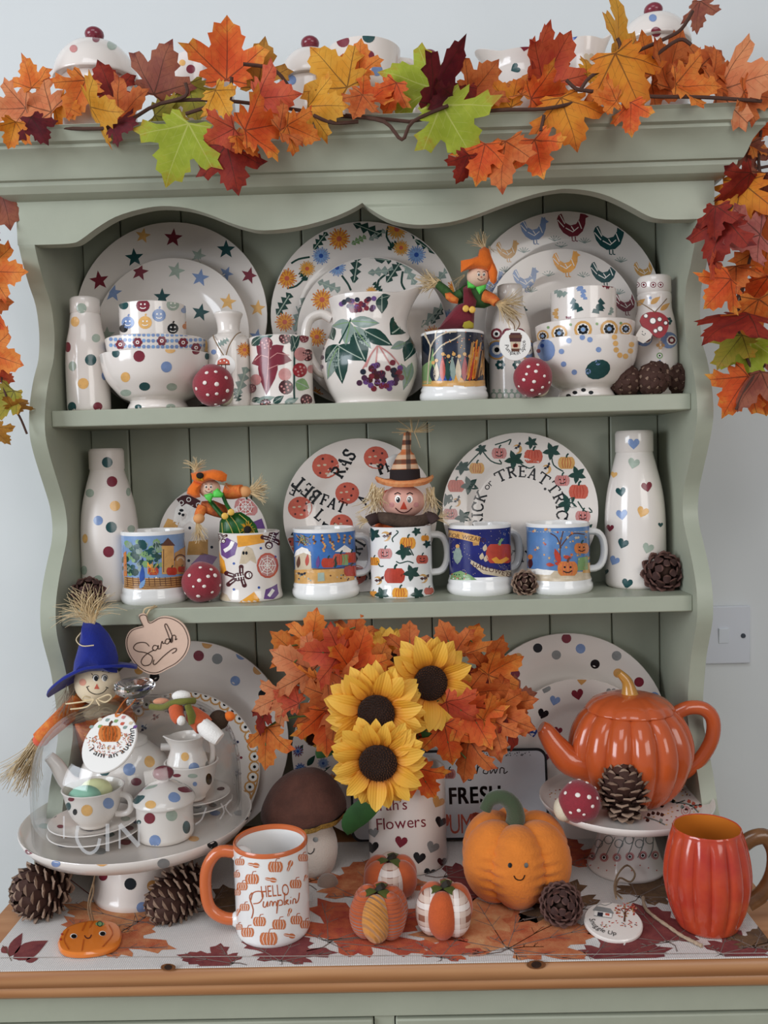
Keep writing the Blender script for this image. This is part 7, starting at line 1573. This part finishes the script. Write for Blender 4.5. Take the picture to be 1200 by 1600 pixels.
# ================================================================ top garland
t=thing('leaf_garland','garland of orange, gold, lime and red maple leaves along the cornice','garland',Vector((0,-.07,ZTOP)))
A=-.075; B=-.108
for e in ((48,165,A,112,-70,'pe',-10,10),(45,118,A+.01,66,-12,'o'),(122,150,A,82,-150,'o'),(100,165,A,70,120,'go'),(168,128,A+.01,84,-20,'dr'),(158,172,B,100,118,'g',35,50),(250,112,A,108,28,'br'),(205,165,A,90,65,'ru'),(300,155,A+.005,88,165,'ol'),(355,85,A,118,4,'or',5,5),(408,105,A+.012,92,12,'oc',5,0),(428,152,B,92,95,'sa',20,30),(278,232,B,128,205,'l',0,0),(362,258,B,98,168,'dr',0,-10),(345,212,B-.004,72,245,'sa'),(412,198,B-.006,98,70,'or'),(470,205,B,70,108,'o'),(518,108,A,112,-40,'g',0,0),(505,165,B,90,100,'g',25,10),(562,92,A+.006,66,5,'o'),(588,150,A,80,60,'or'),(20,208,B,56,210,'go'),(190,192,B,66,95,'bu'),(348,160,B,66,150,'g'),
 (60,200,B,60,150,'bu'),(265,185,A,70,100,'ol'),(15,170,A,80,-90,'pe'),(385,225,B,60,130,'o'),(455,195,B,66,60,'ru'),
 (642,125,A,112,-70,'l',0,0),(692,118,B,140,28,'bu',10,66),(712,200,B,132,150,'l',0,0),(752,128,A,88,40,'ru'),(866,98,A,108,25,'sa',10,25),(842,85,A+.005,110,10,'sa',10,50),(858,150,A-.01,90,80,'or'),(888,185,B,112,165,'go',10,0),(752,250,B,84,195,'or'),(785,252,B-.004,104,190,'ru',10,40),(842,245,B,92,170,'or'),(725,262,B+.002,60,205,'dr'),(980,122,B,128,155,'go',0,0),(968,48,A,128,3,'g',5,58),(985,182,B,66,182,'or',0,40),(945,155,B,60,-85,'o'),(1050,100,A,118,10,'ru'),(1112,88,A,92,48,'ru'),(1085,135,A-.012,92,95,'o'),(1160,128,A-.02,130,92,'pe',50,0),(1090,22,A,62,190,'br',0,50),(612,152,A,66,205,'or'),(735,155,A,66,150,'dr'),(690,158,B,60,240,'bu'),(820,130,A,66,20,'o'),(785,150,A,66,-40,'go'),(1010,90,A+.01,80,-20,'o'),(1130,120,A,80,60,'ru'),(930,110,A+.01,60,60,'g'),(1040,140,A,70,120,'ru'),(560,165,B,60,200,'ru'),(1185,150,A-.02,80,100,'ru')): leaf(t,*e)
for q in ([(90,200,-.085),(180,198,-.095),(250,162,-.09),(330,156,-.095),(420,165,-.09),(520,180,-.1),(590,185,-.09),(640,190,-.095)],[(250,162,-.09),(290,150,-.1),(290,130,-.1)],[(360,155,-.09),(362,120,-.1)],[(460,150,-.08),(430,110,-.09),(380,100,-.1)],[(290,178,-.1),(330,165,-.1)],[(540,180,-.1),(600,190,-.11),(628,218,-.115),(645,190,-.115),(700,165,-.11)],[(640,190,-.1),(700,180,-.1),(780,172,-.11),(850,170,-.11),(900,160,-.1)],[(885,125,-.1),(905,140,-.1),(925,118,-.1),(985,85,-.1),(1040,60,-.1),(1065,45,-.1),(1082,18,-.09)],[(940,118,-.1),(968,80,-.1),(965,60,-.1)],[(1020,90,-.1),(1060,62,-.1),(1080,70,-.1)],[(900,140,-.11),(1000,150,-.1),(1100,152,-.1),(1190,158,-.1)],[(845,205,-.11),(850,180,-.11)],[(490,180,-.1),(520,192,-.1),(560,190,-.1)]): vine(t,q)
# ================================================================ hanging garlands at both ends
TILT=2.0
t=thing('hanging_garland','maple leaf garland hanging down beside the hutch near the light switch','garland',at(1160,180,-.03))
for e in ((1150,325,-.045,125,190,'go',0,45),(1122,372,-.07,100,200,'dr',0,40),(1152,290,-.06,80,230,'dr'),(1168,250,-.03,70,170,'br'),(1160,375,-.06,98,255,'pk',15,10),(1125,455,-.08,84,225,'or',10,0),(1188,372,-.04,108,190,'ru'),(1140,505,-.085,130,245,'dr',20,60),(1178,500,-.05,110,178,'o'),(1185,455,-.045,90,200,'or'),(1142,545,-.05,84,220,'ol',0,40),(1172,565,-.045,100,182,'l',0,30),(1150,615,-.045,98,215,'or',0,0),(1172,605,-.055,90,215,'br',0,50),(1190,620,-.04,80,160,'or'),(1185,225,-.03,60,120,'o'),(1192,300,-.04,90,170,'br'),(1116,345,-.075,70,185,'dr',0,50),(1195,545,-.04,80,180,'pk'),(1150,430,-.06,80,200,'ru'),(1192,200,-.03,60,100,'or'),(1112,420,-.075,60,210,'sa'),(1195,410,-.04,90,180,'o'),(1160,340,-.03,80,150,'br')): leaf(t,*e)
for q in ([(1195,170,-.02),(1185,240,-.03),(1190,300,-.035),(1180,370,-.04),(1165,430,-.045),(1150,480,-.05),(1160,540,-.045),(1185,600,-.04)],[(1165,430,-.045),(1150,505,-.055)],[(1190,300,-.035),(1120,335,-.04)],[(1150,640,-.05),(1170,600,-.05),(1195,570,-.045)],[(1200,260,-.03),(1150,270,-.03)]): vine(t,q,.002)
t=thing('hanging_garland','maple leaf garland hanging at the opposite end of the cornice','garland',at(-20,260,-.03))
for e in ((8,320,-.03,92,165,'br',0,0),(8,425,-.03,86,95,'o',0,0),(0,505,-.03,80,120,'or'),(5,560,-.035,86,110,'o',0,0),(4,590,-.03,50,120,'sa'),(12,632,-.03,74,210,'ol',0,20),(30,632,-.04,50,60,'oc'),(0,680,-.03,50,150,'oc'),(-15,470,-.03,80,90,'ru'),(-20,380,-.03,90,90,'dr')): leaf(t,*e)
for q in ([(-15,260,-.03),(-5,360,-.03),(-10,450,-.03),(-2,560,-.03),(10,620,-.03),(30,650,-.035),(42,678,-.035)],): vine(t,q,.0015)
# ================================================================ sunflowers and maple sprays in the vase
TILT=1.2
def petmat():
    m=bpy.data.materials.new('sunflower_petal'); m.use_nodes=True; nt=m.node_tree; b=nt.nodes['Principled BSDF']; b.inputs['Roughness'].default_value=.6
    tc=nt.nodes.new('ShaderNodeTexCoord'); sx=nt.nodes.new('ShaderNodeSeparateXYZ'); nt.links.new(tc.outputs['Object'],sx.inputs[0]); rp=nt.nodes.new('ShaderNodeValToRGB'); e=rp.color_ramp.elements; e[0].position=.05; e[0].color=C('#dc7a20'); e[1].position=.4; e[1].color=C('#f3b234'); x=e.new(.95); x.color=C('#f8c750')
    nt.links.new(sx.outputs[1],rp.inputs['Fac']); nt.links.new(rp.outputs['Color'],b.inputs['Base Color'])
    w_=nt.nodes.new('ShaderNodeTexWave'); w_.bands_direction='X'; w_.inputs['Scale'].default_value=5; w_.inputs['Distortion'].default_value=.5; nt.links.new(tc.outputs['Object'],w_.inputs['Vector']); bp=nt.nodes.new('ShaderNodeBump'); bp.inputs['Strength'].default_value=.12; bp.inputs['Distance'].default_value=.02; nt.links.new(w_.outputs['Fac'],bp.inputs['Height']); nt.links.new(bp.outputs['Normal'],b.inputs['Normal'])
    tl=nt.nodes.new('ShaderNodeBsdfTranslucent'); nt.links.new(rp.outputs['Color'],tl.inputs['Color']); ms=nt.nodes.new('ShaderNodeMixShader'); ms.inputs[0].default_value=.25; nt.links.new(b.outputs[0],ms.inputs[1]); nt.links.new(tl.outputs[0],ms.inputs[2]); nt.links.new(ms.outputs[0],nt.nodes['Material Output'].inputs['Surface'])
    return m
PET=petmat()
def petal_mesh(curl,crease):
    g=G(); n=8; vs=[];fs=[]
    for i in range(n+1):
        t_=i/n; wd=.225*(math.sin(PI*(t_**.8)*.93+.12))**.8 if t_<1 else .004
        for s in (-1,-.5,0,.5,1): vs.append((s*wd,t_,curl*t_*t_*(1 if t_<.7 else 1+.3*(t_-.7))+crease*abs(s)*wd+.08*math.sin(PI*t_)))
    for i in range(n):
        for j in range(4): a=i*5+j; fs.append((a,a+1,a+6,a+5))
    g.add(vs,fs,PET); o=g.build('petal'); me=o.data; bpy.data.objects.remove(o); return me
PETS=[petal_mesh(c,k) for c,k in ((-.12,.3),(.1,.4),(.02,-.3),(-.25,.4))]
SEED=M('sunflower_seed_disc','#2c1a12',.9,var=.5,vs=300,bump=1,bs=400); FLOR=M('sunflower_florets','#5e381c',.85,var=.4,vs=400); SG=M('artificial_leaf_green','#2f5a2c',.55,var=.25,vs=30); STG=M('artificial_stem','#4f6a34',.6)
if 'floret' not in MESH:
    o=G().ball((0,0,.5),(.35,.35,.7),FLOR,6,4).build('floret'); MESH['floret']=o.data; bpy.data.objects.remove(o)
vx=xpos(636,Yv,ZK+hv)
def sunflower(label,cx,cy,rpx,dpx,Y,nrm,rot=0,n=17,leaves=()):
    """head at photo px with outer radius rpx and disc radius dpx; nrm = facing direction"""
    q=sc(Y); c=at(cx,cy,Y); t=thing('sunflower',label,'sunflower',c,'sunflowers in the vase'); nv=Vector(nrm).normalized()
    zax=nv; xax=Vector((0,0,1)).cross(zax).normalized(); yax=zax.cross(xax); m=Matrix((xax,yax,zax)).transposed().to_4x4(); rnd=random.Random(int(cx))
    for ring,(off,cnt,tl,sz) in enumerate(((0,n,16,.96),(.5,n,6,1.0))):
        for i in range(cnt):
            a=2*PI*(i+off)/cnt+R(rot)+rnd.uniform(-.08,.08); l=(rpx-dpx*.86)*q*sz*1.05*rnd.uniform(.9,1.06)
            mm=m@Matrix.Rotation(a,4,'Z')@Matrix.Translation((0,dpx*.88*q,-.002-.003*ring))@Matrix.Rotation(R(tl+rnd.uniform(-12,12)),4,'X')@Matrix.Rotation(R(rnd.uniform(-12,12)),4,'Y')@Matrix.Diagonal((l*1.3,l,l,1))
            shared('petal',PETS[rnd.randrange(4)],t,mm)
    g=G().lathe([(0,.0075),(dpx*.35*q,.008),(dpx*.8*q,.007),(dpx*1.02*q,.0035),(dpx*.95*q,-.003),(0,-.006)],SEED,32)
    for i in range(170):
        rr=dpx*q*math.sqrt((i+.5)/170)*.98; a=i*2.39996; h=.0035*(1+.6*(rr/(dpx*q)>.55))*rnd.uniform(.8,1.2); z=.0072-.003*(rr/(dpx*q))**3
        x_,y_=rr*math.cos(a),rr*math.sin(a); w_=.0009
        g.add([(x_-w_,y_-w_,z),(x_+w_,y_-w_,z),(x_,y_+w_,z),(x_*1.04,y_*1.04,z+h)],[(0,1,3),(1,2,3),(2,0,3)],FLOR)
    ob=g.build('seed_disc',t,ang=60); ob.matrix_local=m
    tip=Vector((vx+(c.x-vx)*.25,Yv+.002,ZK+hv-.02))-c; bo=Vector((vx+(c.x-vx)*.1,Yv,ZK+.03))-c
    G().tube(smooth_prof([tuple(-nv*.004),tuple(-nv*.03+tip*.25),tuple(tip),tuple(bo)],5),.0032,STG,8).build('stem',t)
    G().lathe([(0,-.009),(dpx*.6*q,-.008),(dpx*1.0*q,-.004),(dpx*1.2*q,.0)],SG,20).build('calyx',t).matrix_local=m
    for (pts,w_,yy) in leaves:
        g=G(); W_=[at(a_,b_,yy+i*.004)-c for i,(a_,b_) in enumerate(pts)]; W_=[Vector(x_) for x_ in smooth_prof(W_,4)]; vs=[];n_=len(W_)
        for i,p in enumerate(W_):
            u=i/(n_-1); tg=(W_[min(i+1,n_-1)]-W_[max(i-1,0)]).normalized(); sd=tg.cross(Vector((0,-1,0))).normalized(); ww=w_*sc(yy)*.5*math.sin(PI*min(u*.93+.05,1))**.7
            vs+=[p-sd*ww+Vector((0,.004*1,0)),p,p+sd*ww+Vector((0,.004,0))]
        g.add(vs,[(i*3+j,i*3+j+1,i*3+j+4,i*3+j+3) for i in range(n_-1) for j in (0,1)],SG); g.build('leaf',t,ang=80)
    return t
sunflower('sunflower in the middle of the bouquet, facing forward',588,1114,80,29,-.075,(-.05,-1,.05),5,leaves=())
sunflower('lowest sunflower of the bouquet hanging over the vase',591,1191,76,30,-.1,(-.05,-1,-.12),10,leaves=(([(600,1240),(575,1262),(550,1285),(543,1305)],38,-.06),([(545,1165),(525,1165),(505,1175),(495,1185)],26,-.04)))
sunflower('highest sunflower of the bouquet turned towards the teapot',672,1067,74,27,-.05,(.28,-1,.12),0,leaves=(([(660,1110),(668,1130),(672,1150),(668,1170)],30,-.06),([(680,1105),(692,1120),(698,1145),(690,1160)],28,-.055)))
sunflower('half hidden sunflower at the back of the bouquet',605,1040,62,22,-.005,(-.1,-1,.5),0)
sunflower('small closed sunflower bud peeping out beside the mushroom toy',490,1152,26,8,.0,(-.6,-1,-.5),0,n=9)
def spray(label,pts,leaves):
    c=at(*pts[0]); t=thing('maple_spray',label,'maple spray',c,'maple sprays in the vase')
    for e in leaves: leaf(t,*e)
    bo=Vector((vx,Yv+.005,ZK+.05))-c; tp=Vector((vx+(c.x-vx)*.2,Yv+.01,ZK+hv))-c
    G().tube(smooth_prof([tuple(bo),tuple(tp)]+[tuple(at(*q)-c) for q in pts],4),.0017,STG,7).build('stem',t)
    for e in leaves:
        p=at(e[0],e[1],e[2]); b_=min((at(*q) for q in pts),key=lambda z_:(z_-p).length)
        G().tube(smooth_prof([tuple(b_-c),tuple((b_+p)*.5-c+Vector((0,.003,.002))),tuple(p-c)],3),.0009,STG,5).build('twig',t)
    return t
spray('orange maple spray reaching up towards the shelf in the bouquet',[(560,1100,.0),(520,1050,-.01),(490,1010,-.01)],[(490,985,-.02,82,10,'o',0,0),(460,1035,-.03,100,-60,'pe',10,10),(505,1020,-.045,95,-80,'sa',25,0),(560,1020,-.03,100,20,'or',0,20),(540,1010,-.02,90,-20,'or'),(450,1010,-.01,80,-50,'o'),(535,1060,-.03,95,120,'ru',10,0),(555,980,-.0,66,10,'ru'),(480,1065,-.02,70,-110,'o'),(590,1035,-.01,80,30,'o')])
spray('maple spray with thin stems drooping towards the polka dot plate',[(545,1150,-.02),(490,1120,-.03),(440,1125,-.035),(415,1140,-.035)],[(425,1095,-.045,78,250,'pe',20,30),(415,1165,-.045,88,185,'o',10,30),(500,1110,-.03,105,-120,'ru',0,10),(510,1140,-.035,95,180,'or',0,0),(450,1090,-.04,60,-60,'sa',0,40),(525,1090,-.03,80,-60,'go',0,0),(410,1120,-.04,66,200,'dr',10,60)])
spray('rust maple spray spreading towards the pumpkin teapot',[(680,1140,-.01),(730,1090,-.02),(780,1060,-.02)],[(700,1000,-.01,80,-20,'ru'),(735,1000,-.0,80,30,'o'),(770,1025,-.02,90,20,'ru'),(785,1040,-.035,84,60,'o',0,20),(760,1080,-.04,100,80,'ru',10,20),(800,1100,-.04,92,70,'ru',10,10),(795,1122,-.045,100,110,'ru',10,0),(745,1130,-.05,100,150,'or',10,0),(772,1150,-.045,90,165,'ru',10,20),(728,1185,-.045,92,190,'ru',0,40),(815,1090,-.03,66,80,'br'),(720,1110,-.06,84,120,'sa',0,30),(810,1130,-.04,78,110,'dr'),(700,1160,-.055,90,170,'or',0,0),(755,1050,-.02,70,20,'dr'),(775,1110,-.05,80,60,'o')])
spray('red maple spray hanging in front of the vase',[(655,1180,-.04),(660,1205,-.045)],[(665,1222,-.06,78,150,'or',0,0),(640,1215,-.05,60,200,'dr'),(640,1000,.0,70,5,'ru'),(655,1150,-.03,80,100,'or'),(680,1130,-.03,70,60,'sa')])
